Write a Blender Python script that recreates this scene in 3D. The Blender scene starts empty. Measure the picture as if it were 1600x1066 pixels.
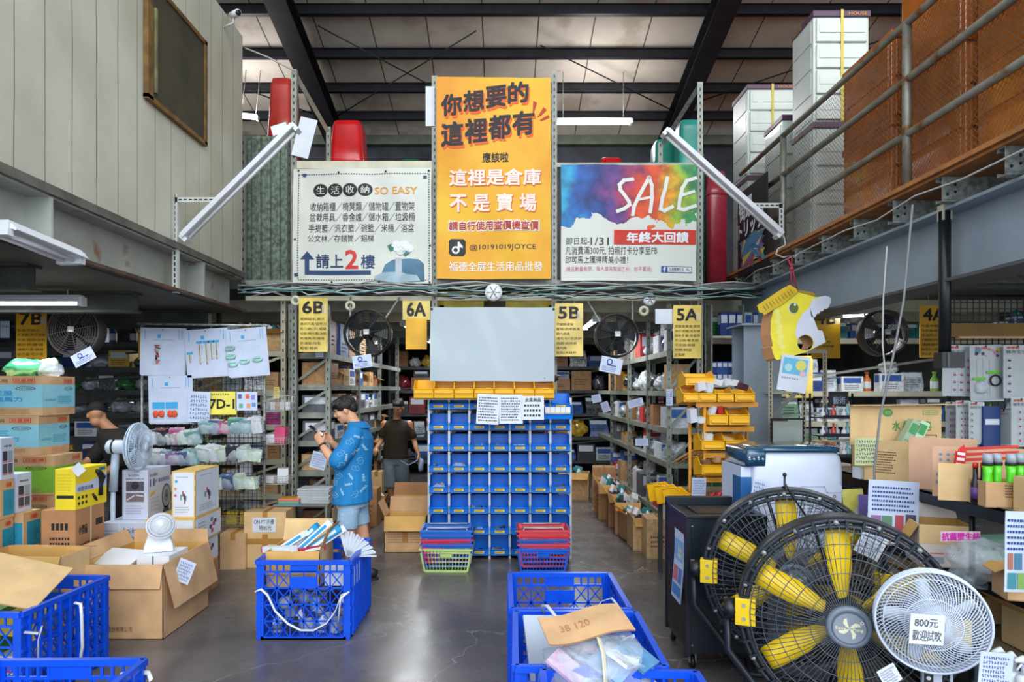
import bpy, bmesh, math, random
from mathutils import Vector, Matrix, noise
from mathutils.bvhtree import BVHTree
random.seed(7)
PI = math.pi
R = math.radians
C = bpy.context.scene.collection
S = bpy.context.scene

# ------------------------------------------------------------------ camera
F = 1050.0
HU, HV, EYE = 785.0, 610.0, 1.8
cam_d = bpy.data.cameras.new('camera')
cam_d.sensor_width = 36.0
cam_d.lens = F / 1600 * 36.0
cam_d.shift_x = (800 - HU) / 1600
cam_d.shift_y = (HV - 533) / 1600
cam_d.clip_start = 0.05
cam_d.clip_end = 200
cam = bpy.data.objects.new('camera', cam_d)
C.objects.link(cam)
cam.location = (0, 0, EYE)
cam.rotation_euler = (R(90), 0, 0)
S.camera = cam

def px(u, Y): return (u - HU) * Y / F
def pz(v, Y): return EYE - (v - HV) * Y / F

# ------------------------------------------------------------------ world, light, exposure
w = bpy.data.worlds.new('world'); S.world = w
w.use_nodes = True
nt = w.node_tree
bg = nt.nodes['Background']
bg.inputs[0].default_value = (0.80, 0.90, 1.0, 1)
bg.inputs[1].default_value = 1.7
S.view_settings.view_transform = 'Standard'
S.view_settings.look = 'None'
S.view_settings.exposure = 0.45
S.view_settings.gamma = 1.0
S.view_settings.use_curve_mapping = False
sun_d = bpy.data.lights.new('sun', 'SUN'); sun_d.energy = 1.0; sun_d.angle = R(40); sun_d.color = (1, 0.97, 0.92)
sun = bpy.data.objects.new('sun', sun_d); C.objects.link(sun)
sun.rotation_euler = (R(62), 0, R(8))
try:
 S.cycles.max_bounces = 6; S.cycles.diffuse_bounces = 4; S.cycles.glossy_bounces = 3
 S.cycles.transmission_bounces = 4; S.cycles.transparent_max_bounces = 10
 S.cycles.sample_clamp_indirect = 3.0
 S.cycles.caustics_reflective = False; S.cycles.caustics_refractive = False
except Exception:
 pass
def area(name, loc, size, energy, color=(1, 1, 1), rot=(0, 0, 0)):
 d = bpy.data.lights.new(name, 'AREA'); d.shape = 'RECTANGLE'; d.size, d.size_y = size
 d.energy = energy; d.color = color
 o = bpy.data.objects.new(name, d); C.objects.link(o); o.location = loc; o.rotation_euler = rot
 return o

# ------------------------------------------------------------------ materials
def lin(c):
 if isinstance(c, str):
  c = [int(c[i:i + 2], 16) / 255 for i in (0, 2, 4)]
 return tuple((x / 12.92 if x <= .04045 else ((x + .055) / 1.055) ** 2.4) for x in c) + (1,)
MATS = {}
def mat(name, col, rough=.55, metal=0, var=.06, scale=6, bump=0, bscale=40, alpha=1, spec=.5, emit=0, trans=0, col2=None, stain=None, coat=0):
 if name in MATS: return MATS[name]
 m = bpy.data.materials.new(name); m.use_nodes = True
 t = m.node_tree; b = t.nodes['Principled BSDF']
 c = lin(col)
 b.inputs['Roughness'].default_value = rough
 b.inputs['Metallic'].default_value = metal
 b.inputs['Specular IOR Level'].default_value = spec
 b.inputs['Alpha'].default_value = alpha
 b.inputs['Transmission Weight'].default_value = trans
 b.inputs['Coat Weight'].default_value = coat
 b.inputs['Base Color'].default_value = c
 m.diffuse_color = c
 if emit:
  b.inputs['Emission Color'].default_value = c
  b.inputs['Emission Strength'].default_value = emit
 tc = t.nodes.new('ShaderNodeTexCoord')
 out = None
 if var or col2:
  n = t.nodes.new('ShaderNodeTexNoise'); n.inputs['Scale'].default_value = scale
  n.inputs['Detail'].default_value = 4
  t.links.new(tc.outputs['Object'], n.inputs['Vector'])
  r = t.nodes.new('ShaderNodeValToRGB')
  r.color_ramp.elements[0].position = .35; r.color_ramp.elements[1].position = .65
  a = lin(col2) if col2 else tuple(x * (1 - var * 2.2) for x in c[:3]) + (1,)
  r.color_ramp.elements[0].color = a
  r.color_ramp.elements[1].color = c if col2 else tuple(min(1, x * (1 + var)) for x in c[:3]) + (1,)
  t.links.new(n.outputs['Fac'], r.inputs['Fac'])
  out = r.outputs['Color']
  if stain:
   n2 = t.nodes.new('ShaderNodeTexNoise'); n2.inputs['Scale'].default_value = stain[1]; n2.inputs['Detail'].default_value = 8
   t.links.new(tc.outputs['Object'], n2.inputs['Vector'])
   r2 = t.nodes.new('ShaderNodeValToRGB'); r2.color_ramp.elements[0].position = stain[2]; r2.color_ramp.elements[1].position = stain[2] + (stain[3] if len(stain) > 3 else .08)
   t.links.new(n2.outputs['Fac'], r2.inputs['Fac'])
   mx = t.nodes.new('ShaderNodeMixRGB'); mx.inputs[2].default_value = lin(stain[0])
   t.links.new(r2.outputs['Color'], mx.inputs[0]); t.links.new(out, mx.inputs[1])
   out = mx.outputs[0]
  t.links.new(out, b.inputs['Base Color'])
 if bump:
  n = t.nodes.new('ShaderNodeTexNoise'); n.inputs['Scale'].default_value = bscale
  t.links.new(tc.outputs['Object'], n.inputs['Vector'])
  bp = t.nodes.new('ShaderNodeBump'); bp.inputs['Strength'].default_value = bump; bp.inputs['Distance'].default_value = .02
  t.links.new(n.outputs['Fac'], bp.inputs['Height']); t.links.new(bp.outputs['Normal'], b.inputs['Normal'])
 MATS[name] = m
 return m

def seam_mat(name, col, line, axis, pitch, width, rough=.6, off=0, stain=None, col2=None, bump=0):
 """painted boards: a thin groove every PITCH metres along one axis"""
 m = mat(name, col, rough, var=.07, scale=1.3, stain=stain, col2=col2, bump=bump, bscale=8)
 t = m.node_tree; b = t.nodes['Principled BSDF']
 src = b.inputs['Base Color'].links[0].from_socket
 tc = t.nodes.new('ShaderNodeTexCoord'); sp = t.nodes.new('ShaderNodeSeparateXYZ')
 t.links.new(tc.outputs['Object'], sp.inputs[0])
 nz = t.nodes.new('ShaderNodeTexNoise'); nz.inputs['Scale'].default_value = 1.5
 t.links.new(tc.outputs['Object'], nz.inputs['Vector'])
 ad = t.nodes.new('ShaderNodeMath'); ad.operation = 'MULTIPLY_ADD'; ad.inputs[1].default_value = .02; ad.inputs[2].default_value = off
 t.links.new(nz.outputs['Fac'], ad.inputs[0])
 a2 = t.nodes.new('ShaderNodeMath'); a2.operation = 'ADD'
 t.links.new(ad.outputs[0], a2.inputs[0]); t.links.new(sp.outputs[axis], a2.inputs[1])
 md = t.nodes.new('ShaderNodeMath'); md.operation = 'PINGPONG'; md.inputs[1].default_value = pitch / 2
 t.links.new(a2.outputs[0], md.inputs[0])
 lt = t.nodes.new('ShaderNodeMath'); lt.operation = 'LESS_THAN'; lt.inputs[1].default_value = width / 2
 t.links.new(md.outputs[0], lt.inputs[0])
 mx = t.nodes.new('ShaderNodeMixRGB'); mx.inputs[2].default_value = lin(line)
 t.links.new(lt.outputs[0], mx.inputs[0]); t.links.new(src, mx.inputs[1])
 t.links.new(mx.outputs[0], b.inputs['Base Color'])
 return m

def col(hexs, rough=.5, **k):
 return mat('paint_' + hexs, hexs, rough, var=k.pop('var', .03), **k)

KRAFT = mat('kraft_card', 'd6ac7e', .8, var=.08, scale=5)
KRAFT2 = mat('kraft_card_pale', 'e0bd88', .8, var=.06, scale=5)
KRAFT3 = mat('kraft_card_brown', 'b9855c', .8, var=.07, scale=5)
KINS = mat('kraft_inside', 'd6a860', .8, var=.05, scale=5)
TAPE = mat('packing_tape', 'b98544', .25, var=.05)
WHITE = mat('white_plastic', 'e4e8ee', .4, var=.02)
PAPER = mat('paper', 'dde3ee', .6, var=.03)
PAPERB = mat('paper_bluish', 'c6d2ea', .6, var=.03)
INK = mat('black_ink', '17151a', .6, var=0)
INKB = mat('blue_ink', '1c3f8c', .6, var=0)
RED = mat('red_ink', 'cf2a1e', .5, var=0)
YEL = mat('sign_yellow', 'eeb41c', .45, var=.10, scale=3)
GALV = mat('galvanised_steel', 'a0a7a2', .42, .35, var=.2, scale=30, bump=.05)
RACK = mat('rack_steel_green_grey', '8f948a', .5, .3, var=.12, scale=8)
RACKD = mat('rack_steel_dark', '4d5150', .5, .4, var=.12, scale=8)
CREAM = mat('cream_beam', 'c8c5ae', .5, .1, var=.06)
BLACKP = mat('black_plastic', '15181d', .38, var=.03)
BLACKM = mat('black_metal', '1b2026', .4, .6, var=.05)
CRATE = mat('crate_blue', '0b52dc', .32, var=.05, scale=4)
BIN = mat('bin_blue', '0f7de8', .35, var=.04, scale=4)
BINY = mat('bin_yellow', 'f8bb12', .38, var=.05, scale=4)
STRAP = mat('yellow_strap', 'd9c54a', .5, var=.02)
TUBE = mat('fluorescent_tube_lit', 'f4faff', .3, var=0, emit=9)
TUBEOFF = mat('fluorescent_tube_off', 'eef1f2', .3, var=0)
CLEAR = mat('clear_plastic_bag', 'dfe9f2', .12, var=.0, alpha=.32, spec=.8, bump=.6, bscale=22)
FROST = mat('frosted_plastic', 'cdd8e2', .25, var=.02, alpha=.65)
SKIN = mat('skin', 'd9a17e', .5, var=.04)
SKIN2 = mat('skin_tanned', 'bd8864', .5, var=.04)
HAIR = mat('black_hair', '15120f', .42, var=.1, scale=60, bump=.5, bscale=90)
WIREB = mat('black_wire', '1d1f22', .4, .4, var=0)
WIREW = mat('white_wire', 'c4c4bb', .4, .1, var=0)

# ------------------------------------------------------------------ mesh builder
TXT = {}
def text_mesh(s, bold=0.0, res=2, spacing=1.0):
 k = (s, bold, res, spacing)
 if k in TXT: return TXT[k]
 cu = bpy.data.curves.new('t', 'FONT'); cu.body = s; cu.resolution_u = res; cu.offset = bold; cu.space_character = spacing
 o = bpy.data.objects.new('t', cu); C.objects.link(o)
 dg = bpy.context.evaluated_depsgraph_get()
 me = bpy.data.meshes.new_from_object(o.evaluated_get(dg))
 vs = [(v.co.x, v.co.y) for v in me.vertices]
 fs = [tuple(p.vertices) for p in me.polygons]
 bpy.data.objects.remove(o); bpy.data.curves.remove(cu); bpy.data.meshes.remove(me)
 if vs:
  x0 = min(v[0] for v in vs); x1 = max(v[0] for v in vs); y0 = min(v[1] for v in vs); y1 = max(v[1] for v in vs)
  vs = [((x - x0) / max(x1 - x0, 1e-6), (y - y0) / max(y1 - y0, 1e-6)) for x, y in vs]
  asp = (x1 - x0) / max(y1 - y0, 1e-6)
 else: asp = 1
 TXT[k] = (vs, fs, asp)
 return TXT[k]

FRONT = (Vector((0, 0, 0)), Vector((1, 0, 0)), Vector((0, 0, 1)))
def frame(o, u, v): return (Vector(o), Vector(u).normalized(), Vector(v).normalized())
def ffront(y=0, x=0, z=0): return frame((x, y, z), (1, 0, 0), (0, 0, 1))       # faces -y
def fright(x=0, y=0, z=0): return frame((x, y, z), (0, 1, 0), (0, 0, 1))       # faces +x
def fleft(x=0, y=0, z=0): return frame((x, y, z), (0, -1, 0), (0, 0, 1))       # faces -x
def ftop(z=0, x=0, y=0): return frame((x, y, z), (1, 0, 0), (0, 1, 0))         # faces +z

class G:
 def __init__(s):
  s.v = []; s.f = []; s.mi = []; s.sm = []; s.mats = []; s.M = None; s.warp = None
 def _m(s, m):
  if m not in s.mats: s.mats.append(m)
  return s.mats.index(m)
 def add(s, vs, fs, m, smooth=False):
  b = len(s.v); i = s._m(m)
  if s.warp and not smooth:     # printed marks follow the folds of the cloth
   V_ = [Vector(p) for p in vs]; out = []; st = []
   for f in fs:
    for k in range(1, len(f) - 1): st.append((f[0], f[k], f[k + 1]))
   while st:
    t_ = st.pop(); e = [(V_[t_[k]] - V_[t_[(k + 1) % 3]]).length for k in range(3)]; k = e.index(max(e))
    if e[k] > .06 and len(V_) < 6000:
     V_.append((V_[t_[k]] + V_[t_[(k + 1) % 3]]) / 2); q = len(V_) - 1
     st.append((t_[k], q, t_[(k + 2) % 3])); st.append((q, t_[(k + 1) % 3], t_[(k + 2) % 3]))
    else: out.append(t_)
   vs, fs = V_, out
  for p in vs:
   p = Vector(p)
   if s.M is not None: p = s.M @ p
   if s.warp: p = s.warp(p)
   s.v.append(p)
  for f in fs:
   s.f.append(tuple(b + k for k in f)); s.mi.append(i); s.sm.append(smooth)
 def box(s, x0, x1, y0, y1, z0, z1, m):
  s.add([(x0, y0, z0), (x1, y0, z0), (x1, y1, z0), (x0, y1, z0), (x0, y0, z1), (x1, y0, z1), (x1, y1, z1), (x0, y1, z1)],
              [(0, 3, 2, 1), (4, 5, 6, 7), (0, 1, 5, 4), (1, 2, 6, 5), (2, 3, 7, 6), (3, 0, 4, 7)], m)
 def cbox(s, c, d, m, rot=None):
  M = Matrix.Translation(c)
  if rot: M = M @ Matrix.Rotation(rot[2], 4, 'Z') @ Matrix.Rotation(rot[1], 4, 'Y') @ Matrix.Rotation(rot[0], 4, 'X')
  x, y, z = (k / 2 for k in d)
  vs = [M @ Vector(p) for p in [(-x, -y, -z), (x, -y, -z), (x, y, -z), (-x, y, -z), (-x, -y, z), (x, -y, z), (x, y, z), (-x, y, z)]]
  s.add(vs, [(0, 3, 2, 1), (4, 5, 6, 7), (0, 1, 5, 4), (1, 2, 6, 5), (2, 3, 7, 6), (3, 0, 4, 7)], m)
 def bar(s, a, b, w, t, m, up=(0, 0, 1)):
  a = Vector(a); b = Vector(b); d = (b - a)
  if d.length < 1e-6: return
  d.normalize(); u = Vector(up)
  if abs(d.dot(u)) > .99: u = Vector((0, 1, 0))
  x = d.cross(u).normalized() * w / 2; y = x.cross(d).normalized() * t / 2
  vs = [a - x - y, a + x - y, a + x + y, a - x + y, b - x - y, b + x - y, b + x + y, b - x + y]
  s.add(vs, [(0, 3, 2, 1), (4, 5, 6, 7), (0, 1, 5, 4), (1, 2, 6, 5), (2, 3, 7, 6), (3, 0, 4, 7)], m)
 def loft(s, rings, m, cap=True, smooth=True, closed=False):
  n = len(rings[0]); vs = [p for r in rings for p in r]; fs = []
  k = len(rings)
  for i in range(k if closed else k - 1):
   for j in range(n):
    a = i * n + j; b = i * n + (j + 1) % n; c = ((i + 1) % k) * n + (j + 1) % n; d = ((i + 1) % k) * n + j
    fs.append((a, b, c, d))
  if cap and not closed:
   fs.append(tuple(range(n - 1, -1, -1))); fs.append(tuple((k - 1) * n + j for j in range(n)))
  s.add(vs, fs, m, smooth)
 def tube(s, pts, r, m, n=8, cap=True, closed=False, sq=None):
  pts = [Vector(p) for p in pts]; k = len(pts)
  rs = r if isinstance(r, list) else [r] * k
  rings = []; u = None
  for i, p in enumerate(pts):
   if closed: d = pts[(i + 1) % k] - pts[i - 1]
   else: d = pts[min(i + 1, k - 1)] - pts[max(i - 1, 0)]
   if d.length < 1e-9: d = Vector((0, 0, 1))
   d.normalize()
   if u is None:
    u = d.orthogonal().normalized()
    if sq is not None:
     u = Vector(sq) - d * d.dot(Vector(sq)); u.normalize()
   else:
    u = u - d * d.dot(u)
    u = u.normalized() if u.length > 1e-6 else d.orthogonal().normalized()
   v = d.cross(u); rr = rs[i]
   ra, rb = (rr if isinstance(rr, tuple) else (rr, rr))
   rings.append([p + u * (ra * math.cos(2 * PI * j / n)) + v * (rb * math.sin(2 * PI * j / n)) for j in range(n)])
  s.loft(rings, m, cap, True, closed)
 def cyl(s, a, b, r, m, n=16, r2=None):
  s.tube([a, b], [r, r if r2 is None else r2], m, n)
 def ring(s, c, axis, r, t, m, n=40, k=6):
  c = Vector(c); ax = Vector(axis).normalized(); u = ax.orthogonal().normalized(); v = ax.cross(u)
  s.tube([c + (u * math.cos(2 * PI * i / n) + v * math.sin(2 * PI * i / n)) * r for i in range(n)], t, m, k, closed=True)
 def lathe(s, prof, m, n=20, c=(0, 0, 0), axis='Z', shell=False):
  rings = []
  for r, h in prof:
   rr = []
   for j in range(n):
    a = 2 * PI * j / n
    if axis == 'Z': p = (c[0] + r * math.cos(a), c[1] + r * math.sin(a), c[2] + h)
    elif axis == 'Y': p = (c[0] + r * math.cos(a), c[1] + h, c[2] - r * math.sin(a))
    else: p = (c[0] + h, c[1] + r * math.cos(a), c[2] + r * math.sin(a))
    rr.append(p)
   rings.append(rr)
  s.loft(rings, m, not shell, True, shell)
 def ell(s, c, r, m, n=14, k=10, rot=None):
  M = Matrix.Translation(c)
  if rot: M = M @ Matrix.Rotation(rot[2], 4, 'Z') @ Matrix.Rotation(rot[1], 4, 'Y') @ Matrix.Rotation(rot[0], 4, 'X')
  rings = []
  for i in range(k + 1):
   a = PI * (i + .02) / (k + .04)
   rings.append([M @ Vector((r[0] * math.sin(a) * math.cos(2 * PI * j / n), r[1] * math.sin(a) * math.sin(2 * PI * j / n), -r[2] * math.cos(a))) for j in range(n)])
  s.loft(rings, m, True, True)
 def blob(s, c, r, m, amp=.25, seed=0, n=12, k=8, fr=2.5, rot=None):
  b = len(s.v); M0, W0 = s.M, s.warp; s.M = None; s.warp = None
  s.ell(c, r, m, n, k, rot); c = Vector(c)
  for i in range(b, len(s.v)):
   p = s.v[i]; d = p - c
   q = Vector((d.x / r[0], d.y / r[1], d.z / r[2]))
   f = 1 + amp * noise.noise(q * fr + Vector((seed * 3.1, seed * 1.7, seed)))
   f2 = Vector((d.x * f, d.y * f, max(d.z * f, -r[2])))
   s.v[i] = c + f2
  for i in range(b, len(s.v)):
   p = s.v[i]
   if M0 is not None: p = M0 @ p
   if W0: p = W0(p)
   s.v[i] = p
  s.M, s.warp = M0, W0
 # flat marks in a frame
 def P(s, fr, x, y, off): return fr[0] + fr[1] * x + fr[2] * y + fr[1].cross(fr[2]) * off
 def rect(s, fr, x0, y0, x1, y1, m, off=.0015):
  s.add([s.P(fr, x0, y0, off), s.P(fr, x1, y0, off), s.P(fr, x1, y1, off), s.P(fr, x0, y1, off)], [(0, 1, 2, 3)], m)
 def poly(s, fr, pts, m, off=.0015):
  s.add([s.P(fr, x, y, off) for x, y in pts], [tuple(range(len(pts)))], m)
 def disc(s, fr, x, y, r, m, off=.002, n=20, ry=None, r0=None):
  ry = ry or r
  if r0:
   vs = [s.P(fr, x + r * math.cos(2 * PI * i / n), y + ry * math.sin(2 * PI * i / n), off) for i in range(n)] + \
                 [s.P(fr, x + r0 * r * math.cos(2 * PI * i / n), y + r0 * ry * math.sin(2 * PI * i / n), off) for i in range(n)]
   s.add(vs, [(i, (i + 1) % n, n + (i + 1) % n, n + i) for i in range(n)], m)
  else:
   s.poly(fr, [(x + r * math.cos(2 * PI * i / n), y + ry * math.sin(2 * PI * i / n)) for i in range(n)], m, off)
 def line(s, fr, pts, wd, m, off=.002):
  for (x0, y0), (x1, y1) in zip(pts, pts[1:]):
   d = Vector((x1 - x0, y1 - y0))
   if d.length < 1e-7: continue
   d = d.normalized() * wd / 2; nx, ny = -d.y, d.x
   s.poly(fr, [(x0 + nx - d.x, y0 + ny - d.y), (x0 - nx - d.x, y0 - ny - d.y), (x1 - nx + d.x, y1 - ny + d.y), (x1 + nx + d.x, y1 + ny + d.y)], m, off)
 def text(s, fr, t, x0, y0, x1, y1, m, off=.003, bold=.0, res=2, skew=0, rise=0):
  """text stretched to the box; RISE lifts the far end, SKEW slants the letters"""
  vs, fs, _ = text_mesh(t, 0, res)
  w_, h_ = x1 - x0, y1 - y0; e = bold * h_ * .8
  for k, (dx, dy) in enumerate(((-1, -1), (1, -1), (-1, 1), (1, 1)) if bold >= .018 else ((-1, 0), (1, 0)) if bold else ((0, 0),)):
   s.add([s.P(fr, x0 + a * w_ + b * h_ * skew + dx * e, y0 + b * h_ + a * rise + dy * e, off + k * .0002) for a, b in vs], fs, m)
 def lines(s, fr, x0, y0, x1, y1, n, m, seed=0, off=.002, fill=.45, hand=False):
  """rows of small unreadable marks standing for body text"""
  rr = random.Random(seed); h = (y1 - y0) / n
  for i in range(n):
   yy = y1 - (i + .5) * h; x = x0; xe = x1 - rr.random() * (x1 - x0) * .25
   while x < xe:
    ww = h * fill * rr.uniform(.5, 1.1)
    if hand:
     s.line(fr, [(x, yy + rr.uniform(-.3, .3) * h), (x + ww, yy + rr.uniform(-.3, .3) * h)], h * .1, m, off)
     s.line(fr, [(x + ww * .4, yy + .3 * h), (x + ww * .6, yy - .3 * h)], h * .09, m, off)
    else:
     s.rect(fr, x, yy - h * fill / 2, min(x + ww, x1), yy + h * fill / 2, m, off)
    x += ww + h * .22
 def build(s, name, parent=None, loc=None, rot=None, bev=0, remesh=0, sub=0):
  me = bpy.data.meshes.new(name)
  me.from_pydata(s.v, [], s.f)
  for m in s.mats: me.materials.append(m)
  me.polygons.foreach_set('material_index', s.mi)
  me.polygons.foreach_set('use_smooth', s.sm)
  me.update()
  o = bpy.data.objects.new(name, me); C.objects.link(o)
  if parent: o.parent = parent
  if loc is not None: o.location = loc
  if rot is not None: o.rotation_euler = rot
  if remesh:
   md = o.modifiers.new('remesh', 'REMESH'); md.mode = 'VOXEL'; md.voxel_size = remesh; md.use_smooth_shade = True
   md = o.modifiers.new('smooth', 'SMOOTH'); md.factor = .5; md.iterations = 4
  if bev:
   md = o.modifiers.new('bevel', 'BEVEL'); md.width = bev; md.segments = 2; md.limit_method = 'ANGLE'; md.angle_limit = R(50)
  return o

LABELS = {}
def tag(o, label, cat, group=None, kind=None):
 for a_, b_ in (('aisle 4', 'aisle four'), ('aisle 5', 'aisle five'), ('aisle 6', 'aisle six'), ('aisle 7', 'aisle seven')):
  label = label.replace(a_, b_); group = group.replace(a_, b_) if group else group
 o['label'] = label; o['category'] = cat
 if group: o['group'] = group
 if kind: o['kind'] = kind
 if label in LABELS: print('DUP LABEL', label)
 LABELS[label] = 1
 n = len(label.split())
 if n > 16 or n < 4: print('LABEL LEN', n, label)
 return o
def thing(name, label, cat, loc=(0, 0, 0), rz=0, group=None, rot=None):
 o = bpy.data.objects.new(name, None); o.empty_display_size = .1; C.objects.link(o)
 o.location = loc; o.rotation_euler = rot if rot else (0, 0, rz)
 return tag(o, label, cat, group)
def one(g, name, label, cat, group=None, **k):
 return tag(g.build(name, **k), label, cat, group)
def struct(name, g, parent=None, **k):
 o = g.build(name, parent, **k)
 if parent is None: o['kind'] = 'structure'
 return o
ORD = 'first second third fourth fifth sixth seventh eighth ninth tenth eleventh twelfth thirteenth fourteenth fifteenth sixteenth seventeenth eighteenth nineteenth twentieth'.split()
def dup(root, loc, rz=None, label=None, group=None, rot=None):
 r_ = root.copy(); C.objects.link(r_); r_.location = loc
 if rz is not None: r_.rotation_euler = (0, 0, rz)
 if rot is not None: r_.rotation_euler = rot
 if label: tag(r_, label, root['category'], group or root.get('group'))
 for ch in list(root.children):
  c = ch.copy(); C.objects.link(c); c.parent = r_
  for k in list(ch.children):
   d = k.copy(); C.objects.link(d); d.parent = c
 return r_
# ================================================================== THE BUILDING
def concrete():
 m = mat('polished_concrete', '6c6867', .3, var=.1, scale=1.1, col2='555151', stain=('7a7470', 2.3, .5, .4))
 t = m.node_tree; b = t.nodes['Principled BSDF']
 tc = t.nodes.new('ShaderNodeTexCoord')
 n = t.nodes.new('ShaderNodeTexNoise'); n.inputs['Scale'].default_value = 2.2; n.inputs['Detail'].default_value = 6
 t.links.new(tc.outputs['Object'], n.inputs['Vector'])
 r = t.nodes.new('ShaderNodeMapRange'); r.inputs[3].default_value = .12; r.inputs[4].default_value = .42
 t.links.new(n.outputs['Fac'], r.inputs[0]); t.links.new(r.outputs[0], b.inputs['Roughness'])
 # fine pale cracks
 v = t.nodes.new('ShaderNodeTexVoronoi'); v.feature = 'DISTANCE_TO_EDGE'; v.inputs['Scale'].default_value = .55
 mp = t.nodes.new('ShaderNodeVectorMath'); mp.operation = 'ADD'
 n3 = t.nodes.new('ShaderNodeTexNoise'); n3.inputs['Scale'].default_value = 1.6; n3.inputs['Detail'].default_value = 6
 t.links.new(tc.outputs['Object'], n3.inputs['Vector'])
 t.links.new(tc.outputs['Object'], mp.inputs[0]); t.links.new(n3.outputs['Color'], mp.inputs[1])
 t.links.new(mp.outputs[0], v.inputs['Vector'])
 lt = t.nodes.new('ShaderNodeMath'); lt.operation = 'LESS_THAN'; lt.inputs[1].default_value = .0022
 t.links.new(v.outputs['Distance'], lt.inputs[0])
 src = b.inputs['Base Color'].links[0].from_socket
 mx = t.nodes.new('ShaderNodeMixRGB'); mx.inputs[2].default_value = lin('9a958e')
 t.links.new(lt.outputs[0], mx.inputs[0]); t.links.new(src, mx.inputs[1]); t.links.new(mx.outputs[0], b.inputs['Base Color'])
 return m
g = G(); g.box(-14, 14, -8, 24, -.15, 0, concrete()); struct('floor', g)

def roofz(y): return 9.93 - .23 * y
RX = 3.2
g = G(); m_roof = seam_mat('roof_boards', 'ddd0c2', '5a5048', 0, .87, .02, .8, off=.3, stain=('c0b09f', 1.2, .56))
for x0 in (-9,):
 g.add([(-9, 3.5, roofz(3.5)), (9, 3.5, roofz(3.5)), (9, 21, roofz(21)), (-9, 21, roofz(21)),
           (-9, 3.5, roofz(3.5) + .1), (9, 3.5, roofz(3.5) + .1), (9, 21, roofz(21) + .1), (-9, 21, roofz(21) + .1)],
          [(0, 1, 2, 3), (4, 7, 6, 5), (0, 4, 5, 1), (2, 6, 7, 3), (1, 5, 6, 2), (0, 3, 7, 4)], m_roof)
roof = struct('ceiling', g)
DARKST = mat('dark_steel', '2c2a30', .5, .3, var=.12)
for i, y in enumerate([7.4, 8.3, 9.2, 10.1, 11.0, 11.83, 12.6]):
 g = G(); z = roofz(y)
 g.box(-9, 9, y - .03, y + .0, z - .15, z - .003, DARKST)
 g.box(-9, 9, y - .03, y + .06, z - .16, z - .148, DARKST)
 g.box(-9, 9, y - .03, y + .06, z - .03, z - .018, DARKST)
 struct('trim_%d' % (i + 1), g)
for i, x in enumerate((-RX, RX)):
 g = G()
 for (a, b, dx) in ((.19, .21, .16), (.48, .50, .16), (.2, .49, .012)):
  ys = (6.0, 13.2)
  g.add([(x - dx, ys[0], roofz(ys[0]) - b), (x + dx, ys[0], roofz(ys[0]) - b), (x + dx, ys[1], roofz(ys[1]) - b), (x - dx, ys[1], roofz(ys[1]) - b),
               (x - dx, ys[0], roofz(ys[0]) - a), (x + dx, ys[0], roofz(ys[0]) - a), (x + dx, ys[1], roofz(ys[1]) - a), (x - dx, ys[1], roofz(ys[1]) - a)],
              [(0, 3, 2, 1), (4, 5, 6, 7), (0, 1, 5, 4), (1, 2, 6, 5), (2, 3, 7, 6), (3, 0, 4, 7)], DARKST)
 g.box(x - .14, x + .14, 13.0, 13.2, 3.0, roofz(13.1) - .45, DARKST)
 struct('trim_%d' % (i + 8), g)
g = G()
for (a, b) in (((-3.1, 12.4), (-.4, 10.3)), ((-6.2, 10.4), (-3.3, 12.4)), ((3.1, 12.2), (0.6, 10.6)), ((3.4, 12), (6.4, 10.2)), ((-2.8, 10.2), (-.2, 12.4))):
 g.cyl((a[0], a[1], roofz(a[1]) - .25), (b[0], b[1], roofz(b[1]) - .25), .012, DARKST, 6)
struct('trim_10', g)
# upper back wall with corrugated dark sheet, main back wall, side walls
g = G(); m = mat('dark_sheet', '3b3d45', .6, .3, var=.15, scale=3)
for k in range(28):
 z = 3.0 + k * .135
 g.box(-9, 9, 13.3, 13.36 - (k % 2) * .03, z, z + .135, m)
g.box(-9, 9, 13.15, 13.3, 6.62, 6.80, mat('greenish_beam', '6d7363', .6, .2, var=.1))
struct('wall_back', g)
g = G(); m = mat('dark_wall', '3a3c42', .8, var=.2, scale=2)
g.box(-9, 9, 19, 19.1, 0, 3.0, m); struct('wall_rear', g)
g = G(); g.box(-7.3, -7.2, 1.5, 19, 0, roofz(10) + .6, mat('side_wall', '5b5d5c', .8, var=.15, scale=2)); struct('wall_left', g)
g = G(); g.box(7.2, 7.3, 1.5, 19, 0, roofz(10) + .6, MATS['side_wall']); struct('wall_right', g)

# ---- upper floor over the shelving
g = G(); m = mat('deck_underside', '6c6f6b', .7, var=.15, scale=2)
g.box(-7.2, 7.2, 7.62, 19, 2.95, 3.01, m); deck = struct('floor_upper', g)
for i, y in enumerate((8.6, 9.8, 11.2, 12.8, 14.6)):
 g = G(); g.box(-7.2, 7.2, y - .04, y + .04, 2.80, 2.95, CREAM if i < 2 else RACK); struct('trim_%d' % (11 + i), g)

# ---- enclosed upper office on the left, hung on an I-beam
LX = -2.9
wallm = seam_mat('office_wall_boards', 'cdccba', '4b4a42', 1, .27, .006, .55, off=.05, stain=('c0bda6', .9, .55, .2))
g = G()
g.box(-7.1, LX, 1.6, 7.5, 3.07, 5.75, wallm)
g.box(-7.1, LX - .02, 1.6, 7.5, 2.66, 2.70, mat('soffit_dark', '4e5049', .8, var=.15, scale=2))
office = struct('wall_office', g)
g = G(); dirty = mat('flashing_grey', '6f6e66', .6, .2, var=.2, scale=5)
g.box(LX - .02, LX + .03, 1.6, 7.5, 3.05, 3.11, dirty); struct('trim_16', g)
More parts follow.
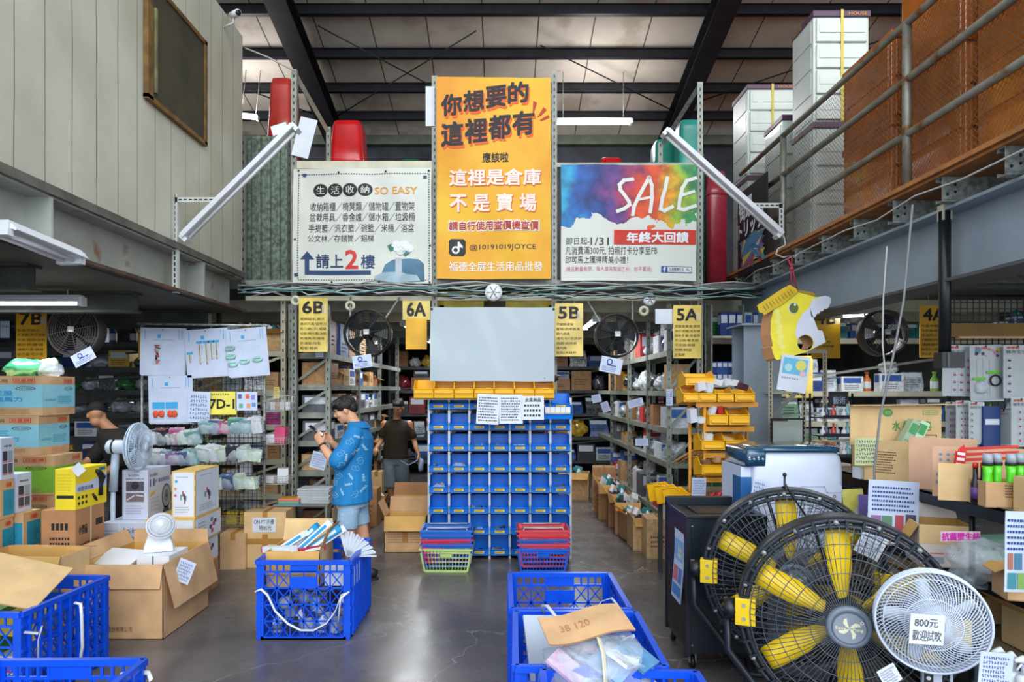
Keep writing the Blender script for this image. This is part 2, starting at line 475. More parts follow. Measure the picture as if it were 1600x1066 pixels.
# boarded window
g = G()
wm = mat('window_screen', '4a4433', .75, var=.2, scale=3, col2='3a3a2e', stain=('5c4a26', 2.2, .6))
fm = mat('window_rust_frame', '7a5a2c', .7, var=.2, scale=9)
g.box(LX + .002, LX + .03, 5.44, 6.49, 4.19, 5.15, wm); win = struct('window_1', g)
g = G()
for a in ((5.42, 5.50, 4.17, 5.17), (6.46, 6.51, 4.17, 5.17), (5.42, 6.51, 4.16, 4.20), (5.42, 6.51, 5.13, 5.17)):
 g.box(LX + .002, LX + .045, *a, fm)
struct('window_frame', g, win)
g = G(); g.box(LX + .03, LX + .05, 5.53, 5.56, 4.25, 4.95, mat('old_sealant', '8a865c', .7, var=.2)); struct('window_strip', g, win)
# I-beam
bm_ = mat('beam_old_grey_paint', 'b4b7ae', .6, .1, var=.08, scale=3, stain=('8a6038', 4.5, .6, .12))
bm2 = mat('beam_flange_rusty', '5f4a3e', .7, .1, var=.2, scale=6, stain=('7a4a2c', 4, .6))
g = G()
g.box(-3.06, -3.045, 1.6, 7.5, 2.70, 3.05, bm_)
g.box(-3.2, -2.86, 1.6, 7.5, 2.675, 2.70, bm2)
g.box(-3.2, -2.90, 1.6, 7.5, 3.035, 3.05, bm_)
for y in (2.2, 4.3, 6.5): g.box(-3.05, -2.88, y - .01, y + .01, 2.70, 3.035, bm_)
struct('trim_17', g)
for i, y in enumerate((3.2, 4.6, 5.9, 7.3)):
 g = G(); mm = mat('beam_dark_under', '3c3f3a', .7, .1, var=.2, scale=5)
 g.box(-7.1, -3.2, y - .07, y + .07, 2.48, 2.50, mm); g.box(-7.1, -3.2, y - .07, y + .07, 2.64, 2.66, mm); g.box(-7.1, -3.2, y - .008, y + .008, 2.5, 2.64, mm)
 struct('trim_%d' % (18 + i), g)

# ---- timber mezzanine on the right
wood = mat('plank_edge', 'b27440', .6, var=.12, scale=9)
g = G()
g.box(2.72, 7.1, 1.6, 13, 3.165, 3.195, wood)
g.box(2.75, 7.1, 1.6, 13, 3.145, 3.163, wood)
struct('floor_mezzanine', g)
for i in range(15):
 y = 2.1 + i * .53
 g = G(); a = 2.76
 g.box(a, 7.0, y - .0015, y + .0015, 2.985, 3.143, GALV)
 g.box(a, 7.0, y, y + .06, 2.985, 2.988, GALV); g.box(a, 7.0, y, y + .06, 3.140, 3.143, GALV)
 g.box(a, 7.0, y + .058, y + .06, 2.988, 3.005, GALV); g.box(a, 7.0, y + .058, y + .06, 3.12, 3.14, GALV)
 g.box(a, a + .10, y - .006, y - .0015, 3.0, 3.12, GALV)
 for (dx, dz) in ((.03, 3.03), (.03, 3.09), (.08, 3.045), (.08, 3.09)):
  g.cyl((a + dx, y - .0075, dz), (a + dx, y - .0055, dz), .010, INK, 8)
 struct('trim_%d' % (30 + i), g)
bluegrey = mat('beam_blue_grey_paint', '98a6b3', .5, .1, var=.05, scale=3)
bgd = mat('beam_bottom_dark', '55575c', .5, .2, var=.1)
g = G()
g.box(2.99, 3.005, 1.6, 8.4, 2.52, 2.96, bluegrey); g.box(2.85, 3.15, 1.6, 8.4, 2.5, 2.52, bgd); g.box(2.85, 3.15, 1.6, 8.4, 2.96, 2.98, bluegrey)
struct('beam_right', g)
g = G()
g.box(2.55, 2.95, 7.1, 7.115, 0, 2.5, bluegrey); g.box(2.55, 2.95, 7.45, 7.465, 0, 2.5, bluegrey); g.box(2.74, 2.76, 7.115, 7.45, 0, 2.5, bluegrey)
g.box(2.5, 3.0, 7.02, 7.5, 2.48, 2.5, bluegrey)
struct('column_right', g)

# ---- mezzanine railing with netting
rl = thing('railing', 'rusty galvanised pipe railing with diamond netting along the mezzanine edge', 'railing', (2.8, 0, 3.195))
rust = mat('galvanised_pipe_rusty', '8f8d80', .5, .5, var=.1, scale=8, stain=('7d5a35', 9, .58))
for z in (1.145, .755, .375):
 g = G(); g.cyl((0, 1.8, z), (0, 7.9, z), .027, rust, 10); g.build('rail', rl)
for y in (2.55, 4.65, 6.7):
 g = G(); g.cyl((0, y, 0), (0, y, 1.15), .03, rust, 10); g.cyl((0, y, 0), (0, y, .012), .06, rust, 10); g.build('post', rl)
g = G(); nm = mat('netting_wire', '6f6a60', .5, .3, var=0)
h = 1.12; y0, y1 = 2.6, 7.85; st = .042
k = y0 - h
while k < y1:
 a = max(k, y0); b = min(k + h, y1)
 if b > a:
  g.bar((.035, a, a - k + .01), (.035, b, b - k + .01), .002, .002, nm)
  g.bar((.036, a, h - (a - k) + .01), (.036, b, h - (b - k) + .01), .002, .002, nm)
 k += st
g.build('netting', rl)
# ================================================================== RACKS AND THE UPPER FRONT
HOLE = mat('slot_dark', '2a2c2a', .8, var=0)
def slotted(g, x, y, z0, z1, m, w=.05, face=-1, pitch=.11, hole=.011):
 """slotted angle post: two flanges and a row of slots on the flange towards the viewer"""
 g.box(x - w / 2, x + w / 2, y, y + .003, z0, z1, m)
 g.box(x + w / 2 - .003, x + w / 2, y + .003, y + w, z0, z1, m)
 fr = ffront(y, x, 0); z = z0 + .04
 while z < z1 - .03:
  g.rect(fr, -hole * .6, z, hole * .6, z + .034, HOLE, .0012)
  z += pitch
def rack(name, label, x0, x1, y0, y1, levels, ztop, posts_y, m=RACK, cat='shelving rack', shelfm=None, zs=0, front_only=False, brace=True):
 t = thing(name, label, cat, (0, 0, 0))
 for y in posts_y:
  for x in (x0, x1):
   g = G(); slotted(g, x, y, zs, ztop, m, .055); g.build('post', t)
 for z in levels:
  g = G(); sm_ = shelfm or m
  g.box(x0 + .01, x1 - .01, y0 + .05, y1, z - .012, z, sm_)
  g.box(x0 - .01, x0 + .01, y0 + .05, y1, z - .06, z + .004, sm_)
  g.box(x1 - .01, x1 + .01, y0 + .05, y1, z - .06, z + .004, sm_)
  g.box(x0 - .01, x1 + .01, y0 + .03, y0 + .05, z - .06, z + .004, sm_)
  g.build('shelf', t)
 if brace:
  g = G()
  for a, b in zip(levels, levels[1:]):
   g.bar((x0, y0 + .045, a), (x1, y0 + .045, b - .05), .03, .004, m, (0, 1, 0))
  g.build('brace', t)
 return t

YB = 7.5
PX = {k: px(k, YB) for k in (455, 682, 865, 1093)}
# four tall front posts with their cross beams, one frame
fr_ = thing('front_frame', 'tall slotted-steel frame of four posts that carries the three banners', 'rack frame', (0, 0, 0))
for u, v in ((459, 108), (679, 118), (866, 110), (1094, 128)):
 g = G(); slotted(g, px(u, YB), YB, 0, pz(v, YB), RACK, .062, pitch=.075); g.build('post', fr_)
def xbeam(u0, u1, v, hgt, m, yy=YB + .01, name='beam'):
 g = G(); g.box(px(u0, YB), px(u1, YB), yy, yy + .04, pz(v, YB) - hgt / 2, pz(v, YB) + hgt / 2, m); return g.build(name, fr_)
xbeam(455, 680, 257, .085, CREAM)
xbeam(866, 1096, 257, .05, RACK)
xbeam(383, 1096, 441, .05, RACK); xbeam(383, 1096, 466, .05, CREAM)
g = G()
for u0, u1 in ((383, 455), (460, 570), (570, 680), (690, 775), (775, 862), (870, 980), (980, 1092)):
 g.bar((px(u0, YB), YB + .03, pz(466, YB)), (px(u1, YB), YB + .03, pz(441, YB)), .02, .003, RACK, (0, 1, 0))
 g.bar((px(u1, YB), YB + .035, pz(466, YB)), (px(u0, YB), YB + .035, pz(441, YB)), .02, .003, RACK, (0, 1, 0))
g.build('brace', fr_)
# sloping stays from post tops
for (u0, v0, u1, v1) in ((459, 112, 512, 205), (1094, 132, 1036, 225)):
 g = G(); g.bar((px(u0, YB), YB + .02, pz(v0, YB)), (px(u1, 8.3), 8.3, pz(v1, 8.3)), .05, .012, CREAM if u0 < 500 else GALV, (0, 1, 0)); g.build('stay', fr_)
for u, v in ((513, 198), (1032, 222)):
 g = G(); slotted(g, px(u, 8.3), 8.3, 3.01, pz(v, 8.3), RACK, .055); g.build('back_post', fr_)

# ---- banner maker
def wave_banner(amp, seed):
 def f(p):
  return Vector((p.x + .006 * noise.noise(Vector((seed, p.z * 2, 0))), p.y - .05 + amp * noise.noise(Vector((p.x * 1.6 + seed, p.z * .9, seed))) + amp * .35 * noise.noise(Vector((p.x * 4 + p.z * 2 + seed, p.z * 1.5, 3))), p.z + .012 * noise.noise(Vector((p.x * 1.5, seed, 0)))))
 return f
def sheet(g, fr, x0, y0, x1, y1, m, nx=44, ny=44, th=.004):
 vs = []; fs = []
 for s_, off in ((0, 0), (1, -th)):
  for j in range(ny + 1):
   for i in range(nx + 1):
    vs.append(g.P(fr, x0 + (x1 - x0) * i / nx, y0 + (y1 - y0) * j / ny, off))
 n = nx + 1; b = n * (ny + 1)
 for j in range(ny):
  for i in range(nx):
   a = j * n + i
   fs.append((a, a + 1, a + n + 1, a + n)); fs.append((b + a, b + a + n, b + a + n + 1, b + a + 1))
 g.add(vs, fs, m, True)
class Px:
 K = 1.0
 """works in the photo's pixels on one upright plane at depth Y (only a way of measuring a sign)"""
 def __init__(s, g, Y): s.g = g; s.Y = Y; s.fr = ffront(Y)
 def b(s, u0, v0, u1, v1): return px(u0, s.Y), pz(v1, s.Y), px(u1, s.Y), pz(v0, s.Y)
 def text(s, t, u0, v0, u1, v1, m, off=.003, **k): s.g.text(s.fr, t, *s.b(u0, v0, u1, v1), m, off=off * s.K, **k)
 def rect(s, u0, v0, u1, v1, m, off=.002): s.g.rect(s.fr, *s.b(u0, v0, u1, v1), m, off * s.K)
 def poly(s, pts, m, off=.002): s.g.poly(s.fr, [(px(u, s.Y), pz(v, s.Y)) for u, v in pts], m, off * s.K)
 def disc(s, u, v, r, m, off=.002, ry=None, r0=None): s.g.disc(s.fr, px(u, s.Y), pz(v, s.Y), r * s.Y / F, m, off * s.K, ry=(ry * s.Y / F if ry else None), r0=r0)
 def line(s, pts, wd, m, off=.002): s.g.line(s.fr, [(px(u, s.Y), pz(v, s.Y)) for u, v in pts], wd * s.Y / F, m, off * s.K)
 def lines(s, u0, v0, u1, v1, n, m, **k): s.g.lines(s.fr, *s.b(u0, v0, u1, v1), n, m, **k)

BY = YB - .03
Px.K = 1.6
# 1. white banner
g = G(); g.warp = wave_banner(.055, 4); p = Px(g, BY)
BW = mat('banner_white_cloth', 'd5d8cf', .6, var=.03, scale=2, stain=('c2bda6', 1.6, .68))
sheet(g, p.fr, px(459, BY), pz(444, BY), px(675, BY), pz(265, BY), BW)
navy = mat('navy_ink', '23406b', .6, var=0); orng = mat('orange_ink', 'dd9a35', .6, var=0); dk = mat('soft_black_ink', '2b2d33', .6, var=0)
for (t, u0, v0, u1, v1) in (('收納箱櫃／椅凳類／儲物罐／置物架', 486, 318, 649, 332), ('盆栽用具／香金爐／儲水箱／垃圾桶', 485, 335, 649, 348),
       ('手提籃／洗衣籃／碗籃／米桶／浴盆', 484, 352, 648, 365), ('公文林／存錢筒／鋁梯', 483, 369, 586, 380)):
 p.text(t, u0, v0, u1, v1, dk, res=1)
for i, ch in enumerate('生活收納'):
 u = 502 + i * 23.4
 p.disc(u, 299, 11.5, INK, .002, ry=10.2); p.text(ch, u - 6.5, 293, u + 6.5, 305, BW, off=.004, bold=.01)
p.text('SO EASY', 587, 295, 653, 306, orng, bold=.02)
p.text('請上', 496, 399, 538, 420, navy, bold=.02); p.text('2', 542, 393, 561, 421, RED, bold=.03); p.text('樓', 566, 400, 587, 421, navy, bold=.02)
p.poly([(471, 407), (482, 394), (493, 407)], navy); p.rect(478, 406, 485, 427, navy)
p.rect(478, 424, 581, 431, navy)
for k in range(52):   # dotted border
 u = 467 + k * 3.95; p.rect(u, 273.5, u + 2.2, 274.9, INK); p.rect(u, 438, u + 2.2, 439.4, INK)
for k in range(42):
 v = 275 + k * 3.9; p.rect(466.5, v, 468, v + 2.2, INK); p.rect(670.5, v, 672, v + 2.2, INK)
for (u, v) in ((476, 275), (665, 280), (464, 431)): p.rect(u - 2.5, v - 2.5, u + 3, v + 2.5, navy, .003)
sofa = mat('print_sofa_blue', '4d7f9d', .6, var=.2, scale=4); sofal = mat('print_sofa_light', '9db7c4', .6, var=.1)
p.poly([(598, 428), (603, 415), (615, 407), (640, 405), (655, 406), (663, 413), (664, 441), (640, 442)], sofa)
p.poly([(586, 434), (600, 427), (628, 426), (640, 431), (630, 443), (590, 442)], sofal, .004); p.poly([(625, 428), (652, 431), (658, 440), (630, 442)], sofal, .004)
p.rect(619, 404, 629, 433, mat('print_vase', 'b7bdc6', .6, var=.05), .005)
for (u, v, r_, m_) in ((613, 388, 5, sofa), (621, 386, 8, WHITE), (633, 385, 8, WHITE), (641, 389, 6, WHITE), (636, 395, 5, sofa), (627, 393, 7, BW)):
 p.disc(u, v, r_, m_, .006)
p.poly([(606, 385), (617, 388), (612, 395)], mat('print_leaf', '2c7a5c', .6, var=0), .007); p.poly([(631, 398), (643, 396), (634, 402)], MATS['print_leaf'], .007)
for (u, v) in ((467, 268), (531, 272), (604, 271), (671, 270), (520, 442), (594, 442), (672, 442), (463, 376), (673, 385)): p.disc(u, v, 1.6, INK, .006)
one(g, 'banner', 'white vinyl banner listing storage goods with a blue arrow and red 2', 'banner')

# 2. orange banner
g = G(); g.warp = wave_banner(.03, 9); p = Px(g, BY - .04)
OB = mat('banner_orange', 'e0930a', .55, var=.12, scale=1.3, col2='e8b61c')
sheet(g, p.fr, px(683, p.Y), pz(437, p.Y), px(860, p.Y), pz(124, p.Y), OB, 36, 60)
org = mat('orange_shadow_ink', 'e2601a', .6, var=0); dred = mat('dark_red_ink', 'b5301a', .6, var=0); pink = mat('cream_ink', 'f3ddd0', .5, var=0)
for (t, u0, v0, w_, h_, ri, n_) in (('你想要的', 691, 185, 138, 31, .20, 4), ('這裡都有', 691, 232, 147, 36, .16, 4)):
 for (du, dv, m_, off) in ((2.2, 4, org, .003), (0, 0, INK, .006)):
  for i, ch in enumerate(t):
   cu = u0 + i * w_ / n_; cv = v0 - i * w_ / n_ * ri
   g.text(p.fr, ch, px(cu + du, p.Y), pz(cv + dv, p.Y), px(cu + du + w_ / n_ - 4, p.Y), pz(cv + dv - h_, p.Y), m_, off=off * 1.6, bold=.035, rise=(w_ / n_ - 4) * ri * p.Y / F * .6)
p.text('應該啦', 754, 241, 794, 256, INK, bold=.02)
for (dd, m_, off) in ((1.3, org, .003), (0, pink, .006)):
 p.text('這裡是倉庫', 703 + dd, 267 + dd, 844 + dd, 292 + dd, m_, off=off, bold=.03)
 for i, ch in enumerate('不是賣場'):
  u = (704, 740, 776, 812)[i]; p.text(ch, u + dd, 306 + dd, u + 25 + dd, 332 + dd, m_, off=off, bold=.03)
p.text('請自行使用查價機查價', 701.5, 346, 842.5, 362, WHITE, off=.003, bold=.07); p.text('請自行使用查價機查價', 702.5, 347.5, 841, 360.5, dred, off=.006, bold=.02)
p.text('@10191019JOYCE', 734, 383, 837, 393, dk, bold=.01)
p.text('福德全展生活用品批發', 702, 410, 847, 425, WHITE, bold=.01)
rr_ = [(702, 378), (706, 374.5), (724, 374.5), (728, 378), (728, 397), (724, 401), (706, 401), (702, 397)]
p.poly(rr_[::-1], INK, .004)
p.disc(712.5, 392, 6, WHITE, .006, r0=.55); p.rect(715.5, 379, 718.5, 392, WHITE, .006); p.poly([(718, 379), (719, 384), (723.5, 386), (723.5, 389), (718, 387)], WHITE, .007)
for pts in ([(833, 160), (839, 163), (834, 178), (832, 181)], [(849, 170), (854, 174), (844, 184), (842, 181)], [(856, 182), (858, 186), (847, 191), (846, 188)]):
 p.poly(pts, dred, .004)
p.disc(841, 184, 1.4, dred, .004); p.disc(845, 190, 1.4, dred, .004)
one(g, 'banner', 'tall orange banner with big slanting black characters, hung between the two middle posts', 'banner')

# 3. SALE banner: water-colour splash done as a procedural print
def splash_mat(z0, z1, x0, x1):
 m = bpy.data.materials.new('banner_sale_print'); m.use_nodes = True
 t = m.node_tree; b = t.nodes['Principled BSDF']; b.inputs['Roughness'].default_value = .55
 N = t.nodes.new; L = t.links.new
 tc = N('ShaderNodeTexCoord'); sp = N('ShaderNodeSeparateXYZ'); L(tc.outputs['Object'], sp.inputs[0])
 mx_ = N('ShaderNodeMapRange'); mx_.inputs[1].default_value = x0; mx_.inputs[2].default_value = x1; L(sp.outputs[0], mx_.inputs[0])
 nz = N('ShaderNodeTexNoise'); nz.inputs['Scale'].default_value = 3.4; nz.inputs['Detail'].default_value = 4; L(tc.outputs['Object'], nz.inputs['Vector'])
 ad = N('ShaderNodeMath'); ad.operation = 'MULTIPLY_ADD'; ad.inputs[1].default_value = .55; L(nz.outputs['Fac'], ad.inputs[0]); L(mx_.outputs[0], ad.inputs[2])
 sb = N('ShaderNodeMath'); sb.operation = 'SUBTRACT'; sb.inputs[1].default_value = .275; L(ad.outputs[0], sb.inputs[0])
 r = N('ShaderNodeValToRGB'); cr = r.color_ramp
 stops = [(0, '1fa0cc'), (.12, '1b63b8'), (.28, '17347f'), (.38, '6a3a86'), (.47, 'a33568'), (.55, 'd8401f'), (.68, 'e0521c'), (.78, 'e9a51c'), (.88, '9cc02a'), (1, '2f9a5a')]
 while len(cr.elements) < len(stops): cr.elements.new(.5)
 for e, (q, c_) in zip(cr.elements, stops): e.position = q; e.color = lin(c_)
 L(sb.outputs[0], r.inputs['Fac'])
 n2 = N('ShaderNodeTexNoise'); n2.inputs['Scale'].default_value = 7; n2.inputs['Detail'].default_value = 5; L(tc.outputs['Object'], n2.inputs['Vector'])
 r2 = N('ShaderNodeValToRGB'); r2.color_ramp.elements[0].position = .35; r2.color_ramp.elements[0].color = (.35, .35, .4, 1); r2.color_ramp.elements[1].position = .6
 L(n2.outputs['Fac'], r2.inputs['Fac'])
 mu = N('ShaderNodeMixRGB'); mu.blend_type = 'MULTIPLY'; mu.inputs[0].default_value = .8; L(r.outputs[0], mu.inputs[1]); L(r2.outputs[0], mu.inputs[2])
 # lower ragged edge of the splash
 mz = N('ShaderNodeMapRange'); mz.inputs[1].default_value = z0; mz.inputs[2].default_value = z1; L(sp.outputs[2], mz.inputs[0])
 n3 = N('ShaderNodeTexNoise'); n3.inputs['Scale'].default_value = 3.5; n3.inputs['Detail'].default_value = 8; L(tc.outputs['Object'], n3.inputs['Vector'])
 a3 = N('ShaderNodeMath'); a3.operation = 'MULTIPLY_ADD'; a3.inputs[1].default_value = .5; L(n3.outputs['Fac'], a3.inputs[0]); L(mz.outputs[0], a3.inputs[2])
 gt = N('ShaderNodeMath'); gt.operation = 'GREATER_THAN'; gt.inputs[1].default_value = .78; L(a3.outputs[0], gt.inputs[0])
 fx = N('ShaderNodeMixRGB'); fx.inputs[1].default_value = lin('d3d6cf'); L(gt.outputs[0], fx.inputs[0]); L(mu.outputs[0], fx.inputs[2])
 L(fx.outputs[0], b.inputs['Base Color'])
 return m
g = G(); g.warp = wave_banner(.03, 15); p = Px(g, BY)
sm_ = splash_mat(pz(440, BY), pz(262, BY), px(876, BY), px(1086, BY))
sheet(g, p.fr, px(876, BY), pz(440, BY), px(1086, BY), pz(260, BY), sm_)
SW = mat('sale_letter_white', 'dfe1dc', .6, var=.02)
def brush(pts, wd=5.5): p.g.tube([(px(u, BY), BY - .006, pz(v, BY)) for u, v in pts], (wd * BY / F / 2), SW, 6)
def brushf(pts, wd=5.5):
 w_ = wd / 2
 for (a, b_) in zip(pts, pts[1:]): p.line([a, b_], wd, SW, .004)
 for (u, v) in pts: p.disc(u, v, w_, SW, .0045)
brushf([(987, 282), (974, 284), (967, 291), (968, 299), (975, 308), (981, 317), (982, 322), (974, 328), (964, 332)])
brushf([(1013, 280), (1006, 292), (996, 310), (989, 325), (987, 337)]); brushf([(1013, 280), (1017, 292), (1017, 312), (1014, 333)]); brushf([(995, 314), (1018, 310)], 4)
brushf([(1041, 281), (1038, 296), (1033, 312), (1030, 329), (1036, 332), (1048, 326)])
brushf([(1084, 281), (1071, 285), (1064, 297), (1060, 314), (1058, 328), (1066, 330), (1083, 324)]); brushf([(1062, 308), (1081, 302)], 4.5)
p.rect(958, 361, 1085, 384, mat('banner_red_block', 'cb2f1c', .6, var=.04), .003)
p.text('年終大回饋', 978, 365, 1073, 381, WHITE, off=.006, bold=.04)
p.text('即日起-', 884, 373, 920, 384, dk); p.text('1/31', 922, 373, 950, 385, dk, bold=.01)
p.text('凡消費滿300元, 拍照打卡分享至FB', 883, 387, 1025, 400, dk); p.text('即可馬上獲得精美小禮！', 883, 402, 980, 413, dk)
p.text('(贈品數量有限，每人當天限領乙份，恕不累送)', 883, 418, 1017, 427, mat('pink_ink', 'c77482', .6, var=0), res=1)
bluefb = mat('blue_logo', '1f4f9c', .6, var=0)
p.rect(1031, 418, 1079, 428, bluefb, .003); p.rect(1041, 419, 1078, 427, SW, .005); p.text('f', 1034, 419.5, 1038, 427, WHITE, off=.006, bold=.03)
p.text('弘德團購生活', 1043, 420, 1066, 425.5, navy, off=.007); p.disc(1072, 422.5, 2, navy, .007, r0=.6); p.line([(1073.5, 424), (1076, 426)], .7, navy, .007)
one(g, 'banner', 'colourful water-colour banner with SALE in white brush letters and a red block', 'banner')

# 4. black poster banner on the railing
g = G(); fr = fleft(2.72, 0, 0); m = mat('poster_black', '1a1820', .45, var=.1)
g.M = Matrix.Translation((0, 7.15, 0))
a0, a1 = -.68, .25
def PB(y0, z0, y1, z1, m_, off=.003): g.rect(fr, -y1, z0, -y0, z1, m_, off)
g.box(2.722, 2.73, -.25, .62, 3.10, 4.05, m)
g.text(fr, '街頭', -.55, 3.72, -.15, 3.95, WHITE, bold=.05, skew=-.1); g.text(fr, 'トリップ', -.58, 3.52, .15, 3.70, WHITE, bold=.04)
for i in range(60):
 rr = random.Random(i); c_ = rr.choice(['2c6f9a', '4f7fa0', 'b06a55', 'c9b23a', '7a5a9a', '3aa0a0', 'a0405a', 'cdb7a0'])
 g.poly(fr, [(-.55 + rr.random() * .75 + .07 * math.cos(k * 1.3) * rr.uniform(.5, 1), 3.14 + rr.random() * .34 + .05 * math.sin(k * 1.3)) for k in range(5)][:3], col(c_, .5), .003 + i * .0001)
g.rect(fr, -.4, 3.44, .0, 3.49, col('8a2a2a'), .004)
g.M = None
one(g, 'poster_banner', 'black vinyl poster with white lettering and a coloured pattern, tied to the mezzanine rail', 'poster')

# ---- aisle signs
Px.K = 1.0
def aisle_sign(code, u0, v0, u1, v1, Y, rows, label, tint=YEL, top=None):
 g = G(); p = Px(g, Y); W_, H_ = u1 - u0, v1 - v0
 g.box(px(u0, Y), px(u1, Y), Y, Y + .003, pz(v1, Y), pz(v0, Y), tint)
 p.text(code, u0 + W_ * .13, v0 + H_ * .07, u1 - W_ * .13, v0 + H_ * .29, INK, bold=.045)
 for i, r_ in enumerate(rows):
  va = v0 + H_ * (.37 + i * .089)
  p.text(r_, u0 + W_ * .05, va, u0 + W_ * (.05 + min(.9, .12 * len(r_))), va + H_ * .052, dk, res=1)
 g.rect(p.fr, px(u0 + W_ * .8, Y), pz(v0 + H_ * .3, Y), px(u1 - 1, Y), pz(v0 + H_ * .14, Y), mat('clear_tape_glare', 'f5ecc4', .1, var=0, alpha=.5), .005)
 tz, ty = (2.67, Y) if u0 < 300 and Y < 7.5 else (2.99, Y) if u0 > 1200 else (2.84, 7.5)
 for f_ in (.3, .7): g.bar((px(u0 + W_ * f_, Y), Y, pz(v0, Y) - .02), (px(u0 + W_ * f_, Y), ty, tz), .003, .003, WIREW)
 return one(g, 'aisle_sign', label, 'sign')
YEL2 = mat('sign_yellow_pale', 'e6ca62', .4, var=.12, scale=4, coat=.3)
aisle_sign('7B', 25, 483, 73, 567, 7.0, ('粉盒/秀妝台', '衣架圈/洗衣濾網', '吊架/鞋架/浴刷', '曬衣夾/鍊/繩', '護帽外套/縫補', '紙巾套/毛巾架', '嬰兒用/掛勾'), 'golden yellow hanging aisle sign reading 7B')
aisle_sign('7A', 216, 483, 247, 562, 7.6, ('收納', '掛勾'), 'golden yellow aisle sign 7A half hidden behind white display cards')
aisle_sign('6B', 467, 465, 512, 550, 7.3, ('塑鋼鎚/紅標尺', '美式刀具/指甲刀', '剪刀/鋼刀片/磁鐵', '砧板/棒片鋸/油刷', '防撞角/防撞條', '防滑墊/地墊', '鞋墊/鞋刷'), 'pale yellow aisle sign reading 6B beside the steel post', YEL2)
aisle_sign('5B', 867, 474, 911, 557, 7.3, ('不鏽鋼濾架', '電鍋/烘烤器具', '鍋內用具', '濾布/紗/豆漿袋', '鍋鏟/燒烤網', '湯內鍋', '飯匙/大碟杯'), 'pale yellow aisle sign reading 5B right of the white screen', YEL2)
aisle_sign('5A', 1052, 477, 1096, 560, 7.3, ('便當盒餐盒/湯鍋', '快式湯鍋/造型鍋', '隔熱手套/便當袋', '不沾鍋/雙耳鍋', '平底鍋/鐵鍋', '刨鍋/鋼盆', '炒菜鏟'), 'pale yellow aisle sign reading 5A with a streak of tape glare', YEL2)
aisle_sign('4B', 1268, 484, 1313, 560, 7.0, ('', '', '口/水瓶', '盒/計內瓶', '保溫/食物罐', '杯/便當'), 'golden yellow aisle sign 4B partly behind the dinosaur mask')
aisle_sign('4A', 1437, 477, 1482, 559, 7.0, ('外蓋/杯碗/飯匙', '伴菜盤/便當盒', '保溫杯/水壺', '不鏽鋼口杯', '濾網/磨杵/搗', '開瓶缸/鹽罐', '食品夾'), 'golden yellow aisle sign reading 4A left of the black pipe')
g = G(); p = Px(g, 7.3); Y = 7.3
g.box(px(629, Y), px(672, Y), Y, Y + .003, pz(500, Y), pz(470, Y), YEL2); g.box(px(634, Y), px(667, Y), Y - .004, Y - .001, pz(546, Y), pz(498, Y), YEL)
p.text('6A', 636, 473, 665, 494, INK, bold=.04, off=.004)
one(g, 'aisle_sign', 'short yellow aisle sign reading 6A with an orange sheet below', 'sign')
g = G(); Y = 7.6; p = Px(g, Y); g.box(px(1228, Y), px(1270, Y), Y, Y + .003, pz(622, Y), pz(556, Y), YEL2)
[g.bar((px(u, Y), Y, pz(556, Y)), (px(u, Y), Y + .02, 2.95), .003, .003, WIREW) for u in (1236, 1262)]; p.text('4C', 1236, 560, 1262, 575, INK, bold=.03); p.lines(1232, 612, 1266, 620, 1, dk)
one(g, 'aisle_sign', 'pale yellow sheet hanging behind the mask over the cash desk', 'sign')

# ---- white screen, yellow box behind it
g = G(); Y = 7.12; g.warp = wave_banner(.03, 31); sheet(g, ffront(Y), px(673, Y), pz(596, Y), px(866, Y), pz(481, Y), mat('screen_cloth', 'aab8c0', .45, var=.03, scale=1.5, coat=.2), 20, 14)
for (u, v) in ((675, 484), (864, 484)): g.disc(ffront(Y), px(u, Y), pz(v, Y), .014, INK, .004)
one(g, 'white_screen', 'blank white tarpaulin screen stretched above the yellow bins', 'screen')
g = G(); Y = 7.75
g.box(px(681, Y), px(756, Y), Y, Y + .4, pz(484, Y), pz(455, Y), mat('yellow_plastic_sheet', 'c8b42a', .3, var=.12, coat=.4))
one(g, 'plastic_bundle', 'bright yellow wrapped bundle left of the round vent', 'bundle')
g = G(); g.box(px(790, Y), px(862, Y), Y, Y + .4, pz(484, Y), pz(459, Y), MATS['yellow_plastic_sheet'])
one(g, 'plastic_bundle', 'bright yellow wrapped bundle right of the round vent', 'bundle')

# ---- round white sensors / speakers on the beam
def round_speaker(u, v, Y, r, label):
 t = thing('ceiling_speaker', label, 'speaker', (px(u, Y), Y, pz(v, Y)))
 g = G(); g.lathe([(r, .05), (r, .01), (r * .93, -.012), (r * .5, -.02)], WHITE, 28, axis='Y'); g.build('housing', t)
 g = G()
 for k in range(6):
  a = k * PI / 3; g.bar((0, -.022, 0), (r * .75 * math.cos(a), -.02, r * .75 * math.sin(a)), .018, .006, RACKD)
 g.disc(ffront(-.026), 0, 0, r * .25, WHITE, .001); g.build('grille', t)
 g = G(); g.cyl((0, .05, 0), (0, .2, 0), .02, RACKD); g.build('bracket', t)
round_speaker(771, 457, 7.3, .095, 'round white grilled speaker above the white screen')
round_speaker(1015, 468, 7.4, .07, 'small round white speaker under the SALE banner')
for i, (u, v) in enumerate(((462, 470), (547, 478), (1006, 486))):
 g = G(); g.ring((px(u, 7.35), 7.35, pz(v, 7.35)), (0, 1, .1), .04, .018, mat('coil_cream', 'cfcbb4', .6, var=.1), 20, 8)
 one(g, 'cable_coil', 'cream tape roll hung on the beam ' + ('at the corner post', 'beside the hanging fan of aisle 6', 'near the SALE banner')[i], 'roll')

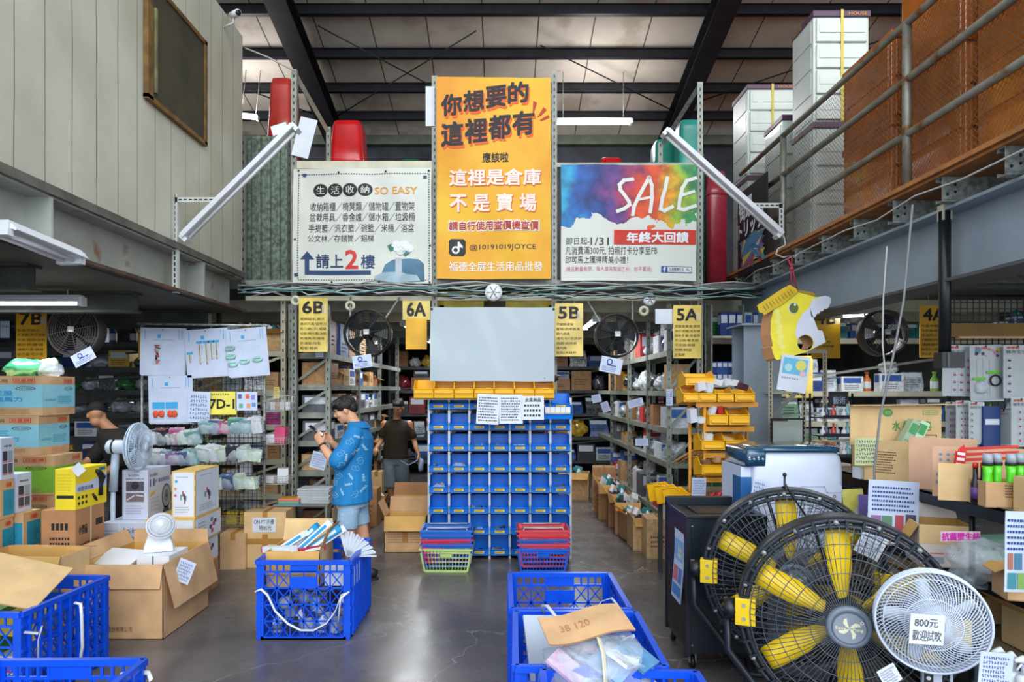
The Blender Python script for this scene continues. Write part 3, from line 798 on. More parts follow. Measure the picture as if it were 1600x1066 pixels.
# ---- cables draped along the beam
rnd = random.Random(3)
cb = [mat('cable_white', 'b9bdb9', .5, var=0), mat('cable_black', '222325', .5, var=0), mat('cable_grey', '7b7f80', .5, var=0), mat('cable_teal', '6fa0a0', .5, var=0)]
for i in range(13):
 g = G(); v0 = 443 + rnd.random() * 22; pts = []
 a, b_ = rnd.choice(((372, 900), (372, 700), (560, 1150), (700, 1190), (372, 1180)))
 n = 24; s0 = rnd.random() * 10
 for k in range(n + 1):
  u = a + (b_ - a) * k / n; Y = 7.40 - .01 * (i % 6)
  pts.append((px(u, Y), Y, pz(v0 + 7 * noise.noise(Vector((k * .45 + s0, i, 0))) + 3 * math.sin(k * .9 + i), Y)))
 g.tube(pts, .006 if i % 3 else .009, cb[i % 4], 5)
 one(g, 'cable', ('white', 'black', 'grey', 'teal')[i % 4] + ' cable drooping along the beam under the banners, ' + ORD[i] + ' in the bundle', 'cable', 'cables under the banners')
g = G(); g.tube([(px(383, 7.3), 7.3, pz(75, 7.3)), (px(420, 7.4), 7.4, pz(90, 7.4)), (px(462, 7.45), 7.45, pz(112, 7.45))], .008, cb[0], 6)
one(g, 'cable', 'pale cable from the office wall corner to the tall post', 'cable')

# ---- hanging drum fans
def drum_fan(u, v, r, Y, label, m, tilt=0, mg=None):
 t = thing('hanging_fan', label, 'fan', (px(u, Y), Y, pz(v, Y)), rot=(tilt, 0, 0))
 R_ = r * Y / F; mg = mg or WIREB
 g = G(); g.lathe([(R_ * .97, -.07), (R_, -.06), (R_, .07), (R_ * .95, .08), (R_ * .93, .06), (R_ * .93, -.06)], m, 36, axis='Y', shell=True); g.build('drum', t)
 g = G()
 for k in range(9): g.ring((0, -.075 - .012 * math.cos(k / 9 * PI / 2), 0), (0, 1, 0), R_ * (.18 + .8 * k / 9), .0028, mg, 32, 4)
 for k in range(8):
  a = k * PI / 4 + .2; g.bar((0, -.09, 0), (R_ * .97 * math.cos(a), -.072, R_ * .97 * math.sin(a)), .006, .004, mg)
 g.build('guard', t)
 g = G(); g.lathe([(.001, -.045), (R_ * .24, -.04), (R_ * .28, .03), (R_ * .2, .09), (.001, .1)], BLACKM, 20, axis='Y'); g.build('motor', t)
 for k in range(5):
  a = k * 2 * PI / 5; g = G()
  pts = []
  for (rr, da) in ((.25, -.12), (.88, -.32), (.9, .28), (.25, .16)):
   pts.append((R_ * rr * math.cos(a + da), -.02 + .05 * (1 if da > 0 else 0), R_ * rr * math.sin(a + da)))
  q = [(x, y + .006, z) for x, y, z in pts]
  g.add(pts + q, [(0, 1, 2, 3), (7, 6, 5, 4), (0, 4, 5, 1), (1, 5, 6, 2), (2, 6, 7, 3), (3, 7, 4, 0)], mat('fan_blade_grey', '2e3136', .4, .3, var=.05)); g.build('blade', t)
 g = G(); g.box(-.03, .03, -.096, -.09, -.02, .035, mat('fan_badge', 'a9b0ae', .4, var=0)); g.box(-.02, .02, -.097, -.0955, -.016, 0, WHITE); g.build('badge', t)
 g = G()
 for s_ in (-1, 1): g = G(); g.bar((s_ * R_ * .75, 0, R_ * .66), (s_ * R_ * 1.1, .4 if Y > 7 else 0, (2.84 if Y > 7 else 2.67 if u < 300 else 2.99) - pz(v, Y)), .018, .006, GALV, (0, 1, 0)); g.build('hanger', t)
 
 return t
drum_fan(575, 521, 37, 7.1, 'black caged fan hanging between the 6B and 6A signs', BLACKP)
drum_fan(963, 525, 34, 7.1, 'black caged fan hanging right of the 5B sign', BLACKP, R(-4))
FB = mat('fan_brown_grey', '4e4444', .6, var=.1)
drum_fan(120, 517, 41, 6.6, 'brown-grey caged fan hanging right of the 7B sign', FB, 0, mat('fan_guard_brown', '5d5152', .6, var=0))
drum_fan(1379, 521, 36, 6.6, 'brown-grey caged fan hanging between the 4B and 4A signs', FB, 0, MATS['fan_guard_brown'])
def note(u, v, w_, h_, Y, rz, label, m=PAPERB, seed=0, cat='paper notice', logo=True, name='paper_notice', tilt=0):
 g = G(); W_ = w_ * Y / F; H_ = h_ * Y / F
 g.box(-W_ / 2, W_ / 2, 0, .002, -H_ / 2, H_ / 2, m); fr = ffront(0)
 if logo: g.disc(fr, -.1 * W_, H_ * .2, H_ * .2, INKB, .002, r0=.6); g.rect(fr, -W_ * .2, -H_ * .05, W_ * .25, H_ * .02, INKB)
 g.lines(fr, -W_ * .4, -H_ * .42, W_ * .42, -H_ * .1 if logo else H_ * .4, 3 if logo else 6, INKB, seed=seed, hand=not logo)
 return one(g, name, label, cat, loc=(px(u, Y), Y, pz(v, Y)), rot=(tilt, rz, 0))
note(566, 565, 30, 20, 7.0, R(-8), 'pale notice with round blue seal under the fan beside sign 6B')
note(955, 571, 34, 24, 7.0, R(12), 'pale notice with round blue seal under the fan beside sign 5B', seed=2)
note(130, 558, 36, 20, 6.5, R(-28), 'tilted pale notice with blue seal under the fan beside sign 7B', seed=3)

# ---- ceiling and bracket lamps
def fixture(a, b_, label, lit=False, w_=.13, tubes=1, body=WHITE, rod=0):
 a = Vector(a); b_ = Vector(b_); L_ = (b_ - a).length; d = (b_ - a).normalized()
 t = thing('strip_light', label, 'strip light', (a + b_) / 2)
 z = Vector((0, 0, 1)); y = z.cross(d)
 if y.length < .01: y = Vector((0, 1, 0))
 y.normalize(); up = d.cross(y)
 if up.z < 0: up = -up; y = -y
 M = Matrix((d, y, up)).transposed().to_4x4()
 t.rotation_euler = M.to_euler()
 g = G(); prof = [(-w_ / 2, -.01), (-w_ * .28, .045), (w_ * .28, .045), (w_ / 2, -.01), (w_ / 2 - .01, -.014), (w_ * .2, .012), (-w_ * .2, .012), (-w_ / 2 + .01, -.014)]
 g.loft([[(-L_ / 2, y_, z_) for y_, z_ in prof], [(L_ / 2, y_, z_) for y_, z_ in prof]], body, smooth=False); g.build('housing', t)
 for k in range(tubes):
  yy = 0 if tubes == 1 else (-.035 + .07 * k)
  g = G(); g.cyl((-L_ / 2 + .03, yy, -.025), (L_ / 2 - .03, yy, -.025), .014, TUBE if lit else TUBEOFF, 10); g.build('tube', t)
 if rod:
  for s_ in (-1, 1): g = G(); g.cyl((s_ * L_ * .4, 0, .04), (s_ * L_ * .4, 0, rod), .006, GALV, 6); g.build('rod', t)
 for s_ in (-1, 1):
  g = G(); g.box(s_ * L_ / 2 - .02, s_ * L_ / 2 + .02, -w_ * .35, w_ * .35, -.045, .03, body); g.build('socket', t)
 return t
Yl = 5.95
fixture((px(289, Yl), Yl, pz(372, Yl)), (px(461, Yl), Yl, pz(200, Yl)), 'unlit white strip light slanting up from the office wall bracket', w_=.15)
Yr = 6.5
fixture((px(1217, Yr), Yr, pz(366, Yr)), (px(1040, Yr), Yr, pz(207, Yr)), 'unlit white strip light slanting up from the mezzanine rail bracket', w_=.15)
fixture((-2.80, 3.72, 2.70), (-2.76, 4.30, 2.65), 'unlit twin-tube strip light clipped to the rusty beam', tubes=2, w_=.24)
fixture((-4.7, 5.6, pz(470, 5.6)), (px(128, 5.6), 5.6, pz(470, 5.6)), 'lit strip light hanging under the office floor', lit=True, w_=.1, rod=.1)
area('office_floor_lamp', (-4.1, 5.6, 2.5), (1, .15), 22, (.95, .98, 1)); area('mezzanine_floor_lamp', (3.9, 7.2, 2.5), (.8, .15), 14, (.95, .98, 1))
fixture((px(868, 11.5), 11.5, pz(190, 11.5)), (px(986, 11.5), 11.5, pz(190, 11.5)), 'lit twin-tube strip light high under the roof behind the SALE banner', lit=True, tubes=2, w_=.2, rod=.85)
fixture((px(374, 11.5) , 11.5, pz(181, 11.5)), (px(402, 11.5), 11.5, pz(184, 11.5)), 'short lit strip light high up beside the office wall', lit=True, rod=.8)
fixture((px(1309, 6.9), 6.9, pz(491, 6.9)), (px(1357, 7.6), 7.6, pz(489, 7.6)), 'lit strip light beside the brown-grey fan of aisle 4', lit=True)
for i, (x, y, n_) in enumerate(((-1.35, 9.2, 6), (-1.35, 12, 6), (1.2, 8.6, 5), (1.2, 11.5, 5), (-4.6, 9.6, 7), (4.6, 8.9, 4))):
 fixture((x, y, 2.72), (x, y + 1.2, 2.72), 'lit strip light under the upper floor, ' + ('nearer' if i in (0, 2, 4, 5) else 'deeper') + ' one, ' + ('above the walking person', 'above the walking person', 'nearer aisle', 'nearer aisle')[0] if False else ('first' if i % 2 == 0 else 'second') + ' row, over aisle ' + 'six five seven four'.split()[{6: 0, 5: 1, 7: 2, 4: 3}[n_]], lit=True, rod=.23)
 area('aisle_lamp', (x, y + .6, 2.66), (.3, 1.2), 26, (.93, .97, 1))
for x_, y_, z_ in ((px(930, 11.5), 11.2, 6.3), (px(388, 11.5), 11.2, 6.35)):   # the two lit fixtures under the roof
 d_ = bpy.data.lights.new('roof_lamp', 'POINT'); d_.energy = 50; d_.shadow_soft_size = .3; o_ = bpy.data.objects.new('roof_lamp', d_); C.objects.link(o_); o_.location = (x_, y_, z_)
# brackets
t = thing('bracket', 'white slotted-angle bracket on the office wall carrying the slanted lamp', 'bracket', (0, 0, 0))
SA = mat('slotted_angle_white', 'c9cdc8', .4, .2, var=.05)
g = G(); slotted(g, px(273, Yl), Yl, pz(458, Yl), pz(303, Yl), SA, .045, pitch=.05); g.build('upright', t)
g = G(); g.box(px(273, Yl), px(338, Yl), Yl, Yl + .003, pz(316, Yl), pz(308, Yl), SA)
for k in range(7): g.rect(ffront(Yl), px(279 + k * 8, Yl), pz(313, Yl), px(284 + k * 8, Yl), pz(311, Yl), HOLE)
g.build('arm', t)
g = G(); g.bar((px(283, Yl), Yl + .03, pz(362, Yl)), (px(378, Yl), Yl + .03, pz(268, Yl)), .04, .004, SA, (0, 1, 0)); g.build('brace', t)
g = G(); g.bar((LX, Yl, pz(335, Yl)), (px(273, Yl), Yl, pz(335, Yl)), .04, .004, SA); g.build('wall_plate', t)
t = thing('bracket', 'white slotted-angle bracket on the mezzanine rail carrying the slanted lamp', 'bracket', (0, 0, 0))
g = G(); slotted(g, px(1221, Yr), Yr, pz(372, Yr), pz(318, Yr), SA, .045, pitch=.05); g.build('upright', t)
g = G(); g.box(px(1166, Yr), px(1223, Yr), Yr, Yr + .003, pz(325, Yr), pz(317, Yr), SA)
for k in range(6): g.rect(ffront(Yr), px(1172 + k * 8, Yr), pz(322, Yr), px(1177 + k * 8, Yr), pz(320, Yr), HOLE)
g.build('arm', t)
# lamp lead
g = G(); g.tube([(px(u, Yr), Yr - .02, pz(v, Yr)) for u, v in ((1216, 366), (1224, 372), (1226, 384), (1214, 390), (1211, 398), (1222, 403), (1236, 400))], .009, cb[0], 6)
one(g, 'cable', 'white lead curling from the slanted lamp to the mezzanine joists', 'cable')
g = G(); pts = []
for i in range(12):
 y = 2.6 + i * .45; pts.append((2.70, y, 3.06 + .015 * math.sin(i * 2.1) - (.02 if i % 2 else 0)))
g.tube(pts, .006, cb[0], 6); one(g, 'cable', 'white cable running along the mezzanine joist ends', 'cable')

# ---- security camera on the office wall
t = thing('security_camera', 'small white security camera at the top corner of the office wall', 'camera', (px(362, 6.9), 6.9, pz(22, 6.9)))
g = G(); g.tube([(-.03, .08, .03), (.09, -.06, -.02)], [.035, .035], WHITE, 14); g.build('camera_body', t)
g = G(); g.tube([(.09, -.06, -.02), (.097, -.068, -.023)], [.028, .028], BLACKP, 14); g.build('lens', t)
g = G(); g.tube([(.01, .03, 0), (0, .05, -.06), (-.12, .1, -.08)], .012, WHITE, 8); g.build('arm', t)

# ---- galvanised sheet by the office wall
g = G(); Y = 7.7; m = mat('galvanised_sheet_spangle', '6f7d70', .45, .55, var=.25, scale=22)
x = px(386, Y)
while x < px(450, Y):
 g.box(x, x + .05, Y, Y + .01, 3.01, pz(212, Y), m); g.box(x + .05, x + .11, Y + .02, Y + .03, 3.01, pz(212, Y), m)
 g.box(x + .045, x + .055, Y, Y + .03, 3.01, pz(212, Y), m); x += .11
one(g, 'metal_sheet', 'spangled galvanised metal sheet standing beside the office wall', 'metal sheet')
g = G(); slotted(g, px(380, 7.62), 7.62, 2.9, pz(212, 7.62), RACK, .045); slotted(g, px(452, 7.68), 7.68, 3, pz(212, 7.68), RACKD, .045); o = g.build('frame', bpy.data.objects['metal_sheet'])
# ---- tubs and boxes on the upper floor
def tub_stack(u0, v0, u1, v1, Y, c, label, lid=False):
 t = thing('plastic_tub', label, 'tub', ((px(u0, Y) + px(u1, Y)) / 2, Y + .25, 3.01))
 W_ = px(u1, Y) - px(u0, Y); z1 = pz(v0, Y) - 3.01; z0 = max(0.0, pz(v1, Y) - 3.01)
 m = mat('tub_' + c, c, .28, var=.06, coat=.2); g = G()
 def rr(s_, z, d=.22): return [(s_ * W_ / 2 * math.copysign(abs(math.cos(a)) ** .35, math.cos(a)), d * s_ * math.copysign(abs(math.sin(a)) ** .35, math.sin(a)), z) for a in [2 * PI * k / 24 for k in range(24)]]
 g.loft([rr(1, 0), rr(1.0, z0), rr(.96, z0 + (z1 - z0) * .3), rr(.93, z0 + (z1 - z0) * .32), rr(.85, z0 + (z1 - z0) * .85), rr(.74, z1 - .01), rr(.6, z1)], m); g.build('tub_body', t)
 g = G(); g.loft([rr(1.02, z0 - .02, .225), rr(1.02, z0 + .01, .225)], m); g.build('rim', t)
tub_stack(414, 115, 455, 208, 7.95, 'b8332a', 'tall red upturned tub stack beside the galvanised sheet')
tub_stack(511, 182, 567, 250, 8.3, 'c4141a', 'glossy red upturned tub above the white banner')
tub_stack(937, 241, 977, 264, 8.3, 'b8141c', 'red tub lid peeping above the SALE banner')
tub_stack(623, 243, 657, 258, 8.3, '1d6b4a', 'dark green tub lid above the white banner')
tub_stack(1062, 181, 1105, 262, 8.1, '2f9688', 'teal upturned tub wrapped in film behind the post')
tub_stack(1024, 212, 1062, 262, 8.5, '2a8577', 'smaller teal tub left of the wrapped one')
tub_stack(1108, 262, 1140, 300, 8.0, 'a02a3c', 'crimson tub behind the black poster')
for (u0, v0, u1, v1, Y, rz, lb) in ((665, 135, 679, 197, 7.49, 0, 'thin white board leaning behind the orange banner post'), (462, 184, 489, 246, 7.48, -.25, 'crumpled white sheet taped to the tall post'), (424, 194, 449, 209, 5.95, .3, 'small white flap behind the slanted lamp end')):
 g = G(); W_ = px(u1, Y) - px(u0, Y); H_ = pz(v0, Y) - pz(v1, Y)
 sheet(g, ffront(0), -W_ / 2, -H_ / 2, W_ / 2, H_ / 2, PAPER, 4, 4); one(g, 'white_sheet', lb, 'sheet', loc=(px((u0 + u1) / 2, Y), Y, pz((v0 + v1) / 2, Y)), rot=(0, -rz, 0))

# ---- drawer cabinets on the mezzanine
def cabinet(x0, x1, y0, y1, z0, z1, n, body, lid, label, word=None, strap=False):
 t = thing('drawer_cabinet', label, 'drawer cabinet', (x0, y0, z0)); W_, D_, H_ = x1 - x0, y1 - y0, z1 - z0
 g = G(); g.box(0, W_, .012, D_, 0, H_, body); g.build('carcass', t, bev=.006)
 h = (H_ - .07) / n
 for k in range(n):
  g = G(); g.box(.025, W_ - .025, -.012, .012, .02 + k * h, .02 + (k + 1) * h - .022, body)
  o = g.build('drawer', t, bev=.006); g = G(); g.box(.05, W_ - .05, -.018, -.012, .02 + (k + .35) * h, .02 + (k + .65) * h, body); g.build('drawer_panel', o)
  g = G(); g.box(-.006, .012, .05, D_ - .05, .03 + k * h, .01 + (k + 1) * h - .022, body); g.build('side_panel', t, bev=.005)
 g = G(); g.box(-.01, W_ + .01, -.01, D_ + .01, H_ - .055, H_, lid)
 if word:
  g.text(ffront(-.01), word, W_ * .62, H_ - .042, W_ * .95, H_ - .014, orng, bold=.02)
  g.text(fleft(-.01), word, -D_ * .9, H_ - .042, -D_ * .5, H_ - .014, orng, bold=.02)
 g.build('lid', t, bev=.004)
 if strap:
  g = G(); g.box(W_ * .47, W_ * .52, -.022, -.018, 0, H_ + .003, STRAP); g.box(W_ * .47, W_ * .52, -.02, D_, H_ + .001, H_ + .004, STRAP); g.build('strap', t)
 return t
CW = mat('cabinet_white', 'cfd6ce', .35, var=.03, coat=.2); PUR = mat('lid_purple', '54304f', .4, var=.05)
CBR = mat('cabinet_amber_plastic', 'b9641a', .18, var=.12, scale=3, coat=.6)
FD = 3.195
cabinet(2.97, 3.50, 6.41, 6.88, FD, 4.36, 3, CW, PUR, 'white wrapped drawer cabinet with purple lid behind the netting, under the tallest one', 'HOUSE')
cabinet(2.97, 3.50, 6.41, 6.88, 4.365, 5.42, 4, CW, PUR, 'tallest white drawer cabinet with purple lid, second tier above the rail', 'HOUSE', True)
cabinet(2.97, 3.50, 7.12, 7.6, FD, 4.72, 4, CW, PUR, 'low white drawer cabinet between the two tall white stacks', 'HOUSE')
cabinet(2.97, 3.56, 8.13, 8.65, FD, 4.4, 3, CW, PUR, 'white drawer cabinet at the far end of the mezzanine, lower tier', 'HOUSE')
cabinet(2.97, 3.56, 8.13, 8.65, 4.405, 5.5, 4, CW, PUR, 'white drawer cabinet with yellow strap, upper tier at the far end', 'HOUSE', True)
for (y0, y1, z0, z1, n, lb) in ((5.12, 5.85, FD, 3.88, 2, 'amber drawer cabinet left end of the brown row, bottom tier'), (5.12, 5.85, 3.885, 4.55, 2, 'amber drawer cabinet left end of the brown row, top tier'),
       (4.3, 5.0, FD, 4.1, 3, 'amber drawer cabinet behind the second rail post, bottom tier'), (4.3, 5.0, 4.105, 5.2, 3, 'amber drawer cabinet behind the second rail post, top tier'),
       (3.5, 4.2, FD, 4.1, 3, 'amber drawer cabinet nearest the picture corner, bottom tier'), (3.5, 4.2, 4.105, 5.2, 3, 'amber drawer cabinet nearest the picture corner, top tier'),
       (2.7, 3.4, FD, 4.1, 3, 'amber drawer cabinet at the near end of the mezzanine, bottom tier'), (2.7, 3.4, 4.105, 5.2, 3, 'amber drawer cabinet at the near end of the mezzanine, top tier')):
 cabinet(2.97, 3.55, y0, y1, z0, z1, n, CBR, CBR, lb)

# ---- hanging black pipe with box
Y = 4.36
t = thing('hanging_pipe', 'black pipe hanging from the blue-grey beam with a black box at its foot', 'pipe', (2.87, Y, 0))
g = G(); g.cyl((0, 0, 2.04), (0, 0, 2.96), .036, mat('pipe_black', '1d2126', .3, .2, var=.03), 16); g.build('pipe', t)
g = G(); g.box(-.045, .10, -.045, .045, 1.945, 2.045, BLACKP); g.box(-.015, .0, -.05, -.045, 1.95, 2.04, RACKD); g.build('box', t)
g = G(); g.box(-.03, .03, -.03, .03, 2.9, 3.0, CREAM); g.build('clamp', t)
# two thin leads hanging on the right
g = G(); g.tube([(px(u, 4.1), 4.1, pz(v, 4.1)) for u, v in ((1426, 320), (1412, 470), (1395, 560), (1375, 650), (1366, 735), (1368, 790))], .007, cb[2], 6)
one(g, 'cable', 'grey lead hanging from the mezzanine joist down to the paper notice', 'cable')
g = G(); g.tube([(px(u, 4.4), 4.4, pz(v, 4.4)) for u, v in ((1386, 385), (1380, 470), (1379, 540), (1384, 590), (1377, 616))], .005, cb[0], 6)
one(g, 'cable', 'thin white lead hanging in front of the brown-grey fan', 'cable')
# ================================================================== BIN RACK IN THE MIDDLE
def bin_mesh(W, D, H, m, lf=.36):
 """open-front hopper bin; origin front bottom centre, opening towards -y"""
 g = G(); w_ = W / 2; t_ = .004
 g.box(-w_, w_, 0, D, 0, t_, m); g.box(-w_, w_, D - t_, D, 0, H, m)
 lip = H * lf
 g.add([(-w_, 0, 0), (w_, 0, 0), (w_, -.012, lip), (-w_, -.012, lip), (-w_, t_, 0), (w_, t_, 0), (w_, -.012 + t_, lip), (-w_, -.012 + t_, lip)],
          [(0, 1, 2, 3), (5, 4, 7, 6), (3, 2, 6, 7), (0, 3, 7, 4), (1, 5, 6, 2)], m)
 for s_ in (-1, 1):
  x0, x1 = s_ * w_, s_ * (w_ - t_)
  pr = [(0, 0), (D, 0), (D, H), (D * .38, H), (D * .12, lip * 1.2), (-.012, lip)]
  vs = [(x0, y, z) for y, z in pr] + [(x1, y, z) for y, z in pr]; n = len(pr)
  g.add(vs, [tuple(range(n))[::-s_], tuple(range(n, 2 * n))[::s_]] + [(i, (i + 1) % n, n + (i + 1) % n, n + i) for i in range(n)], m)
  g.tube([(s_ * w_, -.012, lip), (s_ * w_, D * .12, lip * 1.2), (s_ * w_, D * .38, H), (s_ * w_, D, H)], .005, m, 6)
 g.tube([(-w_, -.014, lip), (w_, -.014, lip)], .006, m, 6); g.tube([(-w_, D, H), (w_, D, H)], .005, m, 6)
 return g
LAB = mat('bin_label_yellow', 'e9c23a', .45, var=.08, scale=9)
YR = 7.15
rk = thing('bin_rack_frame', 'white louvred frame that holds the rows of blue bins', 'rack', (0, YR, 0))
x00 = px(669.5, YR); cw = .2165
for c in range(8):
 x = x00 + c * cw
 for yy in (.03, .27):
  g = G(); g.box(x - .012, x + .012, yy, yy + .02, 0, 1.72, mat('frame_pale', 'b9c4cc', .4, .3, var=.05)); g.build('upright', rk)
for r_ in range(8):
 z = .045 + r_ * .222
 g = G(); g.box(x00, x00 + 7 * cw, .26, .28, z, z + .12, mat('rack_back_dark', '24303c', .5, var=.1)); g.build('back_rail', rk)
 g = G(); g.box(x00, x00 + 7 * cw, .03, .27, z - .012, z - .004, MATS['rack_back_dark']); g.build('shelf', rk)
proto = None; rw = ('top', 'second', 'third', 'fourth', 'fifth', 'sixth', 'seventh', 'bottom'); cl_ = ('left-end', 'second', 'third', 'middle', 'fifth', 'sixth', 'right-end')
LP = {}
for r_ in range(8):
 for c in range(7):
  x = x00 + (c + .5) * cw; z = .045 + (7 - r_) * .222
  lb = 'blue open-front bin, %s row, %s bin of the row' % (rw[r_], cl_[c])
  if proto is None:
   proto = thing('storage_bin', lb, 'bin', (x, YR, z), group='blue bins of the middle rack')
   bin_mesh(.196, .235, .165, BIN).build('bin_body', proto)
   g = G(); g.box(-.085, .085, -.028, -.012, .002, .014, BIN); le_ = g.build('label_ledge', proto)
   g = G(); g.box(-.052, .052, -.022, -.016, .018, .044, LAB); g.lines(ffront(-.022), -.045, .021, .045, .041, 2, INK, off=.001); g.build('label_strip', le_)
  else:
   dup(proto, (x, YR, z), label=lb)
# contents of some bins
def contents(x, y, z, kind, label, seed):
 g = G(); rr = random.Random(seed)
 if kind == 'bag':
  g.blob((0, 0, .035), (.075, .06, .05), CLEAR, .5, seed, 14, 9, 3); g.blob((.01, -.01, .03), (.05, .04, .035), col('7f8a90', .4), .4, seed + 9)
 elif kind == 'white':
  for k in range(3): g.cbox((-.05 + .045 * k, rr.uniform(-.02, .02), .03), (.035, .05, .06), WHITE, (0, 0, rr.uniform(-.3, .3)))
 else:
  for k in range(9): g.cbox((rr.uniform(-.07, .07), rr.uniform(-.05, .03), rr.uniform(.01, .05)), (.05, .02, .03), col(rr.choice(('2a2f36', '515a60', '8a9298', '7a5a4a')), .4), (rr.random(), rr.random(), rr.random() * 3))
 return one(g, 'bin_contents', label, 'small goods', loc=(x, y, z), kind=None) if False else tag(g.build('bin_contents', loc=(x, y, z)), label, 'small goods', kind='stuff')
for i, (r_, c, kd) in enumerate(((3, 1, 'bag'), (3, 0, 'dark'), (2, 3, 'dark'), (2, 4, 'white'), (2, 2, 'dark'), (4, 0, 'bag'), (5, 2, 'dark'), (5, 3, 'dark'), (6, 2, 'dark'), (6, 3, 'dark'), (7, 2, 'dark'), (7, 3, 'dark'), (7, 4, 'dark'), (4, 6, 'dark'), (3, 6, 'dark'), (0, 3, 'dark'), (1, 3, 'white'))):
 contents(x00 + (c + .5) * cw, YR + .07, .05 + (7 - r_) * .222, kd, {'bag': 'clear bag of parts', 'white': 'little white boxes', 'dark': 'dark small metal parts'}[kd] + ' in the blue bin, %s row, %s of the row' % (rw[r_], cl_[c]), i)
# yellow bins on top
proto = None
for c in range(7):
 x = px(647, 7.02) + (c + .5) * .2092
 lb = 'yellow open-front bin on top of the blue rack, %s of seven' % cl_[c]
 if proto is None:
  proto = thing('yellow_bin', lb, 'bin', (x, 6.98, 1.72), group='yellow bins over the blue rack')
  bin_mesh(.206, .28, .185, BINY, .5).build('bin_body', proto)
  g = G(); g.box(-.09, .09, -.024, -.016, .05, .075, BINY); g.build('label_ledge', proto)
 else: dup(proto, (x, 6.98, 1.72), label=lb)
g = G(); g.box(px(647, 7), px(866, 7), 7.0, 7.42, 1.70, 1.718, mat('board_edge', '9a8a6a', .7, var=.1)); one(g, 'top_board', 'thin board on the blue rack under the yellow bins', 'board')
for i, (u, v, w_, h_, c_) in enumerate(((812, 588, 10, 8, 'e6e6ea'), (818, 582, 10, 7, 'dfe3ea'), (825, 590, 9, 6, 'e9e9ec'), (819, 575, 6, 5, 'c8202a'), (832, 586, 8, 9, 'd5dbe4'))):
 g = G(); Y = 7.15; g.cbox((0, 0, 0), (w_ * Y / F, .07, h_ * Y / F), col(c_), (0, .1 * (i % 3) - .1, .2)); one(g, 'small_carton', ('white', 'white', 'white', 'red', 'tilted white')[i] + ' small carton lying in the yellow bins, ' + ORD[i] + ' from the left', 'carton', loc=(px(u, Y), Y, pz(v, Y)))
g = G(); g.blob((0, 0, 0), (.16, .08, .05), mat('clutter_brown', '4c3a34', .5, var=.3, scale=20), .5, 3); tag(g.build('bin_contents', loc=(px(850, 7.15), 7.15, pz(591, 7.15))), 'brown loose goods heaped in the last yellow bin', 'small goods', kind='stuff')
# side bin at right top with little cartons
t = thing('storage_bin', 'blue bin sticking out of the rack side below the yellow row', 'bin', (px(872, 7.0), 6.98, pz(655, 7.0)))
bin_mesh(.3, .25, .14, BIN).build('bin_body', t)
for i in range(5):
 g = G(); g.box(-.025, .025, 0, .06, 0, .11, WHITE); g.box(-.026, .026, -.001, .0, .02, .05, YEL); one(g, 'small_carton', 'small white carton standing in the side bin, ' + ORD[i] + ' from the left', 'carton', loc=(px(856 + i * 8, 7.03), 7.05, pz(653, 7)))
# paper notices over the rack
def printed(u0, v0, u1, v1, Y, label, rows, ink=INK, seed=1, fm=PAPER, rz=0, hand=False, head=None, name='paper_notice', pics=None):
 g = G(); W_ = (u1 - u0) * Y / F; H_ = (v1 - v0) * Y / F; fr = ffront(0)
 g.warp = lambda p: Vector((p.x, p.y + .012 * math.sin(p.x * 9 + seed) + .008 * math.sin(p.z * 8), p.z))
 sheet(g, fr, -W_ / 2, -H_ / 2, W_ / 2, H_ / 2, fm, 8, 8, .003)
 top = H_ * .42
 if head: g.text(fr, head, -W_ * .36, H_ * .26, W_ * .36, H_ * .42, ink, bold=.02, off=.004); top = H_ * .2
 bot = -H_ * .42
 if pics:
  for i, (x, y, w_, h_, c_) in enumerate(pics): g.rect(fr, -W_ / 2 + x * W_, -H_ / 2 + y * H_, -W_ / 2 + (x + w_) * W_, -H_ / 2 + (y + h_) * H_, col(c_), .004)
  bot = 0
 g.lines(fr, -W_ * .42, bot, W_ * .42, top, rows, ink, seed=seed, hand=hand, off=.0035)
 return one(g, name, label, 'paper notice', loc=(px((u0 + u1) / 2, Y), Y, pz((v0 + v1) / 2, Y)), rot=(0, rz, 0))
printed(745, 616, 780, 663, 6.93, 'white notice taped over the blue bins, first of the three', 9, seed=4, rz=R(3))
printed(780, 617, 817, 662, 6.92, 'white notice taped over the blue bins, middle of the three', 9, dk, seed=5)
printed(816, 619, 850, 656, 6.91, 'white notice with larger characters, last of the three over the blue bins', 3, dk, seed=6, head='此區商品')

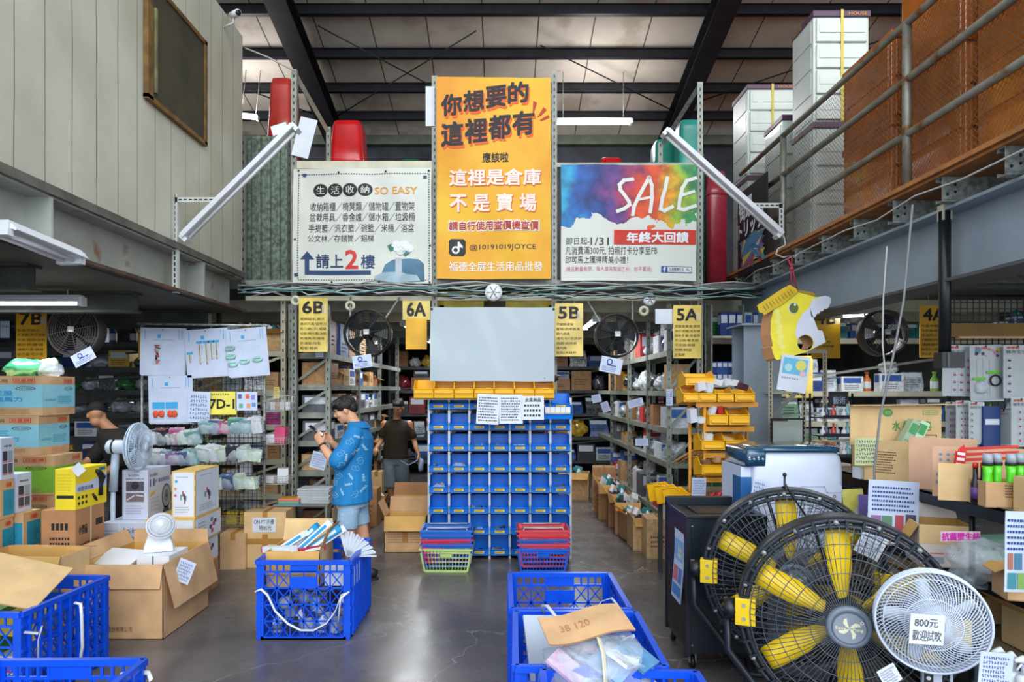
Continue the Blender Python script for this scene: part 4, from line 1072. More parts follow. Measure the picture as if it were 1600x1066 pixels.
# ---- shopping baskets
def basket_mesh(g, m, W=.5, D=.35, H=.24, z=0):
 n = 14
 def pt_(s_, h): return None
 w0, w1, d0, d1 = W * .42, W * .5, D * .42, D * .5
 g.box(-w0, w0, -d0, d0, z, z + .006, m)
 def side(axis, s_, solid0, solid1):
  L0, L1 = (w0, w1) if axis == 'x' else (d0, d1); o0, o1 = (d0, d1) if axis == 'x' else (w0, w1)
  def q(a, h):
   l = L0 + (L1 - L0) * h; o = o0 + (o1 - o0) * h
   return Vector((a * l, s_ * o, z + H * h)) if axis == 'x' else Vector((s_ * o, a * l, z + H * h))
  for (h0, h1) in ((0, .1), (.24, .28), (.42, .46), (.6, .64), (.78, 1.0)):
   a, b_, c_, d_ = q(-1, h0), q(1, h0), q(1, h1), q(-1, h1); nn = Vector((0, s_, 0)) if axis == 'x' else Vector((s_, 0, 0)); nn = nn * .005
   g.add([a, b_, c_, d_, a - nn, b_ - nn, c_ - nn, d_ - nn], [(0, 1, 2, 3), (7, 6, 5, 4), (3, 2, 6, 7), (0, 4, 5, 1)], m)
  for k in range(n + 1):
   a = -1 + 2 * k / n; g.bar(q(a, .05), q(a, .8), .009 if 0 < k < n else .02, .004, m, (1, 0, 0) if axis == 'x' else (0, 1, 0))
  if solid0 is not None:
   a, b_, c_, d_ = q(-.25, .6), q(.25, .6), q(.25, .8), q(-.25, .8)
   g.add([a, b_, c_, d_], [(0, 1, 2, 3)], m)
 for s_ in (-1, 1): side('x', s_, 1, 1); side('y', s_, None, None)
 for s_ in (-1, 1):
  g.box(-w1 - .012, w1 + .012, s_ * d1 - .008, s_ * d1 + .012, z + H - .02, z + H, m); g.box(s_ * w1 - .008, s_ * w1 + .012, -d1, d1, z + H - .02, z + H, m)
def basket(x, y, z, c, label, handle='c9ced3', rz=0, sk=0):
 t = thing('shopping_basket', label, 'basket', (x + sk, y, z), rz)
 m = mat('basket_' + c, c, .35, var=.04); g = G(); basket_mesh(g, m); g.build('basket_body', t)
 for s_ in (-1, 1):
  g = G(); g.tube([(-.2, s_ * .165, .235), (-.19, s_ * .12, .25), (.19, s_ * .12, .25), (.2, s_ * .165, .235)], .007, mat('handle_' + handle, handle, .3, .3, var=0), 6); g.build('handle', t)
for (xc, yc, cols_, wh) in ((px(699, 6.75), 6.78, ('c2dc8e', '2e63c8', 'cf3350', '2e63c8', '2a6fd0'), 'of the stack beside the cardboard box'), (px(848, 6.75), 6.78, ('1c66e0', 'd34a5c', '2e5fc0', 'd8414f', 'e04f5b'), 'of the stack on the aisle 5 side')):
 for i, c_ in enumerate(cols_):
  nm_ = {'c2dc8e': 'pale green', 'cf3350': 'crimson', 'd34a5c': 'pinkish red', 'd8414f': 'red', 'e04f5b': 'light red'}.get(c_, 'blue')
  basket(xc, yc, .045 * i + (.004 if i else .001), c_, nm_ + ' shopping basket, ' + ('bottom', 'second', 'third', 'fourth', 'top')[i] + ' one ' + wh, sk=.006 * (i % 2), rz=R((i * 37 % 5) - 2))

# ================================================================== CARTONS
def carton(name, label, loc, W, D, H, m=KRAFT, rz=0, tape=True, prints=None, cat='carton', group=None, bev=0):
 """closed box; origin at the bottom centre, front faces -y"""
 t = thing(name, label, cat, loc, rz, group)
 g = G(); g.box(-W / 2, W / 2, -D / 2, D / 2, 0, H, m)
 if prints: prints(g, W, D, H)
 g.build('box_body', t)
 if tape:
  g = G(); g.box(-.025, .025, -D / 2 - .001, D / 2 + .001, H, H + .0015, TAPE); g.box(-.025, .025, -D / 2 - .0015, -D / 2, H - .07, H + .0015, TAPE); g.build('tape', t)
 return t
def open_carton(name, label, loc, W, D, H, m=KRAFT, rz=0, flaps=(60, 60, 60, 60), inside=KINS, prints=None, cat='open carton', fl=.5, rot=None):
 """open box, flap angles outwards from upright (front, back, left, right)"""
 t = thing(name, label, cat, loc, rz, rot=rot); g = G(); k = .005
 g.box(-W / 2, W / 2, -D / 2, D / 2, 0, k, m)
 for (a) in ((-W / 2, W / 2, -D / 2, -D / 2 + k), (-W / 2, W / 2, D / 2 - k, D / 2), (-W / 2, -W / 2 + k, -D / 2, D / 2), (W / 2 - k, W / 2, -D / 2, D / 2)):
  g.box(*a, 0, H, m)
 g.rect(frame((0, D / 2 - k, 0), (1, 0, 0), (0, 0, 1)), -W / 2 + k, k, W / 2 - k, H, inside, .001)
 g.rect(frame((-W / 2 + k, 0, 0), (0, 1, 0), (0, 0, 1)), -D / 2, k, D / 2, H, inside, .001); g.rect(frame((W / 2 - k, 0, 0), (0, -1, 0), (0, 0, 1)), -D / 2, k, D / 2, H, inside, .001)
 if prints: prints(g, W, D, H)
 g.build('box_body', t)
 for i, an in enumerate(flaps):
  if an is None: continue
  L_ = fl * D if i < 2 else fl * (D if W > D else W); a = R(an)
  if i == 0: p0, d1, o = (-W / 2, -D / 2, H), (1, 0, 0), (0, -1, 0); wd = W
  elif i == 1: p0, d1, o = (W / 2, D / 2, H), (-1, 0, 0), (0, 1, 0); wd = W
  elif i == 2: p0, d1, o = (-W / 2, D / 2, H), (0, -1, 0), (-1, 0, 0); wd = D
  else: p0, d1, o = (W / 2, -D / 2, H), (0, 1, 0), (1, 0, 0); wd = D
  p0 = Vector(p0); d1 = Vector(d1); dr = Vector(o) * math.sin(a) + Vector((0, 0, 1)) * math.cos(a); nn = d1.cross(dr).normalized() * .004
  q = [p0, p0 + d1 * wd, p0 + d1 * (wd - .01) + dr * L_, p0 + d1 * .01 + dr * L_]
  g = G(); g.add(q, [(0, 1, 2, 3)], inside if an < 100 else m); g.add([x - nn for x in q], [(3, 2, 1, 0)], inside if an >= 100 else m)
  g.add(q + [x - nn for x in q], [(0, 4, 5, 1), (1, 5, 6, 2), (2, 6, 7, 3), (3, 7, 4, 0)], KRAFT3); g.build('flap', t)
 return t

# box by the bin rack
open_carton('cardboard_box', 'open kraft box on the floor left of the bin rack', (px(635, 7.55), 7.62, 0), .46, .34, .40, KRAFT, 0, (150, 8, 25, None),
   prints=lambda g, W, D, H: (g.lines(ffront(-D / 2), -W * .42, H * .25, W * .42, H * .75, 7, mat('print_brown', '8f6a45', .8, var=0), seed=2), g.rect(ffront(-D / 2), -.03, H * .3, .03, H, TAPE, .001)))
open_carton('cardboard_box', 'taller kraft box behind the open one, at the aisle mouth', (px(641, 8.1), 8.1, 0), .44, .3, .52, KRAFT3, 0, (None, 4, None, None))
# carton in front of 7D-1 basket stand
def p_onsale(g, W, D, H):
 fr = ffront(-D / 2); g.rect(fr, -W * .30, H * .64, W * .26, H * .9, PAPER, .003); g.text(fr, 'ON PT 折疊', -W * .26, H * .78, W * .22, H * .87, INK, off=.005); g.text(fr, '特85元', -W * .14, H * .67, W * .16, H * .76, INK, off=.005)
 g.rect(fr, -W / 2, H * .42, W / 2, H * .52, TAPE, .001); g.rect(fr, -.03, 0, .03, H * .6, TAPE, .0015)
t = carton('cardboard_box', 'tall taped kraft carton with a handwritten white label', (px(412, 6.8), 7.0, 0), .42, .36, .565, KRAFT2, R(2), True, p_onsale)
carton('cardboard_box', 'plain kraft carton beside the yellow-edged stack, towards the basket stand', (px(362, 6.75), 6.9, 0), .25, .3, .36, KRAFT, R(4))
# ================================================================== BLUE CRATES
def lattice(g, fr, W, H, m, th=.012, nc=6, rows=4, mid=True):
 """one lattice wall of a crate in frame fr (x 0..W, y 0..H)"""
 nrm = fr[1].cross(fr[2])
 def slab(x0, y0, x1, y1, t_=th):
  p = [g.P(fr, x0, y0, 0), g.P(fr, x1, y0, 0), g.P(fr, x1, y1, 0), g.P(fr, x0, y1, 0)]; q = [a - nrm * t_ for a in p]
  g.add(p + q, [(0, 1, 2, 3), (7, 6, 5, 4), (0, 4, 5, 1), (1, 5, 6, 2), (2, 6, 7, 3), (3, 7, 4, 0)], m)
 def rod(x0, y0, x1, y1, wd=.007):
  a = g.P(fr, x0, y0, -.005); b_ = g.P(fr, x1, y1, -.005); g.bar(a, b_, wd, .008, m, nrm)
 e = W * .07; b0 = H * .025
 slab(0, 0, e, H); slab(W - e, 0, W, H); slab(0, 0, W, b0 * 1.6); slab(0, H * .955, W, H)
 cw_ = (W - 2 * e) / nc; zt = H * .86; rh = (zt - b0) / rows
 slab(e, zt - .008, W - e, zt + .006)
 for k in range(1, rows): rod(e, b0 + k * rh, W - e, b0 + k * rh, .011)
 for k in range(1, nc): rod(e + k * cw_, b0, e + k * cw_, zt, .009)
 for i in range(nc):
  for j in range(rows):
   x0, y0 = e + i * cw_, b0 + j * rh
   if mid and j == rows - 1 and i in (nc // 2 - 1, nc // 2):
    slab(x0, y0, x0 + cw_, y0 + rh * .7, .006); continue
   rod(x0, y0, x0 + cw_, y0 + rh); rod(x0, y0 + rh, x0 + cw_, y0)
  if i in (nc // 2 - 1, nc // 2): slab(e + i * cw_, zt, e + (i + 1) * cw_, H * .96, .006)
  else:
   for s_ in (0, .5): rod(e + (i + s_) * cw_, zt, e + (i + s_) * cw_, H * .96, .012)
def crate(label, loc, rz=0, W=.67, D=.74, H=.57, part=None):
 t = thing('plastic_crate', label, 'crate', loc, rz)
 x, y = W / 2, D / 2
 g = G(); g.box(-x, x, -y, y, 0, .012, CRATE); g.build('crate_floor', t)
 for (o, u) in (((-x, -y, 0), (1, 0, 0)), ((x, y, 0), (-1, 0, 0))):
  g = G(); lattice(g, frame(o, u, (0, 0, 1)), W, H, CRATE); g.build('end_panel', t)
 for (o, u, s_) in (((x, -y, 0), (0, 1, 0), 1), ((-x, y, 0), (0, -1, 0), -1)):
  g = G(); fr = frame(o, u, (0, 0, 1)); nr = fr[1].cross(fr[2])
  lattice(g, fr, D, H, CRATE, nc=8, mid=False)
  for k in range(9):   # fins
   a = D * .07 + k * D * .86 / 8
   g.bar(g.P(fr, a, .02, .004), g.P(fr, a, H * .97, .004), .012, .03, CRATE, nr)
  for z in (.2, .4, .62, .86): g.bar(g.P(fr, 0, H * z, .002), g.P(fr, D, H * z, .002), .014, .02, CRATE, (0, 0, 1))
  g.build('side_panel', t)
 g = G()
 for (a, b_) in (((-x, -y), (x, -y)), ((x, -y), (x, y)), ((x, y), (-x, y)), ((-x, y), (-x, -y))):
  g.bar((a[0], a[1], H - .012), (b_[0], b_[1], H - .012), .03, .03, CRATE)
 for sx in (-1, 1):
  for sy in (-1, 1): g.cbox((sx * (x - .012), sy * (y - .012), H / 2), (.03, .03, H - .004), CRATE)
 g.build('rim', t)
 return t
crate('blue lattice crate standing alone in front of the man in the blue shirt', (-1.435, 5.215, 0))
crate('blue lattice crate at the far left beside the big open cardboard box', (-2.98, 4.12, 0), R(-4), H=.565)
crate('blue lattice crate in the bottom left corner, nearest the camera on that side', (-1.965, 2.70, 0), R(1))
crate('blue lattice crate, empty, the farthest of the row of three', (.385, 4.155, 0))
crate('blue lattice crate with the tied plastic bundle, middle of the row of three', (.40, 3.365, 0), R(-1))
crate('blue lattice crate at the bottom edge, nearest of the row of three', (.50, 2.58, 0), R(-2))
def string(pts, label, wd=.009, m=None, nm='plastic_string'):
 g = G(); g.tube(pts, (wd, .002), m or mat('string_white', 'dfe3e6', .35, var=.02), 6); return one(g, nm, label, 'string')
def sp(u, v, Y): return (px(u, Y), Y, pz(v, Y))
string([sp(398, 925, 4.83), sp(408, 921, 4.82), sp(418, 930, 4.81), sp(430, 955, 4.82), sp(450, 975, 4.82), sp(470, 985, 4.82), sp(490, 985, 4.81), sp(510, 974, 4.82), sp(524, 955, 4.82), sp(533, 930, 4.81), sp(546, 925, 4.82)], 'white packing string looped across the front of the lone crate')
string([sp(545, 925, 4.82), sp(532, 935, 4.80), sp(528, 972, 4.81)], 'loose white string end hanging at the lone crate corner')
string([sp(116, 942, 4.0), sp(126, 944, 3.98), (px(131, 4), 3.98, pz(960, 4)), (px(129, 4), 4.0, pz(1010, 4)), (px(120, 4.1), 4.1, .01)], 'white packing string hanging from the far left crate to the floor')
string([sp(38, 988, 3.72), sp(60, 990, 3.70), sp(66, 978, 3.70), sp(60, 1000, 3.70), sp(60, 1060, 3.71)], 'flat white string knotted on the side of the far left crate')
string([sp(850, 958, 3.72), sp(846, 946, 3.7), sp(855, 947, 3.6), sp(867, 962, 3.5), sp(878, 977, 3.4)], 'cream string curling inside the middle crate, short one')
string([sp(923, 1000, 3.3), sp(921, 978, 3.4), sp(928, 955, 3.6), sp(940, 940, 3.7), sp(955, 935, 3.74), sp(964, 945, 3.74), sp(966, 956, 3.74)], 'cream packing strap arching over the middle crate wall')
string([sp(975, 1026, 3.05), sp(997, 1029, 3.02), sp(1022, 1042, 2.98)], 'white strap lying over the near rim of the middle crate', .014)
string([sp(188, 1055, 3.05), sp(205, 1050, 3.06), sp(232, 1052, 3.04), sp(236, 1064, 3.0)], 'white strap end on the rim of the bottom left crate', .012)
# goods in the lone crate
open_carton('cardboard_box', 'open kraft box of toothpaste-like cartons sitting in the lone crate', (-1.56, 5.2, .33), .40, .40, .27, KRAFT2, 0, (172, 10, None, 20), fl=.42)
rr = random.Random(5)
for i, (u, v, L_, an, c_) in enumerate(((436, 858, .34, .12, 'dfe6ef'), (452, 850, .36, .55, 'e9edf2'), (470, 846, .38, .75, '1f93c4'), (486, 842, .40, .72, 'e4e9f0'), (500, 846, .36, .62, '2a9ccf'), (512, 842, .3, .55, 'eceff3'), (488, 858, .2, .1, 'b5304a'))):
 g = G(); g.cbox((0, 0, 0), (L_, .05, .045), col(c_)); g.box(-L_ / 2 - .001, -L_ / 2 + .012, -.026, .026, -.023, .023, col('cf2f4f')); g.rect(ffront(-.025), -L_ * .3, -.012, L_ * .4, .01, col('2a9ccf' if i % 2 else 'e8eef4'), .001)
 Y = 5.1 + .03 * (i % 3); one(g, 'slim_carton', ('white', 'silvery', 'blue', 'white striped', 'bright blue', 'pale', 'small crimson')[i] + ' slim carton sticking out of the box in the lone crate', 'carton', loc=(px(u, Y), Y, pz(v, Y)), rot=(0, -an, R(10 * (i - 3))))
g = G()
for k in range(16):
 a = -.75 + 1.5 * k / 15
 g.bar((0, 0, 0), (.26 * math.sin(a), .01 * (k % 2), .26 * math.cos(a)), .02, .003, mat('shuttle_white', 'cfd8e4', .4, var=.03), (0, 1, 0))
one(g, 'fan_brush', 'pale folded fan-shaped duster lying on the lone crate', 'duster', loc=(px(540, 5.0), 5.05, .555), rot=(R(-65), R(35), 0))
g = G(); g.box(-.11, .11, -.1, .1, 0, .14, WHITE); one(g, 'white_carton', 'white carton in the lone crate beside the kraft box', 'carton', loc=(-1.2, 5.05, .36))
for i in range(16):
 g = G(); k = i % 3; x = -1.66 + (i % 5) * .11 + (.02 if i > 4 else 0); y = 4.96 + (i // 5) * .13; z = .02 + (.12 if i % 2 and i > 4 else 0)
 if k == 0: g.lathe([(.035, 0), (.036, .08), (.03, .09), (.012, .1), (.012, .12)], WHITE, 12); g.lathe([(.0365, .02), (.0365, .06)], col('7a8590'), 12); nm_ = 'small white jar'
 elif k == 1: g.cbox((0, 0, .05), (.08, .05, .1), col(('b5bcc6', '2b2d33', 'c7d0dc', '8fb8d8')[i % 4]), (0, 0, .3 * i)); nm_ = ('grey', 'black', 'pale', 'sky blue')[i % 4] + ' small box'
 else: g.blob((0, 0, .05), (.06, .05, .05), FROST, .4, i); nm_ = 'crumpled bagged item'
 one(g, 'small_item', nm_ + ' at the bottom of the lone crate, ' + ORD[i] + ' piece from the front', 'small goods', 'small goods in the lone crate', loc=(x, y, z))
# goods in middle crate
t = thing('plastic_bundle', 'clear bundle of pink and blue wrapped packets tied with a strap in the middle crate', 'bundle', (.43, 3.10, .36), R(8))
g = G(); rr = random.Random(12)
for i in range(46):
 c_ = rr.choice(('8fb4dc', 'c8a4d8', 'd6e2f2', '5a8fb8', 'e4c8e0', '9a86c4', 'dce6f4', 'b8d0e8'))
 g.cbox((rr.uniform(-.17, .17), rr.uniform(-.17, .15), rr.uniform(.06, .27)), (.17, .12, .015), mat('wrap_' + c_, c_, .15, var=.15, scale=12, coat=.6), (rr.uniform(-.5, .5), rr.uniform(-.7, .7), rr.random() * 3))
g.build('packets', t)['kind'] = 'stuff'
g = G(); g.blob((0, -.02, .16), (.26, .22, .17), CLEAR, .25, 5, 20, 14, 3); g.build('film', t)
g = G(); g.tube([(-.02, -.26, .08), (-.02, -.2, .3), (0, 0, .345), (.02, .2, .3)], (.018, .003), mat('strap_cream', 'd8d0b0', .4, var=.02), 6); g.build('strap', t)
g = G(); g.warp = lambda p: Vector((p.x, p.y, p.z + .02 * math.sin(p.x * 12)))
sheet(g, ftop(0), -.2, -.13, .2, .13, KRAFT, 10, 6, .006); g.text(ftop(0), '38 120', -.12, -.03, .02, .03, KRAFT3, off=.003)
one(g, 'cardboard_sheet', 'torn kraft cardboard piece lying on the tied bundle', 'cardboard', loc=(.385, 3.13, .715), rot=(R(8), R(-3), R(8)))
g = G(); g.cbox((0, 0, 0), (.30, .34, .012), FROST); g.box(-.15, .15, -.175, -.165, -.008, .008, FROST)
one(g, 'plastic_folder', 'frosted clear folder leaning in the middle crate', 'folder', loc=(px(866, 3.5), 3.5, .46), rot=(R(50), R(5), R(14)))
# goods in far-left crate
for i, (x, z, c_, lb) in enumerate(((-3.1, .02, 'c99a62', 'kraft packet at the bottom'), (-2.9, .14, 'd9dfe6', 'pale printed packet in the middle'), (-3.05, .27, '2f9a4a', 'green and yellow packet near the top'), (-2.82, .36, 'd8c23a', 'yellow packet on top'), (-3.15, .38, '5cae4a', 'leaf green packet under the cardboard'))):
 g = G(); g.cbox((0, 0, .06), (.22, .3, .11), col(c_), (0, .05 * i, .1)); g.rect(ffront(-.151), -.08, .02, .08, .1, col(('2f6fb0', 'cf3a5a', 'e8e23a', '2f9a4a', 'e8e23a')[i]), .001)
 one(g, 'goods_packet', lb + ' of the far left crate', 'packet', loc=(x, 4.05, z))
g = G(); sheet(g, ftop(0), -.55, -.26, .45, .26, KRAFT2, 6, 6, .006)
one(g, 'cardboard_sheet', 'large cardboard sheet lying slanted on the far left crate', 'cardboard', loc=(-3.12, 3.95, .74), rot=(R(12), R(17), R(14)))
# ================================================================== LEFT STACKS
CYAN = mat('print_cyan', '8fcfe0', .7, var=.03); TEAL = mat('print_teal', '2196b8', .7, var=.03); GRN = mat('print_green', '86bf3a', .7, var=.03)
CYI = mat('print_cyan_ink', '3fa6dd', .7, var=0); REDS = mat('print_red', 'd24a2a', .7, var=0); BRI = mat('print_brown_ink', '5a3a28', .8, var=0)
def fan_icon(g, fr, x, y, r, m):
 g.disc(fr, x, y, r, m, .003, ry=r * 1.2); g.disc(fr, x, y, r * .72, KRAFT, .0035, ry=r * .9); g.disc(fr, x, y, r * .45, m, .004, ry=r * .55)
 g.rect(fr, x - r * .1, y - r * 2, x + r * .1, y - r * 1.15, m, .003); g.disc(fr, x, y - r * 2.1, r * .7, m, .003, ry=r * .3)
def fan_box(band, big='三股', sub='超強馬力', size='12吋桌扇', h0=.2, h1=.78):
 def f(g, W, D, H):
  for fr, L_, wh in ((ffront(-D / 2), W, 0), (fright(W / 2), D, 1)):
   g.rect(fr, -L_ / 2, H * h0, L_ / 2, H * h1, band, .001)
   g.rect(fr, L_ * .12, H * .82, L_ * .4, H * .95, REDS, .002); g.rect(fr, L_ * .13, H * .83, L_ * .39, H * .94, KRAFT, .0025); g.text(fr, '双星牌', L_ * .14, H * .84, L_ * .38, H * .93, REDS, off=.004, bold=.03)
   g.disc(fr, L_ * .28, H * .68, L_ * .13, BRI, .003, ry=H * .05, r0=.88); g.text(fr, 'TS-1200', L_ * .19, H * .655, L_ * .37, H * .705, BRI, off=.004)
   if wh == 0:
    g.text(fr, size, -L_ * .3, H * .83, L_ * .05, H * .92, BRI, off=.003)
    g.text(fr, big, -L_ * .12, H * .5, L_ * .12, H * .62, CYI, off=.004, bold=.05); g.text(fr, sub, -L_ * .24, H * .35, L_ * .24, H * .47, CYI, off=.004, bold=.05)
    fan_icon(g, fr, -L_ * .36, H * .55, H * .09, KRAFT3)
   else:
    g.lines(fr, -L_ * .05, H * .28, L_ * .4, H * .5, 5, TEAL, seed=3, off=.003); g.text(fr, '台灣製造', -L_ * .42, H * .36, -L_ * .12, H * .42, TEAL, off=.003)
   g.lines(fr, -L_ * .1, H * .04, L_ * .35, H * .16, 3, KRAFT3, seed=8, off=.003)
  g.box(-W * .2, -W * .17, -D / 2 - .003, D / 2, -.001, H + .002, WHITE)
 return f
def cb(name, label, x0, x1, y0, y1, z0, z1, m=KRAFT, prints=None, tape=False, rz=0, cat='carton'):
 return carton(name, label, ((x0 + x1) / 2, (y0 + y1) / 2, z0), x1 - x0, y1 - y0, z1 - z0, m, rz, tape, prints, cat)
cb('fan_carton', 'kraft fan carton with light blue band, topmost of the left stack', -4.48, -3.83, 5.6, 6.02, 1.589, 1.92, KRAFT, fan_box(CYAN))
cb('fan_carton', 'kraft fan carton with light blue band, second from the top of the left stack', -4.5, -3.86, 5.6, 5.99, 1.258, 1.587, KRAFT, fan_box(CYAN, '三'), rz=R(-.6))
cb('fan_carton', 'kraft fan carton with bright green band, under the two light blue ones', -4.4, -3.72, 5.58, 5.95, .932, 1.256, KRAFT, fan_box(GRN, '', '', '14吋桌扇', .05, .72))
cb('fan_carton', 'kraft fan carton with green band, half hidden behind the yellow washer box', -4.4, -3.73, 5.6, 5.95, .62, .93, KRAFT, fan_box(GRN, '', '', '14吋桌扇', .05, .6))
cb('plain_carton', 'plain carton at the foot of the tall left stack', -4.4, -3.7, 5.6, 5.95, 0.001, .618, KRAFT3)
def prod_box(g, W, D, H):
 for fr, L_ in ((ffront(-D / 2), W), (fright(W / 2), D)):
  for i in range(2):
   for j in range(2):
    g.rect(fr, -L_ * .4 + i * L_ * .42, H * (.45 - .3 * j), -L_ * .05 + i * L_ * .42, H * (.68 - .3 * j), col(('3a2c4a', '4a4d55', '9aa8b8', '55585f')[i * 2 + j]), .002)
    g.rect(fr, -L_ * .4 + i * L_ * .42, H * (.41 - .3 * j), -L_ * .05 + i * L_ * .42, H * (.44 - .3 * j), col('d0607a'), .002)
  g.lines(fr, -L_ * .3, H * .75, L_ * .3, H * .85, 1, dk, seed=4)
cb('appliance_box', 'white appliance box with four small photos, upper one at the left edge', -4.1, -3.706, 4.97, 5.10, 1.133, 1.445, PAPERB, prod_box)
cb('appliance_box', 'white appliance box with four small photos, on the teal fan carton', -3.97, -3.70, 5.12, 5.28, .865, 1.16, PAPERB, prod_box)
def teal_box(g, W, D, H):
 for fr, L_ in ((ffront(-D / 2), W), (fright(W / 2), D)):
  g.rect(fr, -L_ * .3, H * .08, L_ * .48, H * .74, TEAL, .001); g.rect(fr, -L_ * .1, H * .8, L_ * .3, H * .94, REDS, .002); g.rect(fr, -L_ * .09, H * .81, L_ * .29, H * .93, KRAFT, .0025)
  g.text(fr, '双星牌', -L_ * .07, H * .82, L_ * .27, H * .92, REDS, off=.004, bold=.03); g.disc(fr, -L_ * .1, H * .62, L_ * .1, CYI, .002, ry=H * .05, r0=.85)
  g.lines(fr, L_ * .1, H * .2, L_ * .35, H * .5, 4, mat('teal_ink', '1a6f8c', .7, var=0), off=.002)
cb('fan_carton', 'kraft carton with teal panel at the left edge, upper one', -4.1, -3.706, 4.96, 5.10, .842, 1.131, KRAFT, teal_box)
cb('fan_carton', 'kraft carton with teal panel at the left edge, lower one', -4.1, -3.712, 4.96, 5.10, .55, .84, KRAFT, teal_box)
cb('fan_carton', 'kraft carton with teal panel beside the brown circulation fan carton', -4.0, -3.65, 5.12, 5.31, .575, .863, KRAFT, teal_box)
cb('plain_carton', 'plain carton under the teal panel cartons', -4.1, -3.66, 4.98, 5.3, .001, .548, KRAFT3)
def dc_box(g, W, D, H):
 fr = ffront(-D / 2)
 for k in range(4): g.rect(fr, -W * .2 + k * W * .13, H * .83, -W * .11 + k * W * .13, H * .89, INK, .002)
 g.lines(fr, -W * .25, H * .42, W * .32, H * .78, 8, INK, seed=7, fill=.5, off=.002)
 fr = fright(W / 2)
 g.text(fr, '小型扇', -D * .4, H * .78, -D * .12, H * .86, INK, off=.002, bold=.02); g.rect(fr, D * .18, H * .82, D * .42, H * .88, INK, .002)
 g.text(fr, 'DC智能 循環扇', -D * .36, H * .64, D * .3, H * .71, INK, off=.002); g.text(fr, '循環立扇', -D * .36, H * .5, D * .3, H * .62, INK, off=.002, bold=.03)
 g.disc(fr, -D * .38, H * .2, .025, INK, .002); g.text(fr, '14', -D * .41, H * .18, -D * .35, H * .22, KRAFT, off=.004); g.lines(fr, -D * .26, H * .12, D * .4, H * .28, 2, INK, off=.002)
 g.box(-W / 2 - .001, W / 2 + .002, -.0, .012, 0, H + .002, mat('strap_cream', 'd8d0b0', .4, var=.02))
cb('fan_carton', 'tall brown circulation fan carton with black printing and cream strap', -3.5, -3.24, 5.1, 5.47, .001, .887, KRAFT3, dc_box)
WY = mat('washer_yellow', 'f2d91c', .5, var=.02)
def wash(g, W, D, H):
 fr = fright(W / 2); g.poly(fr, [(-D / 2, H * .42), (D / 2, H * .42), (D / 2, H * .8), (-D * .1, H * .62), (-D / 2, H * .62)], PAPERB, .001)
 g.text(fr, '高壓清洗機', -D * .44, H * .44, D * .05, H * .55, dk, off=.003)
 g.tube([g.P(fr, D * .12, H * .88, .006), g.P(fr, D * .2, H * .82, .01), g.P(fr, D * .3, H * .68, .012), g.P(fr, D * .27, H * .5, .01), g.P(fr, D * .26, H * .22, .008)], [.012, .022, .03, .014, .02], BLACKP, 8)
 g.tube([g.P(fr, D * .02, H * .3, .005), g.P(fr, D * .1, H * .18, .006), g.P(fr, D * .16, H * .1, .005)], [.008, .013, .006], BLACKP, 8)
 g.rect(fr, D * .25, H * .86, D * .45, H * .94, col('2a6f9c'), .002)
 for i in range(3):
  for j in range(2): g.disc(fr, -D * .4 + i * .045, H * (.28 - .14 * j), .014, INK, .002, n=7)
 fr = ffront(-D / 2); g.lines(fr, -W * .4, H * .45, W * .4, H * .9, 6, mat('pale_yellow_ink', 'd9c21a', .5, var=0), off=.002); g.rect(fr, -W * .42, H * .28, W * .42, H * .36, INK, .002)
cb('washer_box', 'bright yellow pressure washer box with a black spray gun picture', -3.395, -3.24, 5.1, 5.5, .889, 1.2, WY, wash)
g = G(); sheet(g, ffront(0), -.04, -.04, .04, .04, PAPER, 3, 3); one(g, 'price_tag', 'small white price tag on top of the yellow washer box', 'tag', loc=(px(125, 5.1), 5.08, 1.2), rot=(0, R(-40), 0))
open_carton('cardboard_box', 'open kraft carton at the left edge behind the blue crate', (-3.32, 4.76, 0), .62, .3, .66, KRAFT2, R(-3), (165, 100, None, None), fl=.3)
# pedestal fan
t = thing('pedestal_fan', 'pale blue-white pedestal fan turned sideways beside the yellow washer box', 'fan', (-3.37, 5.8, 0))
PF = mat('fan_pale_blue', 'c3d3e6', .35, var=.02)
g = G(); g.lathe([(.2, 0), (.2, .02), (.12, .04), (.03, .06)], PF, 24); g.build('base', t)
g = G(); g.cyl((0, 0, .04), (.01, 0, .95), .022, PF, 14, r2=.02); g.cyl((.01, 0, .93), (.03, 0, 1.25), .035, PF, 14, r2=.03); g.cyl((0, 0, .55), (0, 0, .62), .03, PF, 14); g.build('pole', t)
ax = Vector((1, .05, 0)); hc = Vector((.05, 0, 1.31))
g = G(); g.tube([hc - ax * .09, hc - ax * .07, hc + ax * .03, hc + ax * .1], [.04, .062, .062, .045], PF, 16); g.tube([hc - ax * .02, hc - ax * .035], [.066, .066], BLACKP, 16); g.build('motor_housing', t)
def cage(g, c, ax, R_, dep, m, n=56, rings=(.25, .55, .8, 1.0), wr=.0022, swirl=0, back=True):
 ax = Vector(ax).normalized(); u = ax.orthogonal().normalized(); v = ax.cross(u); c = Vector(c)
 def q(rr, a, s_): return c + (u * math.cos(a) + v * math.sin(a)) * rr * R_ + ax * (s_ * dep * math.sqrt(max(0, 1 - (rr * .96) ** 2)))
 for s_ in ((1, -1) if back else (1,)):
  for k in range(n):
   a = 2 * PI * k / n; pts = [q(rr, a + swirl * (rr - .2) * s_, s_) for rr in (.2, .4, .6, .8, .93, 1)]
   for p0, p1 in zip(pts, pts[1:]): g.bar(p0, p1, wr * 1.6, wr * 1.6, m)
  for rr in rings: g.ring(c + ax * (s_ * dep * math.sqrt(max(0, 1 - (rr * .96) ** 2))), ax, rr * R_, wr * 1.3, m, 40, 4)
 g.ring(c, ax, R_ * 1.0, wr * 3.4, m, 48, 8)
